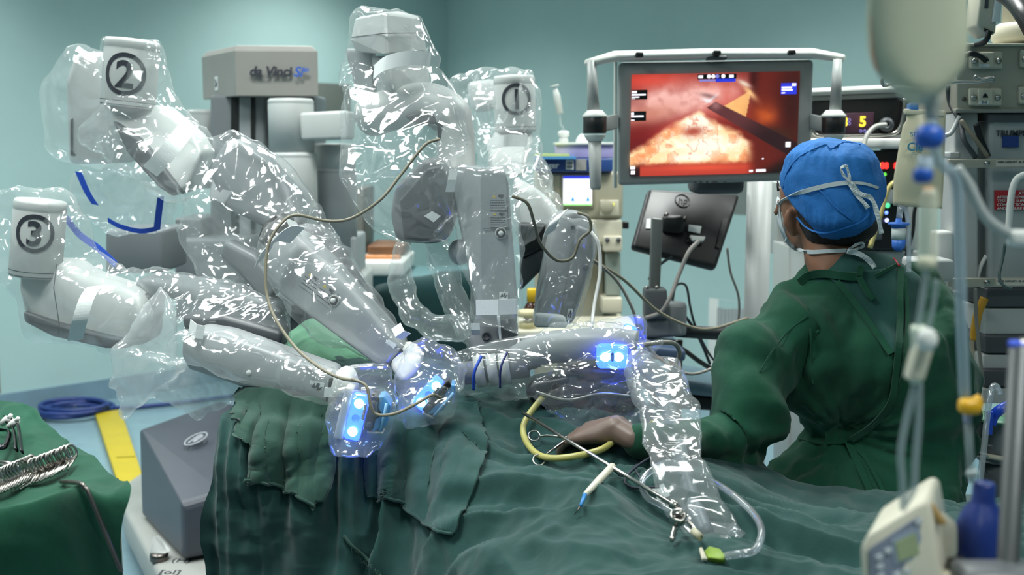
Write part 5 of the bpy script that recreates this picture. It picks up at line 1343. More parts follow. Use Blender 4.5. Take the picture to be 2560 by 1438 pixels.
# ================================================================== large monitor on the vision cart
MON = thing('monitor', 'large grey surgical monitor showing a red endoscope picture, in a white handled frame', 'monitor', P(1790, 700, 3.45))
tl, tr, br, bl = P(1545, 158, 3.38), P(2034, 150, 3.48), P(2026, 452, 3.47), P(1544, 465, 3.38)
mb = M(); mb.slab([tl, tr, br, bl], (.01, .07, .008), .012); mb.build('bezel', mat('bezel_grey', '#8f9391', .4, var=.03), MON)
def mq(u, v, off=.0):
    a, b, c, d = P(1579, 187, 3.38), P(2000, 178, 3.467), P(1990, 431, 3.462), P(1573, 441, 3.38)
    n = (b - a).cross(d - a).normalized(); n = -n if n.y > 0 else n
    return a * (1-u) * (1-v) + b * u * (1-v) + c * u * v + d * (1-u) * v + n * off
# the picture on the screen, worked out point by point as an emission colour
NUs, NVs = 220, 140
u, v = np.meshgrid(np.linspace(0, 1, NUs), np.linspace(0, 1, NVs)); uf, vf = u.ravel(), v.ravel()
pz = np.stack([uf * 6, vf * 4, uf * 0 + 3.3], 1)
n1 = fbm(pz, 4); n2 = fbm(pz * 2.7 + 9, 3); n3 = fbm(pz * 6 + 3, 3)
col = np.zeros((len(uf), 3)) + np.array([105, 28, 24])
def blend(c, w_): 
    global col
    w_ = np.clip(w_, 0, 1)[:, None]; col = col * (1 - w_) + np.array(c, float) * w_
def gs(cx, cy, sx, sy, rot=0.):
    x = (uf - cx) * math.cos(rot) + (vf - cy) * math.sin(rot); y = -(uf - cx) * math.sin(rot) + (vf - cy) * math.cos(rot)
    return np.exp(-(x / sx) ** 2 - (y / sy) ** 2)
blend((205, 62, 48), gs(.1, .06, .3, .12)); blend((200, 60, 45), gs(.55, .25, .14, .2) * .9)
blend((240, 182, 172), gs(.30, .26, .36, .17, -.25) * (1.15 + .35 * n2)); blend((205, 135, 115), gs(.08, .40, .2, .09, -.3))
blend((190, 70, 62), gs(.22, .56, .3, .07, -.65)); blend((120, 24, 22), gs(.06, .66, .16, .16)); blend((30, 10, 10), gs(.0, .98, .16, .22))
mass = ((vf > .34 + np.abs(uf - .40) * 1.15 + .05 * n1) * (1 - smooth_step(vf, .84, .93)))
ms = smooth_step(vf - (.33 + np.abs(uf - .40) * 1.05 + .06 * n1), 0, .1) * (1 - smooth_step(vf, .84, .94)) * (1 - smooth_step(uf, .66, .78))
blend((240, 150, 95), ms); blend((255, 218, 160), ms * smooth_step(n2, -.6, .25)); blend((255, 248, 226), ms * (1.2 * gs(.38, .46, .10, .15, -.5) + 1.1 * gs(.44, .71, .2, .09) + gs(.36, .83, .12, .04) + .35 * smooth_step(n3, .0, .6)))
blend((200, 80, 50), ms * np.clip(1 - np.abs(n2) * 9, 0, 1) * .6)
blend((176, 84, 66), gs(.37, .57, .06, .045, -.2) * 1.1)
blend((186, 62, 46), smooth_step(vf, .86, .93) * (uf > .06) * (uf < .75)); blend((235, 90, 60), gs(.42, .93, .25, .03) * .7)
rt_ = smooth_step(uf, .68, .76)
blend((96, 26, 18), rt_ * .9); blend((205, 92, 38), gs(.80, .42, .1, .12) * (.8 + .4 * n1)); blend((52, 12, 12), gs(.96, .3, .1, .5)); blend((60, 14, 14), gs(.72, .05, .03, .2))
tr_ = ((uf - .545) * .55 + (vf - .335) * 0 > 0) & (vf > .33 - (uf - .545) * .95) & (vf < .335 + (uf - .545) * 1.1) & (uf < .70 + (.25 - vf) * .1)
blend((250, 196, 118), tr_ * (.9 + .2 * n1)); blend((240, 190, 130), gs(.70, .2, .02, .08, -.5))
blend((60, 30, 18), gs(.88, .6, .12, .05, .35)); blend((26, 10, 10), smooth_step(uf * .9 + vf, 1.62, 1.78))
sh_t = (uf - .47) * .74 + (vf - .31) * .67; sh_d = np.abs(-(uf - .47) * .67 + (vf - .31) * .74)
shaft = (sh_t > 0) * (1 - smooth_step(sh_d, .035 + sh_t * .035, .042 + sh_t * .04))
blend((92, 48, 50), shaft); blend((40, 18, 22), shaft * smooth_step(sh_t, .2, .5)); blend((150, 100, 100), shaft * gs(.5, .32, .03, .04))
tip = gs(.445, .265, .035, .016, .6) + gs(.475, .25, .05, .008, -.9); blend((236, 226, 228), tip * 1.2); blend((90, 70, 76), gs(.45, .22, .05, .02, .4) * .6)
blend((222, 200, 180), gs(.665, .11, .05, .018, .75) * 1.1)
G = [[mq(uu, vv, .002) for uu in np.linspace(0, 1, NUs)] for vv in np.linspace(0, 1, NVs)]
mb = M(); mb.grid(G, False)
sm_ = bpy.data.materials.new('screen_picture'); sm_.use_nodes = True
nt = sm_.node_tree; bs = nt.nodes['Principled BSDF']; at_ = nt.nodes.new('ShaderNodeAttribute'); at_.attribute_name = 'picture'
bs.inputs['Base Color'].default_value = (.01, .01, .01, 1); bs.inputs['Roughness'].default_value = .3
nt.links.new(at_.outputs['Color'], bs.inputs['Emission Color']); bs.inputs['Emission Strength'].default_value = 1.15
SCR = mb.build('screen', sm_, MON, label='lit screen with a red endoscope picture')
ca = SCR.data.color_attributes.new('picture', 'FLOAT_COLOR', 'POINT')
cl = np.clip(col / 255, 0, 1); cl = np.where(cl <= .04045, cl / 12.92, ((cl + .055) / 1.055) ** 2.4)
ca.data.foreach_set('color', np.concatenate([cl, np.ones((len(cl), 1))], 1).ravel())
E_W = mat('screen_white', '#ffffff', .5, var=0, emit=1.1, ecol='#f6eef8'); E_B = mat('screen_black', '#060607', .4, var=0); E_BL = mat('screen_blue', '#2838d0', .4, var=0, emit=.8, ecol='#2c3cd8'); E_BR = mat('screen_violet', '#8f8ad8', .4, var=0, emit=.7, ecol='#8f8ad8')
def ov(name, u0, v0, u1, v1, m, off=.004):
    mb = M(); mb.slab([mq(u0, v0, off), mq(u1, v0, off), mq(u1, v1, off), mq(u0, v1, off)], (0, -.0006, 0)); return mb.build(name, m, SCR)
ov('overlay_box', 0, .15, .092, .245, E_B); ov('overlay_box', 0, .36, .088, .455, E_B); ov('overlay_box', .384, .012, .615, .06, E_B); ov('overlay_box', .885, .115, .98, .225, E_BL)
ov('overlay_bar', .395, .062, .49, .082, E_BR); ov('overlay_bar', .492, .058, .61, .09, E_BL)
for (a, b, c, d) in ((.0, .16, .03, .182), (.0, .19, .082, .205), (.0, .215, .045, .226), (.0, .233, .02, .24), (.0, .37, .016, .395), (.0, .40, .072, .418), (.0, .44, .02, .45), (.388, .022, .415, .05), (.57, .022, .597, .05), (.888, .15, .95, .168), (.888, .175, .955, .19), (.888, .205, .91, .216), (.95, .118, .975, .145), (.925, .695, .955, .745), (.003, .90, .03, .93), (.006, .945, .03, .98), (.71, .965, .732, .985), (.75, .96, .81, .985), (.785, .85, .795, .862)):
    ov('overlay_mark', a, b, c, d, E_W, .0055)
for uu in (.45, .476, .5, .535):
    mb = M(); mb.lathe([(.006, 0), (.006, .0006)], mq(uu, .034, .0055), frame_rot((0, -1, 0)), 12); mb.build('overlay_dot', E_W if uu != .5 else E_BR, SCR)
for k, x in enumerate((1738, 1752, 1768, 1786, 1812)):
    mb = M(); mb.box(P(x, 455, 3.40), (.008 if k != 3 else .018, .006, .006)); mb.build('bezel_button', M_DGREY, MON)
# white frame: top bar, black inserts, handles
MW = mat('frame_white', '#d2d5d0', .4, var=.03)
MG = mat('handle_grey', '#9ba09e', .4, var=.03)
tb = [P(1476, 156, 3.33), P(1536, 141, 3.38), P(1770, 135, 3.43), P(2030, 134, 3.48), P(2108, 146, 3.44)]
G = []
mb = M(); mb.tube(tb, [(.012, .03), (.016, .034), (.016, .034), (.016, .034), (.012, .03)], 12, flat=(0, 0, 1)); mb.build('top_bar', MW, MON)
for x, y, Y in ((1597, 138, 3.38), (1790, 133, 3.42), (1976, 132, 3.46)):
    mb = M(); mb.box(P(x, y, Y - .02), (.022, .05, .014), None, .003); mb.build('bar_insert', M_BLACK, MON)
mb = M(); mb.box(P(1790, 145, 3.42), (.06, .04, .012), None, .004); mb.build('bar_clamp', M_DGREY, MON)
for (xt, yt, xc, xb, yb_, Y) in ((1479, 152, 1487, 1489, 474, 3.32), (2094, 148, 2084, 2080, 440, 3.42)):
    s_ = S(Y)
    mb = M(); mb.tube([P(xt, yt, Y), P(xt + (xc-xt) * .6, 285, Y)], [.013, .018], 16); mb.build('upper_handle', MG, MON)
    mb = M(); mb.lathe([(27*s_, -20*s_), (29*s_, -18*s_), (29*s_, 20*s_), (27*s_, 22*s_)], P(xc, 313, Y), None, 24); mb.build('black_collar', M_BLACK, MON)
    mb = M(); mb.lathe([(30*s_, 0), (31*s_, 5*s_), (24*s_, 12*s_), (19*s_, 18*s_)], P(xc, 294, Y), None, 24); mb.build('collar_cap', MW, MON)
    mb = M(); mb.lathe([(18*s_, -8*s_), (27*s_, 6*s_), (28*s_, 8*s_)], P(xc, 345, Y), None, 24); mb.build('collar_foot', MW, MON)
    mb = M(); mb.tube([P(xc, 345, Y), P(xb, yb_ - 6, Y), P(xb, yb_, Y)], [.0195, .0165, .013], 16); mb.build('lower_handle', MG, MON)
    sx = 1 if xc < 1700 else -1
    mb = M(); mb.slab([P(xc + sx * 20, 292, Y), P(xc + sx * 58, 284, Y + .05), P(xc + sx * 58, 322, Y + .05), P(xc + sx * 20, 330, Y)], (0, .02, 0), .004); mb.build('handle_link', MG, MON)
mb = M(); mb.slab([P(1536, 150, 3.41), P(1543, 150, 3.41), P(1543, 470, 3.41), P(1534, 470, 3.41)], (0, .02, 0), .002); mb.build('side_strip', MW, MON)
# mount and cart post carrying the monitor (mostly hidden)
mb = M(); mb.box(P(1790, 420, 3.6), (.16, .14, .16), None, .02); mb.build('rear_mount', M_DGREY, MON)
mb = M(); q_ = P(1900, 420, 3.68); mb.tube([q_, Vector((q_.x, q_.y, .02))], .04, 16); mb.build('support_post', M_LGREY, MON)
mb = M(); mb.box((q_.x, q_.y, .05), (.3, .3, .1), None, .03); mb.build('cart_foot', M_LGREY, MON)

# ================================================================== black tablet computer seen from behind, on a steel bar
TAB = thing('tablet_computer', 'black computer display seen from behind, tilted on a steel bar below the monitor', 'computer', P(1700, 700, 3.7))
T_ = [P(1622, 470, 3.72), P(1852, 484, 3.78), P(1792, 670, 3.6), P(1580, 616, 3.58)]
nT = (T_[1] - T_[0]).cross(T_[3] - T_[0]).normalized(); nT = -nT if nT.y > 0 else nT
mb = M(); mb.slab(T_, -nT * .035, .014); SH = mb.build('shell', mat('tablet_black', '#1d1c1d', .38, var=.15, vscale=5), TAB)
def tq(px, py, off): return on_plane(px, py, T_[0], nT, off)
eu = (tq(1730, 502, 0) - tq(1690, 500, 0)).normalized(); ev = nT.cross(eu); ev = -ev if ev.z < 0 else ev
c = tq(1706, 502, .001); rl = .024
mb = M(); mb.tube([c + eu * rl * math.cos(k * math.pi / 12) + ev * rl * math.sin(k * math.pi / 12) for k in range(25)], .0022, 6, cap=False); mb.build('logo_ring', mat('logo_grey', '#3c3b3b', .3), SH)
text('logo_letters', 'hp', c + nT * .001, eu, ev, .034, mat('logo_grey', '#3c3b3b', .3), SH, shear=.3)
mb = M(); mb.slab([tq(1722, 562, .001), tq(1754, 566, .001), tq(1750, 584, .001), tq(1720, 578, .001)], nT * .001); mb.build('paper_sticker', M_PAPER, TAB)
mb = M(); mb.slab([tq(1722, 592, .002), tq(1762, 596, .002), tq(1756, 608, .002), tq(1730, 606, .002)], nT * .012, .003); mb.build('cable_plug', M_WHITE, TAB)
mb = M(); mb.slab([tq(1725, 586, .001), tq(1765, 590, .001), tq(1755, 614, .001), tq(1715, 606, .001)], nT * .004, .002); mb.build('port_recess', M_BLACK, TAB)
mb = M(); mb.slab([tq(1616, 548, .001), tq(1634, 546, .001), tq(1630, 572, .001), tq(1614, 572, .001)], nT * .002); mb.build('paper_sticker', M_PAPER, TAB)
mb = M(); mb.slab([tq(1806, 548, .001), tq(1820, 545, .001), tq(1800, 622, .001), tq(1790, 618, .001)], nT * .001); mb.build('vent_slot', M_BLACK, TAB)
mb = M(); mb.box(tq(1682, 562, .012), (.07, .03, .06), None, .012); mb.build('bracket', M_BLACK, TAB)
for (x, y) in ((1664, 540), (1711, 550)):
    mb = M(); mb.lathe([(.007, 0), (.007, .012), (.004, .014)], tq(x, y, .015), frame_rot(nT), 12); mb.build('bracket_knob', M_DSTEEL, TAB)
mb = M(); mb.slab([P(1630, 545, 3.5), P(1658, 548, 3.5), P(1650, 730, 3.5), P(1624, 728, 3.5)], (0, .03, 0), .004); mb.build('support_bar', mat('brushed_bar', '#8b8c88', .4, metal=.6), TAB)
mb = M(); mb.slab([P(1612, 722, 3.48), P(1668, 722, 3.48), P(1672, 800, 3.48), P(1612, 800, 3.48)], (0, .07, 0), .01); mb.build('pivot_block', mat('pivot_grey', '#5d6062', .5), TAB)
for x in (1617, 1642):
    mb = M(); mb.lathe([(.006, 0), (.007, .004), (.0005, .008)], P(x, 720, 3.49), None, 12); mb.build('pivot_bolt', M_STEEL, TAB)
mb = M(); mb.lathe([(.05, 0), (.052, .01), (.052, .09), (.045, .1)], P(1675, 835, 3.55), None, 20); mb.build('pivot_drum', mat('drum_grey', '#7a7e80', .5), TAB)
mb = M(); mb.slab([P(1590, 800, 3.5), P(1700, 792, 3.5), P(1708, 842, 3.5), P(1600, 850, 3.5)], (0, .09, 0), .014); mb.build('swing_arm', mat('arm_grey', '#85898b', .5), TAB)
mb = M(); mb.tube([P(1690, 828, 3.56), P(1800, 834, 3.62), P(1905, 836, 3.7)], [.02, .022, .022], 14); mb.build('boom', mat('boom_black', '#24272a', .5), TAB)
mb = M(); q_ = P(1690, 850, 3.6); mb.tube([q_, Vector((q_.x, q_.y, .03))], .022, 14); mb.build('stand_post', M_DSTEEL, TAB)
for a in range(5):
    mb = M(); e = Vector((q_.x + .26 * math.cos(a * 1.2566 + .3), q_.y + .26 * math.sin(a * 1.2566 + .3), .03)); mb.tube([Vector((q_.x, q_.y, .06)), e], [.02, .014], 8); mb.build('stand_foot', M_DSTEEL, TAB)
# slate blue shelf below it
t = thing('equipment_shelf', 'slate blue shelf on a cart below the black computer', 'shelf', P(1660, 900, 3.4))
mb = M(); mb.slab([P(1590, 862, 3.35), P(1716, 876, 3.4), P(1714, 905, 3.4), P(1590, 898, 3.35)], (0, .3, 0), .01); mb.build('shelf_board', mat('slate_blue', '#4b5d78', .45), t)
mb = M(); mb.slab([P(1600, 930, 3.7), P(1815, 965, 3.7), P(1815, 1000, 3.7), P(1600, 975, 3.7)], (0, .3, 0), .02); mb.build('lower_deck', mat('deck_grey', '#5d7683', .4), t)
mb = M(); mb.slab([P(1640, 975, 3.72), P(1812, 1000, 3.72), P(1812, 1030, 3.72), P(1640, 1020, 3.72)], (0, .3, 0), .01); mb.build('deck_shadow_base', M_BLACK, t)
for x in (1640, 1800):
    q_ = P(x, 1010, 3.85); mb = M(); mb.lathe([(.03, 0), (.035, .01), (.035, q_.z - .02), (.03, q_.z)], Vector((q_.x, q_.y, 0)), None, 14); mb.build('caster', M_DGREY, t)

def cable(label, pts, r, m, n=8, name='cable'):
    mb = M(); mb.tube(pp(pts, n), r, 8); return mb.build(name, m, label=label, cat='cable')
cable('pale cable plugged into the back of the black computer', [(1745, 605, 3.56), (1722, 630, 3.5), (1700, 680, 3.48), (1672, 750, 3.45), (1650, 782, 3.46), (1615, 795, 3.48)], .007, mat('taupe_cable', '#9a948f', .5))
cable('thin green-grey cable hanging from the right edge of the black computer', [(1818, 620, 3.62), (1826, 680, 3.64), (1846, 740, 3.66), (1846, 800, 3.68), (1830, 850, 3.7)], .004, M_GCABLE)
cable('dark cable curving behind the steel bar', [(1680, 640, 3.6), (1640, 670, 3.6), (1622, 700, 3.6)], .005, M_DCABLE)
cable('grey cable arching right of the pivot drum', [(1680, 760, 3.6), (1690, 715, 3.6), (1715, 715, 3.6), (1726, 770, 3.6), (1740, 820, 3.6), (1770, 880, 3.65), (1800, 920, 3.7)], .004, M_DCABLE)
cable('dark cable falling from the drum to the lower deck', [(1676, 750, 3.62), (1720, 800, 3.62), (1750, 850, 3.65), (1775, 910, 3.7)], .005, M_DCABLE)
cable('thick dark cable crossing behind the slate blue shelf', [(1620, 835, 3.65), (1700, 870, 3.65), (1750, 905, 3.66), (1800, 935, 3.7)], .008, mat('brown_black_cable', '#4a4643', .5))
cable('long beige cable sagging from behind arm 1 to the right', [(1480, 650, 2.95), (1560, 700, 3.1), (1640, 775, 3.2), (1720, 815, 3.25), (1780, 822, 3.3), (1870, 795, 3.4)], .0045, mat('beige_cable', '#857f6c', .5))
cable('grey cable sloping down from behind arm 1 past the camera head', [(1470, 640, 2.95), (1540, 700, 3.0), (1580, 770, 3.0), (1600, 830, 3.0), (1640, 890, 3.0), (1720, 935, 3.05), (1800, 915, 3.1)], .0045, M_GCABLE)
cable('white cable dropping beside the arm 1 forearm', [(1478, 580, 2.8), (1496, 610, 2.78), (1500, 680, 2.76), (1486, 760, 2.72), (1478, 822, 2.66)], .0045, M_WCABLE)
cable('grey-green cable looping in front of the vertical arm and the arm 1 forearm', [(1280, 490, 2.6), (1318, 508, 2.6), (1336, 560, 2.62), (1352, 610, 2.66), (1390, 650, 2.72), (1430, 645, 2.74), (1450, 600, 2.75), (1476, 575, 2.76), (1470, 542, 2.76), (1445, 532, 2.78)], .0038, mat('olive_cable', '#6c6a58', .5))
cable('beige cable crossing from the central arm to the left arm elbow and tip', [(1098, 348, 2.68), (1060, 365, 2.66), (1000, 440, 2.64), (950, 500, 2.62), (880, 545, 2.62), (820, 553, 2.6), (740, 538, 2.58), (702, 560, 2.56), (672, 610, 2.54), (664, 680, 2.52), (668, 740, 2.5), (690, 800, 2.46), (740, 870, 2.4), (800, 920, 2.3), (850, 945, 2.26), (890, 952, 2.2)], .0036, mat('beige_cable', '#857f6c', .5))
cable('grey lead linking the two blue instrument housings', [(880, 948, 2.2), (915, 965, 2.18), (926, 1010, 2.17), (940, 1036, 2.17), (985, 1035, 2.17), (1040, 1010, 2.2), (1080, 988, 2.24), (1100, 995, 2.26)], .0032, mat('beige_cable', '#857f6c', .5))
cable('short pale cable curling right of the camera head', [(1610, 862, 2.36), (1660, 856, 2.38), (1690, 862, 2.4), (1698, 890, 2.42), (1680, 925, 2.44)], .005, M_GCABLE)
# ================================================================== anaesthesia machine
AN = thing('anaesthesia_machine', 'cream anaesthesia machine with a small white screen behind arm 1', 'medical machine', Vector((P(1460, 800, 4.4).x, 4.5, 0)))
def apart(name, x0, y0, x1, y1, Y, d, m, bev=.01, parent=AN, label=None): return pillar(name, x0, x1, y0, y1, Y, d, m, bev, parent, label)
apart('main_panel', 1340, 430, 1558, 548, 4.3, .4, M_CREAM2, .015); apart('lower_panel', 1340, 548, 1556, 612, 4.3, .4, M_CREAM, .012)
apart('vent_panel', 1340, 612, 1510, 1250, 4.4, .35, M_CREAM2, .01); apart('flowmeter_head', 1508, 590, 1556, 630, 4.28, .3, M_CREAM, .008)
apart('glass_tubes', 1514, 632, 1552, 740, 4.32, .1, mat('flow_glass', '#8f9b94', .15), .006); apart('flowmeter_base', 1505, 745, 1556, 785, 4.28, .3, M_CREAM, .008); apart('plinth', 1380, 790, 1560, 1330, 4.4, .35, M_CREAM2, .02)
apart('screen_frame', 1400, 436, 1486, 524, 4.295, .02, mat('frame_taupe', '#8b8672', .5), .006)
SCN = apart('screen', 1408, 441, 1480, 513, 4.285, .008, mat('white_screen', '#f4f6ff', .4, var=0, emit=1.0, ecol='#f2f5ff'), .002, label='lit white screen')
apart('screen_header', 1408, 440, 1480, 446, 4.282, .004, E_BL, 0); apart('screen_footer', 1408, 510, 1480, 514, 4.282, .004, mat('screen_green', '#8fd07a', .4, var=0, emit=.7, ecol='#9adf88'), 0)
for x in (1432, 1470):
    mb = M(); mb.slab([P(x - 5, 503, 4.28), P(x + 5, 503, 4.28), P(x, 490, 4.28)], (0, .002, 0)); mb.build('screen_peak', mat('screen_cyan', '#2f8ae0', .4, var=0, emit=.6, ecol='#2f8ae0'), AN)
apart('knob_panel', 1500, 500, 1548, 540, 4.292, .02, M_CREAM, .004)
mb = M(); mb.lathe([(.026, 0), (.026, .02), (.022, .024), (.0005, .024)], P(1516, 517, 4.285), frame_rot((0, -1, 0)), 20); mb.build('rotary_knob', M_CREAM2, AN)
apart('status_lamp', 1530, 508, 1536, 514, 4.286, .004, mat('yellow_lamp', '#d8d84a', .4, var=0, emit=.8), 0)
for x, y in ((1380, 450), (1380, 470), (1498, 450), (1380, 490)): apart('side_button', x - 8, y, x + 2, y + 8, 4.293, .01, M_CREAM, .003)
BLP = apart('blue_header', 1340, 396, 1532, 430, 4.27, .3, mat('navy_header', '#2b4a86', .4), .006)
text('lettering', 'Dräger', P(1368, 414, 4.262), (1, 0, 0), (0, 0, 1), .03, M_PAPER, BLP, bold=.0008)
apart('white_sticker', 1415, 400, 1434, 424, 4.262, .004, M_PAPER, 0); apart('grey_sticker', 1440, 398, 1466, 426, 4.262, .004, mat('grey_paper', '#9c9a96', .7), 0)
mb = M()
for k in range(6):
    mb.slab([P(1418 + (k % 3) * 5, 404 + (k // 3) * 10, 4.26), P(1421 + (k % 3) * 5, 404 + (k // 3) * 10, 4.26), P(1421 + (k % 3) * 5, 411 + (k // 3) * 10, 4.26), P(1418 + (k % 3) * 5, 411 + (k // 3) * 10, 4.26)], (0, .001, 0))
mb.build('sticker_print', M_INK, AN, kind='stuff')
apart('side_latch', 1556, 555, 1572, 572, 4.35, .03, M_BLACK, .003)
for x in (1518, 1546):
    mb = M(); mb.lathe([(.009, 0), (.009, .006)], P(x, 600, 4.278), frame_rot((0, -1, 0)), 14); mb.build('flow_knob', M_DGREY, AN)
# things on top of it
t = thing('tissue_box', 'lilac and white tissue box with a tuft of tissue on the anaesthesia machine', 'tissue box', P(1460, 396, 4.35))
mb = M(); mb.slab([P(1390, 358, 4.32), P(1534, 358, 4.32), P(1534, 395, 4.32), P(1390, 395, 4.32)], (0, .18, 0), .003); mb.build('carton', mat('lilac_card', '#a9a2d0', .6, var=.15, vscale=10), t)
mb = M(); mb.slab([P(1388, 356, 4.31), P(1536, 356, 4.31), P(1536, 362, 4.31), P(1388, 362, 4.31)], (0, .2, 0), .002); mb.build('carton_top', M_WHITE, t)
V_, N_, F__ = remeshed([sph([(1452, 356, 4.4, 12), (1454, 338, 4.4, 5), (1470, 356, 4.4, 10)])], .008, 1); mb = M(); mb.add(V_ + N_ * (.008 * crumple(V_, 25, 4, 2))[:, None], F__, True); mb.build('tissue', M_PAPER, t)
apart('folder', 1338, 385, 1424, 391, 4.22, .2, mat('lime_card', '#c6d98a', .6), 0, None); bpy.context.scene.objects['folder']; tag(bpy.data.objects['folder'], 'lime green folder on top of a blue folder on the machine', 'folder')
o = apart('folder', 1338, 391, 1440, 398, 4.22, .22, mat('sky_card', '#4f92c8', .6), 0, None); tag(o, 'blue folder under the lime green folder on the machine', 'folder')
t = thing('syringe_stand', 'white syringe standing upright on the anaesthesia machine', 'syringe', P(1405, 358, 4.5))
sx_ = [(1386, 215), (1400, 285)]
mb = M(); mb.tube([P(1388, 222, 4.5), P(1392, 240, 4.5), P(1400, 284, 4.5)], [.008, .014, .014], 12); mb.build('barrel', M_WHITE, t)
mb = M(); mb.tube([P(1386, 213, 4.5), P(1387, 217, 4.5)], .017, 12); mb.build('flange', M_WHITE, t)
mb = M(); mb.tube(pp([(1400, 286, 4.5), (1402, 312, 4.5), (1408, 320, 4.5), (1409, 340, 4.5)], 4), .005, 8); mb.build('nozzle', plastic_mat('jar_glass', .15, bump=.0), t)
mb = M(); mb.lathe([(.018, 0), (.018, .018), (.014, .026), (.022, .03), (.022, .048), (.01, .052)], P(1409, 360, 4.5), None, 14); mb.build('foot', M_WHITE, t)
# ================================================================== white panel and rack right of the person
o = pillar('wall_column', 1942, 2004, 455, 640, 4.2, .2, M_LGREY, .006, None); tag(o, 'pale grey upright panel beside the face of the seated person', 'panel')
o = pillar('wall_column', 1972, 2060, 615, 1428, 4.0, .25, M_LGREY, .006, None); tag(o, 'pale grey cabinet side below the upright panel', 'cabinet')
RK = thing('equipment_rack', 'stack of surgical consoles with yellow and red digits behind the seated person', 'equipment rack', Vector((P(2160, 700, 3.82).x, 4.0, 0)))
def rp(name, x0, y0, x1, y1, Y, d, m, bev=.008, label=None): return pillar(name, x0, x1, y0, y1, Y, d, m, bev, RK, label)
mb = M(); mb.slab([P(2010, 222, 3.740), P(2300, 208, 3.740), P(2300, 228, 3.740), P(2010, 240, 3.740)], (0, .3, 0), .012); mb.build('top_lid', MW, RK)
mb = M(); mb.slab([P(2012, 240, 3.760), P(2300, 228, 3.760), P(2300, 345, 3.760), P(2012, 345, 3.760)], (0, .3, 0), .006); mb.build('console_body', mat('silver_body', '#a9aaa6', .4), RK)
mb = M(); mb.slab([P(2030, 252, 3.755), P(2278, 242, 3.755), P(2268, 320, 3.755), P(2250, 338, 3.755), P(2040, 338, 3.755), P(2030, 325, 3.755)], (0, .02, 0), .006); mb.build('black_face', M_BLACK, RK)
mb = M(); mb.tube(pp([(2262, 245, 3.740), (2258, 290, 3.740), (2248, 322, 3.740), (2220, 337, 3.740), (2120, 341, 3.740), (2050, 341, 3.740), (2032, 325, 3.740), (2030, 300, 3.740)]), .007, 10); mb.build('silver_trim', M_STEEL, RK)
mb = M(); mb.slab([P(2100, 284, 3.750), P(2186, 280, 3.750), P(2182, 332, 3.750), P(2100, 334, 3.750)], (0, .01, 0), .002); DSP = mb.build('display', mat('plum_display', '#4a2f3e', .3, var=.03, emit=.12, ecol='#4a2f3e'), RK)
E_Y = mat('yellow_digits', '#f2d33a', .4, var=0, emit=1.2, ecol='#f5d840'); E_R = mat('red_digits', '#ff3a34', .4, var=0, emit=1.6, ecol='#ff3a34'); E_G = mat('green_lamp', '#6be04a', .4, var=0, emit=1.4, ecol='#6be04a')
text('digit', '8', P(2111, 306, 3.742), (1, 0, 0), (0, 0, 1), .042, E_Y, DSP, bold=.0015)
text('digit', '5', P(2157, 305, 3.742), (1, 0, 0), (0, 0, 1), .046, E_Y, DSP, bold=.0015)
for x, y in ((2123, 300), (2123, 309), (2152, 328), (2162, 328)):
    mb = M(); mb.tube([P(x + 3.4 * math.cos(k * .785), y + 3.4 * math.sin(k * .785), 3.742) for k in range(9)], .0008, 5, cap=False); mb.build('display_ring', E_BR, DSP)
mb = M(); mb.lathe([(.022, 0), (.024, .01), (.016, .02), (.008, .02), (.008, .008)], P(2215, 312, 3.745), frame_rot((-.2, -1, 0)), 20); mb.build('socket', M_DGREY, RK)
rp('shelf', 2012, 346, 2300, 372, 3.720, .35, M_WHITE, .008)
rp('lower_console', 2012, 376, 2300, 470, 3.770, .3, M_BLACK, .006)
text('digit', '88', P(2211, 415, 3.760), (1, 0, 0), (0, 0, 1), .026, E_R, RK, bold=.002); text('digit', '8', P(2240, 415, 3.760), (1, 0, 0), (0, 0, 1), .026, E_R, RK, bold=.002)
for x, y in ((2198, 411), (2212, 436)):
    mb = M(); mb.sphere(P(x, y, 3.762), .006, (1, .4, 1), 10); mb.build('lamp', E_G, RK)
rp('third_console', 2012, 474, 2300, 510, 3.770, .3, M_LGREY, .006); rp('fourth_console', 2012, 512, 2262, 625, 3.780, .3, M_BLACK, .006); rp('fourth_panel', 2175, 530, 2206, 600, 3.775, .02, mat('slate_panel', '#565b60', .5), .004)
for (x, y, mm, r_) in ((2219, 514, mat('mint_lamp', '#4fd090', .4, var=0, emit=1.4, ecol='#4fd090'), .0085), (2216, 532, mat('blue_lamp', '#5f86ff', .4, var=0, emit=2.2, ecol='#6f92ff'), .006), (2217, 551, mat('white_blue_lamp', '#b0b8ff', .4, var=0, emit=2.2, ecol='#b0b8ff'), .007)):
    mb = M(); mb.sphere(P(x, y, 3.770), r_, (1, .4, 1), 12); mb.build('lamp', mm, RK)
rp('base_console', 2012, 626, 2300, 1480, 3.800, .35, M_LGREY, .01); rp('side_post', 2272, 372, 2300, 626, 3.760, .3, M_LGREY, .006)
cable('grey hose plugged into the console with the yellow digits', [(2214, 312, 3.700), (2190, 316, 3.680), (2172, 332, 3.670), (2162, 352, 3.660), (2158, 372, 3.650)], .008, mat('hose_grey', '#a8a7a2', .4))
cable('black cable beside the blue filter', [(2300, 480, 3.620), (2286, 530, 3.620), (2282, 580, 3.620), (2265, 640, 3.620)], .006, M_BLACK)
cable('pale yellow hose behind the cap of the seated person', [(2250, 450, 3.620), (2222, 470, 3.620), (2200, 540, 3.620), (2175, 620, 3.620)], .008, mat('cream_hose', '#cdbf7c', .5))
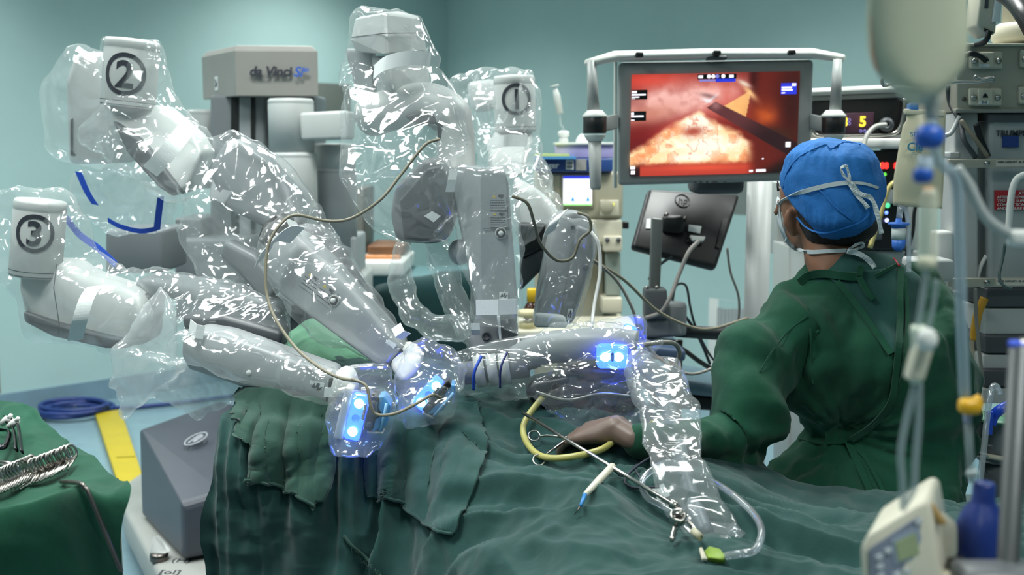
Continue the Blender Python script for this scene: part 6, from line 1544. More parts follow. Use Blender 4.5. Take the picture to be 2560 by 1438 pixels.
# ================================================================== ceiling supply column at the right edge
PD = thing('supply_column', 'cream ceiling supply column with outlets, rails and a red warning sign', 'supply column', P(2520, 1100, 3.0))
Yp = 2.9
def pd(name, x0, y0, x1, y1, Y, d, m, bev=.005, label=None): return pillar(name, x0, x1, y0, y1, Y, d, m, bev, PD, label)
MB_ = mat('column_beige', '#aeab9b', .5, var=.03)
BX = pd('outlet_box', 2392, 112, 2760, 280, Yp, .3, MB_, .004)
pd('box_lip', 2390, 272, 2760, 282, Yp - .01, .02, mat('lip_grey', '#8f9087', .5), .002); pd('box_lip', 2390, 108, 2760, 115, Yp - .01, .02, M_CREAM, .002)
for (x0, y0) in ((2426, 128), (2424, 220), (2552, 124), (2549, 216)):
    o = pd('outlet_plate', x0, y0, x0 + 82, y0 + 44, Yp - .014, .016, M_CREAM, .005)
    mb = M(); mb.slab([P(x0 + 22, y0 + 3, Yp - .02), P(x0 + 58, y0 + 3, Yp - .02), P(x0 + 58, y0 + 42, Yp - .02), P(x0 + 22, y0 + 42, Yp - .02)], (0, .01, 0), .002); mb.build('socket_plate', M_CREAM, o)
    for xx in (10, 70):
        mb = M(); mb.lathe([(.0075, 0), (.0075, .003), (.004, .006), (.0004, .0065)], P(x0 + xx, y0 + 24, Yp - .015), frame_rot((0, -1, 0)), 14); mb.build('screw', M_STEEL, o)
    mb = M(); mb.slab([P(x0 + a, y0 + b, Yp - .0225) for a, b in ((33, 24), (36, 17), (40, 13), (44, 17), (47, 24))], (0, .004, 0)); mb.build('socket_hole', M_BLACK, o)
    mb = M(); mb.slab([P(x0 + a, y0 + b, Yp - .0225) for a, b in ((26, 32), (48, 32), (48, 40), (26, 40))], (0, .003, 0)); lb = mb.build('socket_label', M_PAPER, o)
    if (x0, y0) == (2424, 220): text('lettering', 'D-2', P(x0 + 37, y0 + 36, Yp - .0235), (1, 0, 0), (0, 0, 1), .008, M_INK, o)
mb = M(); mb.lathe([(.005, 0), (.005, .004)], P(2410, 248, Yp - .001), frame_rot((0, -1, 0)), 10); mb.build('bolt', M_DSTEEL, PD)
pd('left_post', 2386, 282, 2446, 720, Yp + .02, .1, M_LGREY, .006); pd('dark_bay', 2440, 282, 2480, 720, Yp + .1, .1, mat('bay_grey', '#6d7070', .6), .004)
COLM = pd('column_shell', 2474, 284, 2760, 705, Yp + .01, .25, mat('shell_bluegrey', '#a3aaaa', .45, var=.03), .01); pd('column_cap', 2470, 284, 2760, 304, Yp - .0, .25, M_DGREY, .004)
text('lettering', 'TRUMPF', P(2528, 334, Yp + .004), (1, 0, 0), (0, 0, 1), .021, M_INK, COLM, bold=.0006)
pd('emblem_square', 2507, 339, 2547, 368, Yp + .004, .004, mat('navy_square', '#1f3f86', .5), 0)
pd('red_sign', 2487, 476, 2600, 525, Yp + .004, .004, M_RED, .001)
for k, s_ in enumerate(('ATTENTION', 'AFTER ASSEMBLY', 'TEST GAS SUPPLY', 'CONNECTIONS ON', 'AND ENSURE NO')):
    text('lettering', s_, P(2493 if k else 2546, 484 + k * 9.4, Yp + .001), (1, 0, 0), (0, 0, 1), .0105 if k else .012, M_PAPER, COLM, align='LEFT')
for y in (408, 706):
    mb = M(); mb.slab([P(2372, y - 10, Yp - .05), P(2760, y - 12, Yp - .05), P(2760, y + 10, Yp - .05), P(2372, y + 12, Yp - .05)], (0, .012, 0), .002); RL = mb.build('equipment_rail', mat('rail_metal', '#b9b3a4', .35, metal=.5), PD)
    mb = M(); mb.slab([P(2490, y - 8, Yp - .052), P(2600, y - 8, Yp - .052), P(2600, y + 8, Yp - .052), P(2490, y + 8, Yp - .052)], (0, .002, 0)); mb.build('rail_label', mat('rail_label_grey', '#c6c3b8', .6), RL)
    for k, s_ in enumerate(('LOAD CAPACITY:  20  KG',)): text('lettering', s_, P(2494, y - 3 + k * 7, Yp - .0535), (1, 0, 0), (0, 0, 1), .0062, M_INK, RL, align='LEFT')
    mb = M(); mb.lathe([(.007, 0), (.007, .003), (.0004, .004)], P(2467, y, Yp - .052), frame_rot((0, -1, 0)), 12); mb.build('screw', M_STEEL, RL)
pd('rail_bracket', 2374, 380, 2402, 396, Yp - .02, .08, M_LGREY, .004)
for k, (y0, y1, mm) in enumerate(((722, 768, M_DGREY), (770, 838, M_LGREY), (838, 884, M_DGREY), (886, 924, M_LGREY), (924, 968, M_DGREY), (970, 1010, M_LGREY))):
    x0 = 2466 - k * 1.5 - (4 if k % 2 else 0)
    pd('column_band' if mm is M_DGREY else 'column_segment', x0, y0, 2760, y1, Yp - (.01 if mm is M_DGREY else 0), .25, mm, .006)
pd('back_panel', 2380, 730, 2470, 850, Yp + .15, .05, mat('bay_grey', '#6d7070', .6), .004); pd('cream_box', 2402, 842, 2452, 1000, Yp + .06, .1, M_CREAM, .006)
mb = M(); mb.box(P(2318, 672, 2.85), (.1, .1, .055), None, .008); mb.build('rail_device', M_LGREY, label='grey box clamped on the lower rail above the shoulder of the seated person', cat='box')
mb = M(); mb.slab([P(2342, 578, 2.92), P(2386, 578, 2.92), P(2386, 740, 2.92), P(2342, 740, 2.92)], (0, .06, 0), .01); mb.build('white_housing', M_WHITE, PD)
# top: round bearing, camera-like box and arm
mb = M(); mb.lathe([(.09, 0), (.10, .01), (.10, .04), (.085, .05)], P(2580, 108, Yp + .12), None, 28); mb.build('bearing_ring', M_CREAM, PD)
mb = M(); q_ = P(2580, 70, Yp + .12); mb.tube([q_, Vector((q_.x, q_.y, CEIL - .01))], .075, 24); mb.build('ceiling_tube', mat('tube_beige', '#b6b2a2', .45), PD)
mb = M(); mb.tube(pp([(2485, -30, 2.7), (2530, 0, 2.6), (2562, 40, 2.5), (2600, 110, 2.45)]), .02, 14); mb.build('dark_arm', M_BLACK, label='dark curved arm cutting across the upper right corner', cat='arm')
t = thing('wall_phone', 'cream handset box hanging at the top of the supply column', 'handset', P(2470, 100, 2.8))
mb = M(); mb.slab([P(2456, -40, 2.8), P(2500, -40, 2.8), P(2490, 84, 2.8), P(2470, 92, 2.8), P(2442, 66, 2.8)], (0, .08, 0), .006); mb.build('shell', M_CREAM, t)
mb = M(); mb.slab([P(2494, -40, 2.79), P(2510, -40, 2.79), P(2500, 55, 2.79), P(2482, 55, 2.79)], (0, .01, 0), .002); mb.build('white_strip', M_PAPER, t)
mb = M(); mb.slab([P(2464, -5, 2.797), P(2472, -5, 2.797), P(2471, 20, 2.797), P(2462, 20, 2.797)], (0, .004, 0)); mb.build('small_window', M_DGREY, t)
mb = M(); mb.slab([P(2462, 70, 2.796), P(2484, 80, 2.796), P(2478, 86, 2.796), P(2462, 78, 2.796)], (0, .004, 0)); mb.build('port', M_BLACK, t)
cable('short black plug cable below the cream handset', [(2472, 78, 2.78), (2468, 96, 2.78), (2456, 108, 2.8), (2440, 112, 2.82)], .007, M_BLACK)
cable('black plug lead in the upper outlet', [(2464, 152, 2.86), (2450, 140, 2.85), (2430, 134, 2.85), (2412, 138, 2.86)], .007, M_BLACK)
# cables behind the column and yellow hose
for i, (lab, pts, r, m_) in enumerate((
    ('dark cable hanging behind the IV bag', [(2370, 215, 2.95), (2376, 260, 2.95), (2400, 300, 2.9), (2410, 350, 2.86), (2440, 395, 2.86)], .007, M_DCABLE),
    ('white cable crossing the dark cables above the upper rail', [(2400, 290, 2.9), (2380, 330, 2.9), (2362, 340, 2.9)], .006, M_WCABLE),
    ('beige cable slanting down in front of the dark bay', [(2402, 300, 2.88), (2440, 350, 2.86), (2470, 392, 2.86)], .006, mat('beige_cable', '#857f6c', .5)),
    ('black cable beside the lettered shell', [(2440, 310, 2.87), (2452, 350, 2.87), (2470, 392, 2.87)], .008, M_BLACK),
    ('white hose hanging in front of the red sign', [(2562, 436, 2.8), (2540, 450, 2.8), (2528, 490, 2.8), (2522, 560, 2.8), (2516, 590, 2.8)], .0085, M_WHITE),
    ('thin dark green lead hooking below the white hose', [(2516, 588, 2.8), (2508, 640, 2.8), (2498, 690, 2.79), (2510, 715, 2.78), (2530, 722, 2.78)], .004, mat('teal_lead', '#3f5654', .4)),
    ('white cable leaning in the dark bay', [(2466, 640, 2.93), (2450, 670, 2.93), (2442, 706, 2.93)], .006, M_WCABLE),
    ('grey cable beside the yellow hose', [(2438, 720, 2.85), (2440, 780, 2.86), (2446, 860, 2.86), (2458, 960, 2.86)], .005, M_GCABLE))):
    cable(lab, pts, r, m_)
mb = M(); mb.tube(pp([(2462, 745, 2.87), (2446, 780, 2.87), (2438, 820, 2.87), (2434, 850, 2.87)]), .011, 12); mb.build('gas_hose', mat('yellow_hose', '#c9952a', .45), label='yellow gas hose below the lower rail', cat='hose')
# ---- suction canisters
SU = thing('suction_canister', 'grey suction canister with a green lid and a blue clamp', 'canister', P(2505, 1250, 2.6))
cc_ = P(2506, 1140, 2.6); s_ = S(2.6)
mb = M(); mb.lathe([(62*s_, -10*s_), (66*s_, 0), (70*s_, 90*s_), (70*s_, 96*s_)], cc_, None, 32); mb.build('jar', mat('smoke_jar', '#6d7375', .2, var=.03), SU)
mb = M(); mb.lathe([(72*s_, 0), (74*s_, 3*s_), (72*s_, 7*s_), (40*s_, 11*s_), (.001, 12*s_)], cc_ + Vector((0, 0, 95*s_)), None, 32); LID = mb.build('lid', mat('green_lid', '#5f9a7a', .4), SU)
mb = M(); mb.lathe([(11*s_, 0), (11*s_, 30*s_), (8*s_, 32*s_)], cc_ + Vector((-8*s_, 0, 105*s_)), None, 14); mb.build('spout', plastic_mat('spout_clear', .4, bump=0.), SU)
mb = M(); mb.tube(pp([(2478, 1062, 2.48), (2484, 1040, 2.48), (2505, 1022, 2.47), (2540, 1008, 2.48), (2570, 1004, 2.5)]), [(.007, .012)] * 33, 10); mb.slab(Q([(2470, 1030), (2486, 1030), (2482, 1090), (2468, 1088)], 2.46), (0, .012, 0), .003); mb.build('clamp_lever', mat('blue_clamp', '#1c44b4', .35), SU)
mb = M(); mb.tube([cc_ + Vector((74*s_ * math.cos(a * math.pi / 12), 74*s_ * math.sin(a * math.pi / 12), 12*s_)) for a in range(25)], .006, 8, cap=False); mb.build('ring_holder', M_CREAM, SU)
mb = M(); mb.slab([P(2414, 1138, 2.55), P(2700, 1146, 2.55), P(2700, 1151, 2.55), P(2414, 1142, 2.55)], (0, .2, 0)); mb.build('shelf_edge', M_STEEL, SU)
mb = M(); mb.lathe([(48*s_, 0), (58*s_, 12*s_), (62*s_, 110*s_)], P(2510, 1258, 2.6), None, 28); mb.build('lower_jar', mat('smoke_jar_low', '#62686a', .25, var=.03), SU)
mb = M(); mb.lathe([(52*s_, 0), (60*s_, 8*s_), (62*s_, 22*s_), (60*s_, 22*s_)], P(2510, 1264, 2.6), None, 28); mb.build('jar_cup', M_DSTEEL, SU)
mb = M(); mb.slab([P(2440, 1300, 2.55), P(2700, 1306, 2.55), P(2700, 1312, 2.55), P(2440, 1305, 2.55)], (0, .2, 0)); mb.build('shelf_edge', M_STEEL, SU)
q_ = P(2560, 1146, 2.72); mb = M(); mb.tube([Vector((q_.x, q_.y, .01)), Vector((q_.x, q_.y, q_.z + .2))], .012, 10); mb.build('shelf_post', M_STEEL, SU)
mb = M(); mb.tube(pp([(2500, 982, 2.45), (2490, 965, 2.44), (2478, 975, 2.42), (2468, 1040, 2.4), (2460, 1120, 2.38), (2448, 1220, 2.36)]), .0065, 10); mb.build('clear_tube', TUBE, label='clear suction tube rising from the green-lidded canister', cat='tube')
for k, (y) in enumerate((1115, 1180, 1215)):
    mb = M(); mb.slab([P(2470, y, 2.5), P(2482, y, 2.5), P(2482, y + 3, 2.5), P(2470, y + 3, 2.5)], (0, .01, 0)); mb.build('scale_mark', M_DGREY, SU)
# ================================================================== infusion line close to the camera
IV = plastic_mat('iv_bag_film', .55, '#eef0e0', .12, bscale=6, bump=.15)
M_IVL = mat('iv_liquid_bag', '#c5c8b0', .35, var=.04, alpha=.8, sub=.0)
YI = 1.05
BAG = thing('iv_bag', 'large milky infusion bag hanging close in front, blurred', 'iv bag', P(2300, 250, YI))
prof = [(-60, 118), (0, 122), (60, 124), (120, 122), (165, 112), (200, 90), (225, 62), (245, 40), (262, 26)]
def pillow(profile, cx, Y, thick, m, name, parent, label=None, lean=0.):
    mb = M(); rings = []
    for (py, hw) in profile:
        c = P(cx + lean * (py / 200), py, Y); w_ = hw * S(Y); t_ = min(thick, w_ * .9); ring = []
        for k in range(24):
            a = 2 * math.pi * k / 24; ca_, sa_ = math.cos(a), math.sin(a)
            ring.append(c + Vector((w_ * math.copysign(abs(ca_) ** .8, ca_), t_ * sa_, 0)))
        rings.append(ring)
    mb.grid(rings, True, close=True); k = len(mb.v)
    mb.f.append(tuple(range(24))); mb.sm.append(True); n = len(profile); mb.f.append(tuple((n-1) * 24 + j for j in range(24))); mb.sm.append(True)
    return mb.build(name, m, parent, label=label)
pillow(prof, 2292, YI, .018, M_IVL, 'bag_film', BAG, lean=4)
mb = M(); mb.slab(Q([(2165, -60), (2185, -60), (2196, 130), (2222, 190), (2206, 196), (2180, 150)], YI - .002), (0, .004, 0), .001); mb.build('bag_edge', mat('iv_edge', '#a9b7b0', .4, alpha=.6), BAG)
mb = M(); mb.slab(Q([(2176, 40), (2186, 40), (2192, 150), (2200, 180), (2190, 176), (2178, 140)], YI - .006), (0, .002, 0)); mb.build('red_print', mat('faded_red_print', '#c4a08a', .6), BAG)
lathe_at(M(), 2330, 300, YI, [(16, 0), (18, 8), (20, 40), (26, 60)]).build('port', mat('iv_port', '#a9b0a8', .4, alpha=.8), BAG)
# drip set: blue spike caps, chamber, tube, clamp
DS = thing('drip_set', 'blurred drip line with two bright blue caps and a cream roller clamp, hanging in front', 'drip line', P(2310, 960, YI))
lathe_at(M(), 2322, 372, YI - .01, [(14, 0), (30, 6), (36, 22), (34, 44), (22, 56), (12, 60)]).build('blue_cap', M_BLUE, DS)
lathe_at(M(), 2306, 458, YI - .01, [(14, 0), (24, 8), (24, 30), (20, 36)]).build('blue_cap', M_BLUE, DS)
lathe_at(M(), 2312, 428, YI - .01, [(18, -10), (20, 0), (18, 40)]).build('spike_neck', mat('milk_blue', '#a9bccb', .4, alpha=.85), DS)
lathe_at(M(), 2316, 660, YI, [(22, 0), (26, 10), (24, 90), (22, 170), (14, 190)]).build('drip_chamber', mat('chamber_clear', '#cdd0bd', .3, alpha=.55), DS)
lathe_at(M(), 2320, 480 + 12, YI, [(10, 0), (12, 24)]).build('orange_ring', mat('orange_ring', '#d08a3c', .5), DS)
lathe_at(M(), 2316, 672, YI - .03, [(23, 0), (24, 14), (22, 30)]).build('chamber_foot', mat('ivory_foot', '#c9c9b0', .5, alpha=.8), DS)
TB = mat('blur_tube', '#9fb0b2', .3, alpha=.5)
mb = M(); mb.tube(pp([(2318, 655, YI), (2310, 720, YI), (2298, 800, YI), (2292, 830, YI)]), .0032, 10); mb.build('tube', TB, DS)
mb = M(); mb.tube(pp([(2340, 700, YI), (2334, 760, YI), (2318, 830, YI)]), .0026, 10); mb.build('tube', TB, DS)
lathe_at(M(), 2290, 960, YI, [(14, 0), (16, 30), (16, 120), (20, 135), (18, 150)]).build('clamp_body', mat('clamp_mint', '#cfd8c8', .5), DS)
mb = M(); mb.slab(Q([(2296, 860), (2330, 850), (2338, 870), (2312, 958), (2272, 955), (2278, 930)], YI - .012), (0, .02, 0), .004); mb.build('clamp_wheel_case', M_CREAM, DS)
mb = M(); mb.sphere(P(2318, 850, YI - .02), .010, (1, .6, 1.1), 14); mb.build('clamp_wheel', M_WHITE, DS)
mb = M(); mb.tube(pp([(2290, 958, YI), (2268, 1040, YI), (2252, 1130, YI), (2256, 1200, YI), (2258, 1275, YI)]), .0034, 10); mb.build('tube', TB, DS)
mb = M(); mb.tube(pp([(2298, 958, YI), (2296, 1060, YI), (2288, 1160, YI), (2284, 1220, YI), (2262, 1262, YI)]), .0034, 10); mb.build('tube', TB, DS)
# long tubes at the right
YT = 1.2
LT = thing('infusion_tube', 'long blurred clear infusion tube with a yellow stopcock and a blue squeeze bulb', 'tube', P(2425, 1430, YT))
mb = M(); mb.tube(pp([(2330, 300, YT), (2345, 400, YT), (2390, 450, YT), (2398, 600, YT), (2404, 800, YT), (2412, 1000, YT)]), .006, 10); mb.build('tube', mat('pale_blue_tube', '#9db4c0', .3, alpha=.5), LT)
mb = M(); mb.tube(pp([(2392, 420, YT), (2420, 460, YT), (2470, 550, YT), (2560, 600, YT), (2640, 610, YT)]), .006, 10); mb.build('tube', mat('pale_grey_tube', '#b5bcba', .35, alpha=.85), LT)
mb = M(); mb.box(P(2555, 596, YT), (.03, .02, .018), None, .005); mb.build('tube_joint', M_WHITE, LT)
mb = M(); mb.box(P(2425, 1016, YT - .01), (.024, .02, .017), None, .006); mb.tube([P(2425, 1012, YT - .012), P(2452, 1000, YT - .012)], [.006, .007], 10); mb.build('stopcock', mat('stopcock_yellow', '#d9a51c', .4), LT)
lathe_at(M(), 2418, 1060, YT, [(8, 0), (10, 10), (12, 40), (9, 46)]).build('luer_joint', mat('lilac_joint', '#a3aec8', .4, alpha=.8), LT)
mb = M(); mb.tube([P(2420, 1058, YT), P(2424, 1130, YT), P(2428, 1205, YT)], .0042, 10); mb.build('tube', TB, LT)
lathe_at(M(), 2448, 1460, YT, [(20, 0), (50, 15), (65, 60), (68, 110), (64, 155), (50, 195), (33, 216), (29, 228), (28, 266), (24, 272)], 28).build('squeeze_bulb', mat('navy_bulb', '#1c3277', .35, var=.05), LT, label='dark blue squeeze bulb')
lathe_at(M(), 2430, 1188 + 2, YT, [(16, 0), (14, 14), (8, 20)]).build('bulb_neck', mat('milk_neck', '#b7c4c6', .4), LT)
# infusion pump
YQ = 1.12
PU = thing('infusion_pump', 'cream infusion pump with a grey keypad and a small green display at the lower right', 'infusion pump', P(2300, 1480, YQ))
f_ = [P(2150, 1374, YQ - .03), P(2168, 1338, YQ - .03), P(2300, 1252, YQ), P(2322, 1262, YQ), P(2372, 1560, YQ), P(2160, 1560, YQ - .03)]
mb = M(); mb.slab(f_, (.045, .09, .0), .008); mb.build('case', mat('pump_cream', '#d3cfbc', .45, var=.03), PU)
nP = (f_[2] - f_[1]).cross(f_[5] - f_[1]).normalized(); nP = -nP if nP.y > 0 else nP
def pq(px, py, off): return on_plane(px, py, f_[1], nP, off)
def pplate(name, pts, m, th=.002, bev=0.): 
    mb = M(); mb.slab([pq(a, b, .001) for a, b in pts], nP * th, bev); return mb.build(name, m, PU)
pplate('keypad', [(2172, 1372), (2294, 1290), (2338, 1560), (2176, 1560)], mat('keypad_grey', '#7b8494', .5, var=.04))
pplate('display_frame', [(2222, 1348), (2292, 1312), (2306, 1388), (2232, 1412)], mat('frame_blue', '#8f9cab', .5), .003)
pplate('display', [(2232, 1354), (2282, 1330), (2292, 1382), (2240, 1402)], mat('lcd_green', '#98a580', .4, var=.05), .004)
for a, b in ((2192, 1388), (2194, 1412), (2196, 1436), (2236, 1432), (2262, 1424), (2288, 1416), (2240, 1456), (2268, 1450), (2296, 1444), (2214, 1372), (2290, 1300)):
    pplate('key', [(a - 8, b), (a + 8, b - 6), (a + 9, b + 6), (a - 7, b + 12)], mat('key_pale', '#b9c0c4', .5), .004)
mb = M(); mb.slab(Q([(2324, 1268), (2400, 1312), (2400, 1400), (2350, 1420)], YQ + .05), (0, .05, 0), .008); mb.build('side_wing', mat('pump_cream', '#d3cfbc', .45), PU)
mb = M(); mb.slab(Q([(2318, 1258), (2334, 1258), (2372, 1310), (2350, 1318)], YQ + .015), (0, .03, 0), .003); mb.build('stain_strip', mat('rust_stain', '#a98a54', .6), PU)
mb = M(); mb.tube([P(2375, 1424, YQ + .02), P(2410, 1420, YQ + .02)], .012, 14); mb.build('pole_clamp_knob', M_BLACK, PU)
mb = M(); mb.box(P(2388, 1450, YQ + .02), (.03, .03, .02), None, .006); mb.build('pole_clamp', M_CREAM, PU)
mb = M(); mb.box(P(2490, 1438, YQ - .02), (.08, .05, .02), None, .008); mb.build('pump_bracket', mat('bracket_grey', '#5a5d60', .4), PU)
# drip stand pole
t = thing('drip_stand', 'blurred steel drip stand pole at the right edge with a thin hooked arm', 'drip stand', Vector((P(2548, 1000, YQ).x, YQ, 0)))
q_ = P(2548, 900, YQ); mb = M(); mb.tube([Vector((q_.x, YQ, .02)), Vector((q_.x, YQ, P(2548, 860, YQ).z))], .011, 14); mb.build('pole', mat('dull_pole', '#4e5152', .45, metal=.6), t)
mb = M(); mb.tube([Vector((q_.x, YQ, P(2548, 860, YQ).z)), Vector((q_.x + .05, YQ, P(2548, 860, YQ).z + .0)), Vector((q_.x + .06, YQ, 2.1))], .006, 10); mb.build('upper_pole', M_STEEL, t)
mb = M(); _h = P(2292, -60, YI); mb.tube(sm([Vector((q_.x + .058, YQ, 1.78)), Vector((q_.x, YQ - .02, 1.80)), Vector((_h.x, YI, 1.76)), Vector((_h.x, YI, _h.z - .005))], 5), .004, 8); mb.build('hook_arm', M_STEEL, t)
for y in (868, 952):
    mb = M(); mb.lathe([(.0105, 0), (.0105, .006)], P(2548, y, YQ), None, 14); mb.build('blue_band', mat('blue_band', '#2f55d8', .4), t)
for a in range(4):
    mb = M(); mb.tube([Vector((q_.x, YQ, .06)), Vector((q_.x + .28 * math.cos(a * 1.57 + .5), YQ + .28 * math.sin(a * 1.57 + .5), .02))], [.012, .008], 8); mb.build('stand_foot', M_DSTEEL, t)
mb = M(); mb.tube([P(2484, 200, 2.3), P(2484, 200, 2.895)], .0035, 8); mb.tube(pp([(2484, 200, 2.3), (2440, 205, 2.3), (2400, 205, 2.3), (2300, 212, 2.3), (2240, 208, 2.3), (2212, 214, 2.3), (2205, 206, 2.3), (2206, 196, 2.3)]), .0035, 8); mb.tube(pp([(2436, 190, 2.3), (2450, 200, 2.3), (2478, 196, 2.3), (2484, 200, 2.3)]), .004, 8)
mb.build('bag_hook', M_STEEL, label='thin bent steel hook rod behind the infusion bag', cat='hook')
# cream pouch hung from the rod
PO = thing('cream_pouch', 'cream plastic pouch with blue lettering hanging behind the drip line', 'pouch', P(2300, 520, 2.2))
G = []
for i in range(20):
    f = i / 19; y = 278 + f * 236
    x0 = 2262 - 28 * min(1, f * 1.4) ** 1.2 + (6 if f < .12 else 0); x1 = 2362 - 8 * f
    row = []
    for j in range(16):
        g = j / 15; row.append(P(x0 + (x1 - x0) * g, y + 8 * g * f, 2.2 - .02 * math.sin(math.pi * g) * math.sin(math.pi * min(1, f + .08))))
    G.append(row)
mb = M(); mb.grid(G, True); PO1 = mb.build('pouch_film', mat('cream_film', '#cfc8ab', .35, var=.04), PO, solid=.006)
mb = M(); mb.slab(Q([(2262, 272), (2364, 276), (2362, 292), (2264, 286)], 2.19), (0, .012, 0), .003); mb.build('top_seal', mat('cream_seal', '#d6d0b8', .4), PO)
mb = M(); mb.slab(Q([(2274, 258), (2298, 258), (2298, 278), (2274, 276)], 2.19), (0, .02, 0), .004); mb.build('blue_clip', mat('clip_blue', '#4d86cc', .4), PO)
text('lettering', 'sm', P(2288, 334, 2.172), (1, 0, 0), (0, 0, 1), .018, mat('teal_print', '#3c84a0', .5), PO1); text('lettering', 'Cle', P(2288, 368, 2.172), (1, 0, 0), (0, 0, 1), .022, mat('teal_print', '#3c84a0', .5), PO1, bold=.0005); text('lettering', 'Pr', P(2286, 388, 2.172), (1, 0, 0), (0, 0, 1), .014, mat('pale_print', '#8fa6a4', .5), PO1)
mb = M(); mb.tube([P(2252, 512, 2.2), P(2248, 545, 2.2)], .006, 10); mb.build('outlet_tube', TUBE, PO)
BF = thing('blue_filter', 'bright blue inline filter hanging under the cream pouch', 'filter', P(2246, 620, 2.2))
lathe_at(M(), 2246, 620, 2.2, [(8, -8), (14, 0), (16, 4), (17, 22)]).build('lower_cup', mat('filter_blue', '#3c74cf', .4), BF)
lathe_at(M(), 2246, 598, 2.2, [(17.5, 0), (17.5, 28)]).build('paper_band', mat('filter_label', '#c8d2ce', .6), BF)
lathe_at(M(), 2246, 570, 2.2, [(17, 0), (18, 6), (26, 8), (26, 13), (8, 15), (7, 24)]).build('upper_cup', mat('filter_blue', '#3c74cf', .4), BF)
mb = M(); mb.tube(pp([(2256, 515, 2.2), (2266, 530, 2.2), (2272, 580, 2.2), (2272, 680, 2.2)]), .0045, 10); mb.build('clear_tube', TUBE, label='thin clear tube hanging beside the blue filter', cat='tube')

# ================================================================== instrument table, lower left
TBL = thing('instrument_table', 'green cloth-covered instrument table in the lower left corner', 'table', Vector((-1.05, 1.9, 0)))
rows_t = [
    [(-160, 1010, 2.35), (-60, 1005, 2.35), (30, 1012, 2.35), (75, 1025, 2.33), (100, 1050, 2.3), (140, 1075, 2.26)],
    [(-160, 1060, 2.3), (-60, 1050, 2.3), (40, 1040, 2.3), (110, 1080, 2.25), (180, 1120, 2.18), (235, 1150, 2.12)],
    [(-160, 1150, 2.16), (-60, 1140, 2.16), (60, 1120, 2.18), (140, 1140, 2.14), (205, 1165, 2.08), (275, 1190, 2.02)],
    [(-160, 1235, 2.02), (-60, 1215, 2.03), (60, 1190, 2.06), (130, 1190, 2.05), (210, 1200, 2.0), (325, 1220, 1.94)],
    [(-160, 1300, 1.90), (-60, 1275, 1.92), (50, 1255, 1.94), (140, 1235, 1.95), (215, 1225, 1.93), (330, 1245, 1.91)],
    [(-160, 1318, 1.87), (-60, 1290, 1.89), (50, 1268, 1.91), (140, 1245, 1.92), (222, 1240, 1.90), (312, 1290, 1.90)],
    [(-160, 1380, 1.86), (-60, 1370, 1.88), (60, 1350, 1.90), (150, 1330, 1.91), (235, 1320, 1.90), (306, 1350, 1.90)],
    [(-160, 1480, 1.87), (-60, 1470, 1.89), (70, 1460, 1.91), (160, 1450, 1.92), (245, 1440, 1.91), (312, 1440, 1.91)],
    [(-160, 1900, 1.9), (-60, 1900, 1.92), (70, 1900, 1.94), (160, 1900, 1.95), (245, 1900, 1.94), (305, 1900, 1.94)]]
Wt = surf(rows_t, 130, 150); ft = Wt.reshape(-1, 3); nt_ = normals(Wt).reshape(-1, 3)
qv = np.stack([ft[:, 0] * 9 + ft[:, 2] * 4, ft[:, 2] * 2, ft[:, 1] * 4], 1)
Wt = (ft + nt_ * (.010 * (1 - 2*np.abs(vnoise(qv + 3))) + .005 * (1 - 2 * np.abs(vnoise(qv * 2.2 + 8))) + .002 * crumple(ft, 14, 4, 9))[:, None]).reshape(150, 130, 3)
grid_obj(Wt, 'table_cloth', M_TRAYC, parent=TBL)
_tt = BVHTree.FromPolygons([tuple(p) for p in Wt.reshape(-1, 3)], [(i*130+j, i*130+j+1, (i+1)*130+j+1, (i+1)*130+j) for i in range(149) for j in range(129)])
def TT(px, py, lift=.004):
    d = ray(px, py).normalized(); loc, n, _, _ = _tt.ray_cast(Vector((0, 0, CAMZ)), d)
    if loc is None: return P(px, py, 2.0)
    return loc + Vector((0, -.3, 1)).normalized() * lift
mb = M(); mb.slab([Vector((-1.7, 1.95, .2)), Vector((-.75, 1.95, .2)), Vector((-.8, 2.4, .2)), Vector((-1.7, 2.4, .2))], (0, 0, .04)); mb.build('lower_shelf', M_STEEL, TBL)
mb = M(); mb.slab([Vector((-1.7, 1.98, .84)), Vector((-.98, 1.98, .84)), Vector((-1.0, 2.3, .86)), Vector((-1.7, 2.3, .86))], (0, 0, .03)); mb.build('table_top', M_STEEL, TBL)
for (x, y) in ((-1.6, 2.0), (-.82, 2.0), (-.85, 2.35), (-1.6, 2.35)):
    mb = M(); mb.tube([(x, y, .01), (x, y, .8)], .014, 10); mb.build('leg', M_STEEL, TBL)
# bent steel bar hooked over the table edge
mb = M(); mb.tube(sm([TT(155, 1212, .006), TT(200, 1218, .008), P(214, 1222, 1.885), P(222, 1234, 1.88), P(262, 1330, 1.87), P(298, 1418, 1.86), P(304, 1426, 1.86)], 5), .0042, 10)
mb.build('bent_bar', M_DSTEEL, label='bent thin steel bar hooked over the edge of the instrument table', cat='bar')
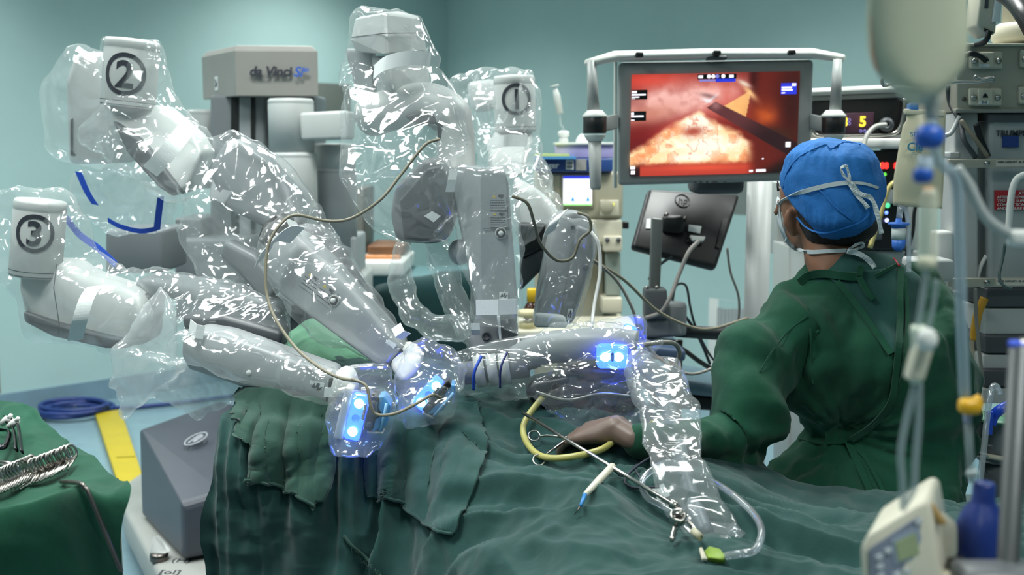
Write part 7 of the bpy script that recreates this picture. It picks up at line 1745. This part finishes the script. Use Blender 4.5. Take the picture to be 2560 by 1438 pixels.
# rows of hemostats standing side by side: finger rings up
def row_clamp(px, py, k, n, row, rr=.0135):
    c = TT(px, py, .034); lean = Vector((-.55, .1, -.55)).normalized()
    ORD = ['rightmost', 'second', 'third', 'fourth', 'fifth', 'sixth', 'seventh', 'eighth', 'ninth', 'tenth', 'eleventh', 'twelfth', 'thirteenth', 'fourteenth', 'fifteenth']
    t = thing('hemostat', f'{ORD[k]} steel hemostat counted from the right in the {row} on the instrument table', 'hemostat', TT(px, py), f'steel hemostats of the {row} on the instrument table')
    x = Vector((.35, .75, .0)).normalized(); z = Vector((-.25, -.1, 1)).normalized()
    mb = M(); mb.tube([c + x * rr * .9 * math.cos(a * math.pi / 9) + z * rr * math.sin(a * math.pi / 9) for a in range(19)], .0024, 6, cap=False); mb.build('finger_ring', M_STEEL, t)
    mb = M(); mb.tube([c - z * rr, c - z * rr + Vector((-.006, -.012, -.010)), c + Vector((-.02, -.05, -.034))], [.0028, .0028, .0022], 6); mb.build('shank', M_STEEL, t)
    mb = M(); mb.tube([c - z * rr * .8 + x * .008, c + Vector((.004, -.03, -.026))], [.0026, .002], 6); mb.build('shank', M_STEEL, t)
for k in range(12):
    row_clamp(182 - k * 8.2 + (3 if k % 3 == 0 else 0), 1168 + k * 3.3, k, 12, 'long back row')
for k in range(15):
    row_clamp(88 - k * 8.0, 1196 + k * 3.6, k, 15, 'front row')
# loose retractors and white plugs
for i, (pts, lab) in enumerate((([(20, 1075), (48, 1090), (56, 1120), (62, 1165)], 'curved dark retractor arching over the tray, rightmost'), ([(-10, 1080), (28, 1092), (42, 1110), (48, 1160)], 'curved dark retractor next to the rightmost one'), ([(-20, 1110), (20, 1108), (32, 1118), (18, 1150), (-10, 1150)], 'loop-shaped steel retractor at the left picture edge'))):
    mb = M(); mb.tube(sm([TT(a, b, .03) for a, b in pts]), [(.002, .006)] * (8 * (len(pts) - 1) + 1), 8); mb.build('retractor', mat('black_steel', '#3a3a3d', .22, metal=1.), label=lab, cat='retractor')
for i, (x, y) in enumerate(((8, 1092), (26, 1100))):
    mb = M(); c = TT(x, y, .028); mb.tube([c, c + Vector((.012, .004, .01)), c + Vector((.02, .004, .008))], [.006, .008, .007], 10); mb.tube([c + Vector((.016, .002, .012)), c + Vector((.022, 0, .02))], [.005, .004], 8)
    mb.build('white_plug', M_WHITE, label=['white plastic plug at the left picture edge of the tray', 'white plastic plug right of the first one on the tray'][i], cat='plug')
mb = M(); mb.tube([TT(-10, 1176, .02), TT(60, 1186, .02)], .004, 8); mb.tube([TT(-10, 1184, .02), TT(62, 1192, .02)], .003, 8); mb.build('steel_tube', M_STEEL, label='pair of thin steel tubes lying behind the front row of clamps', cat='tube')
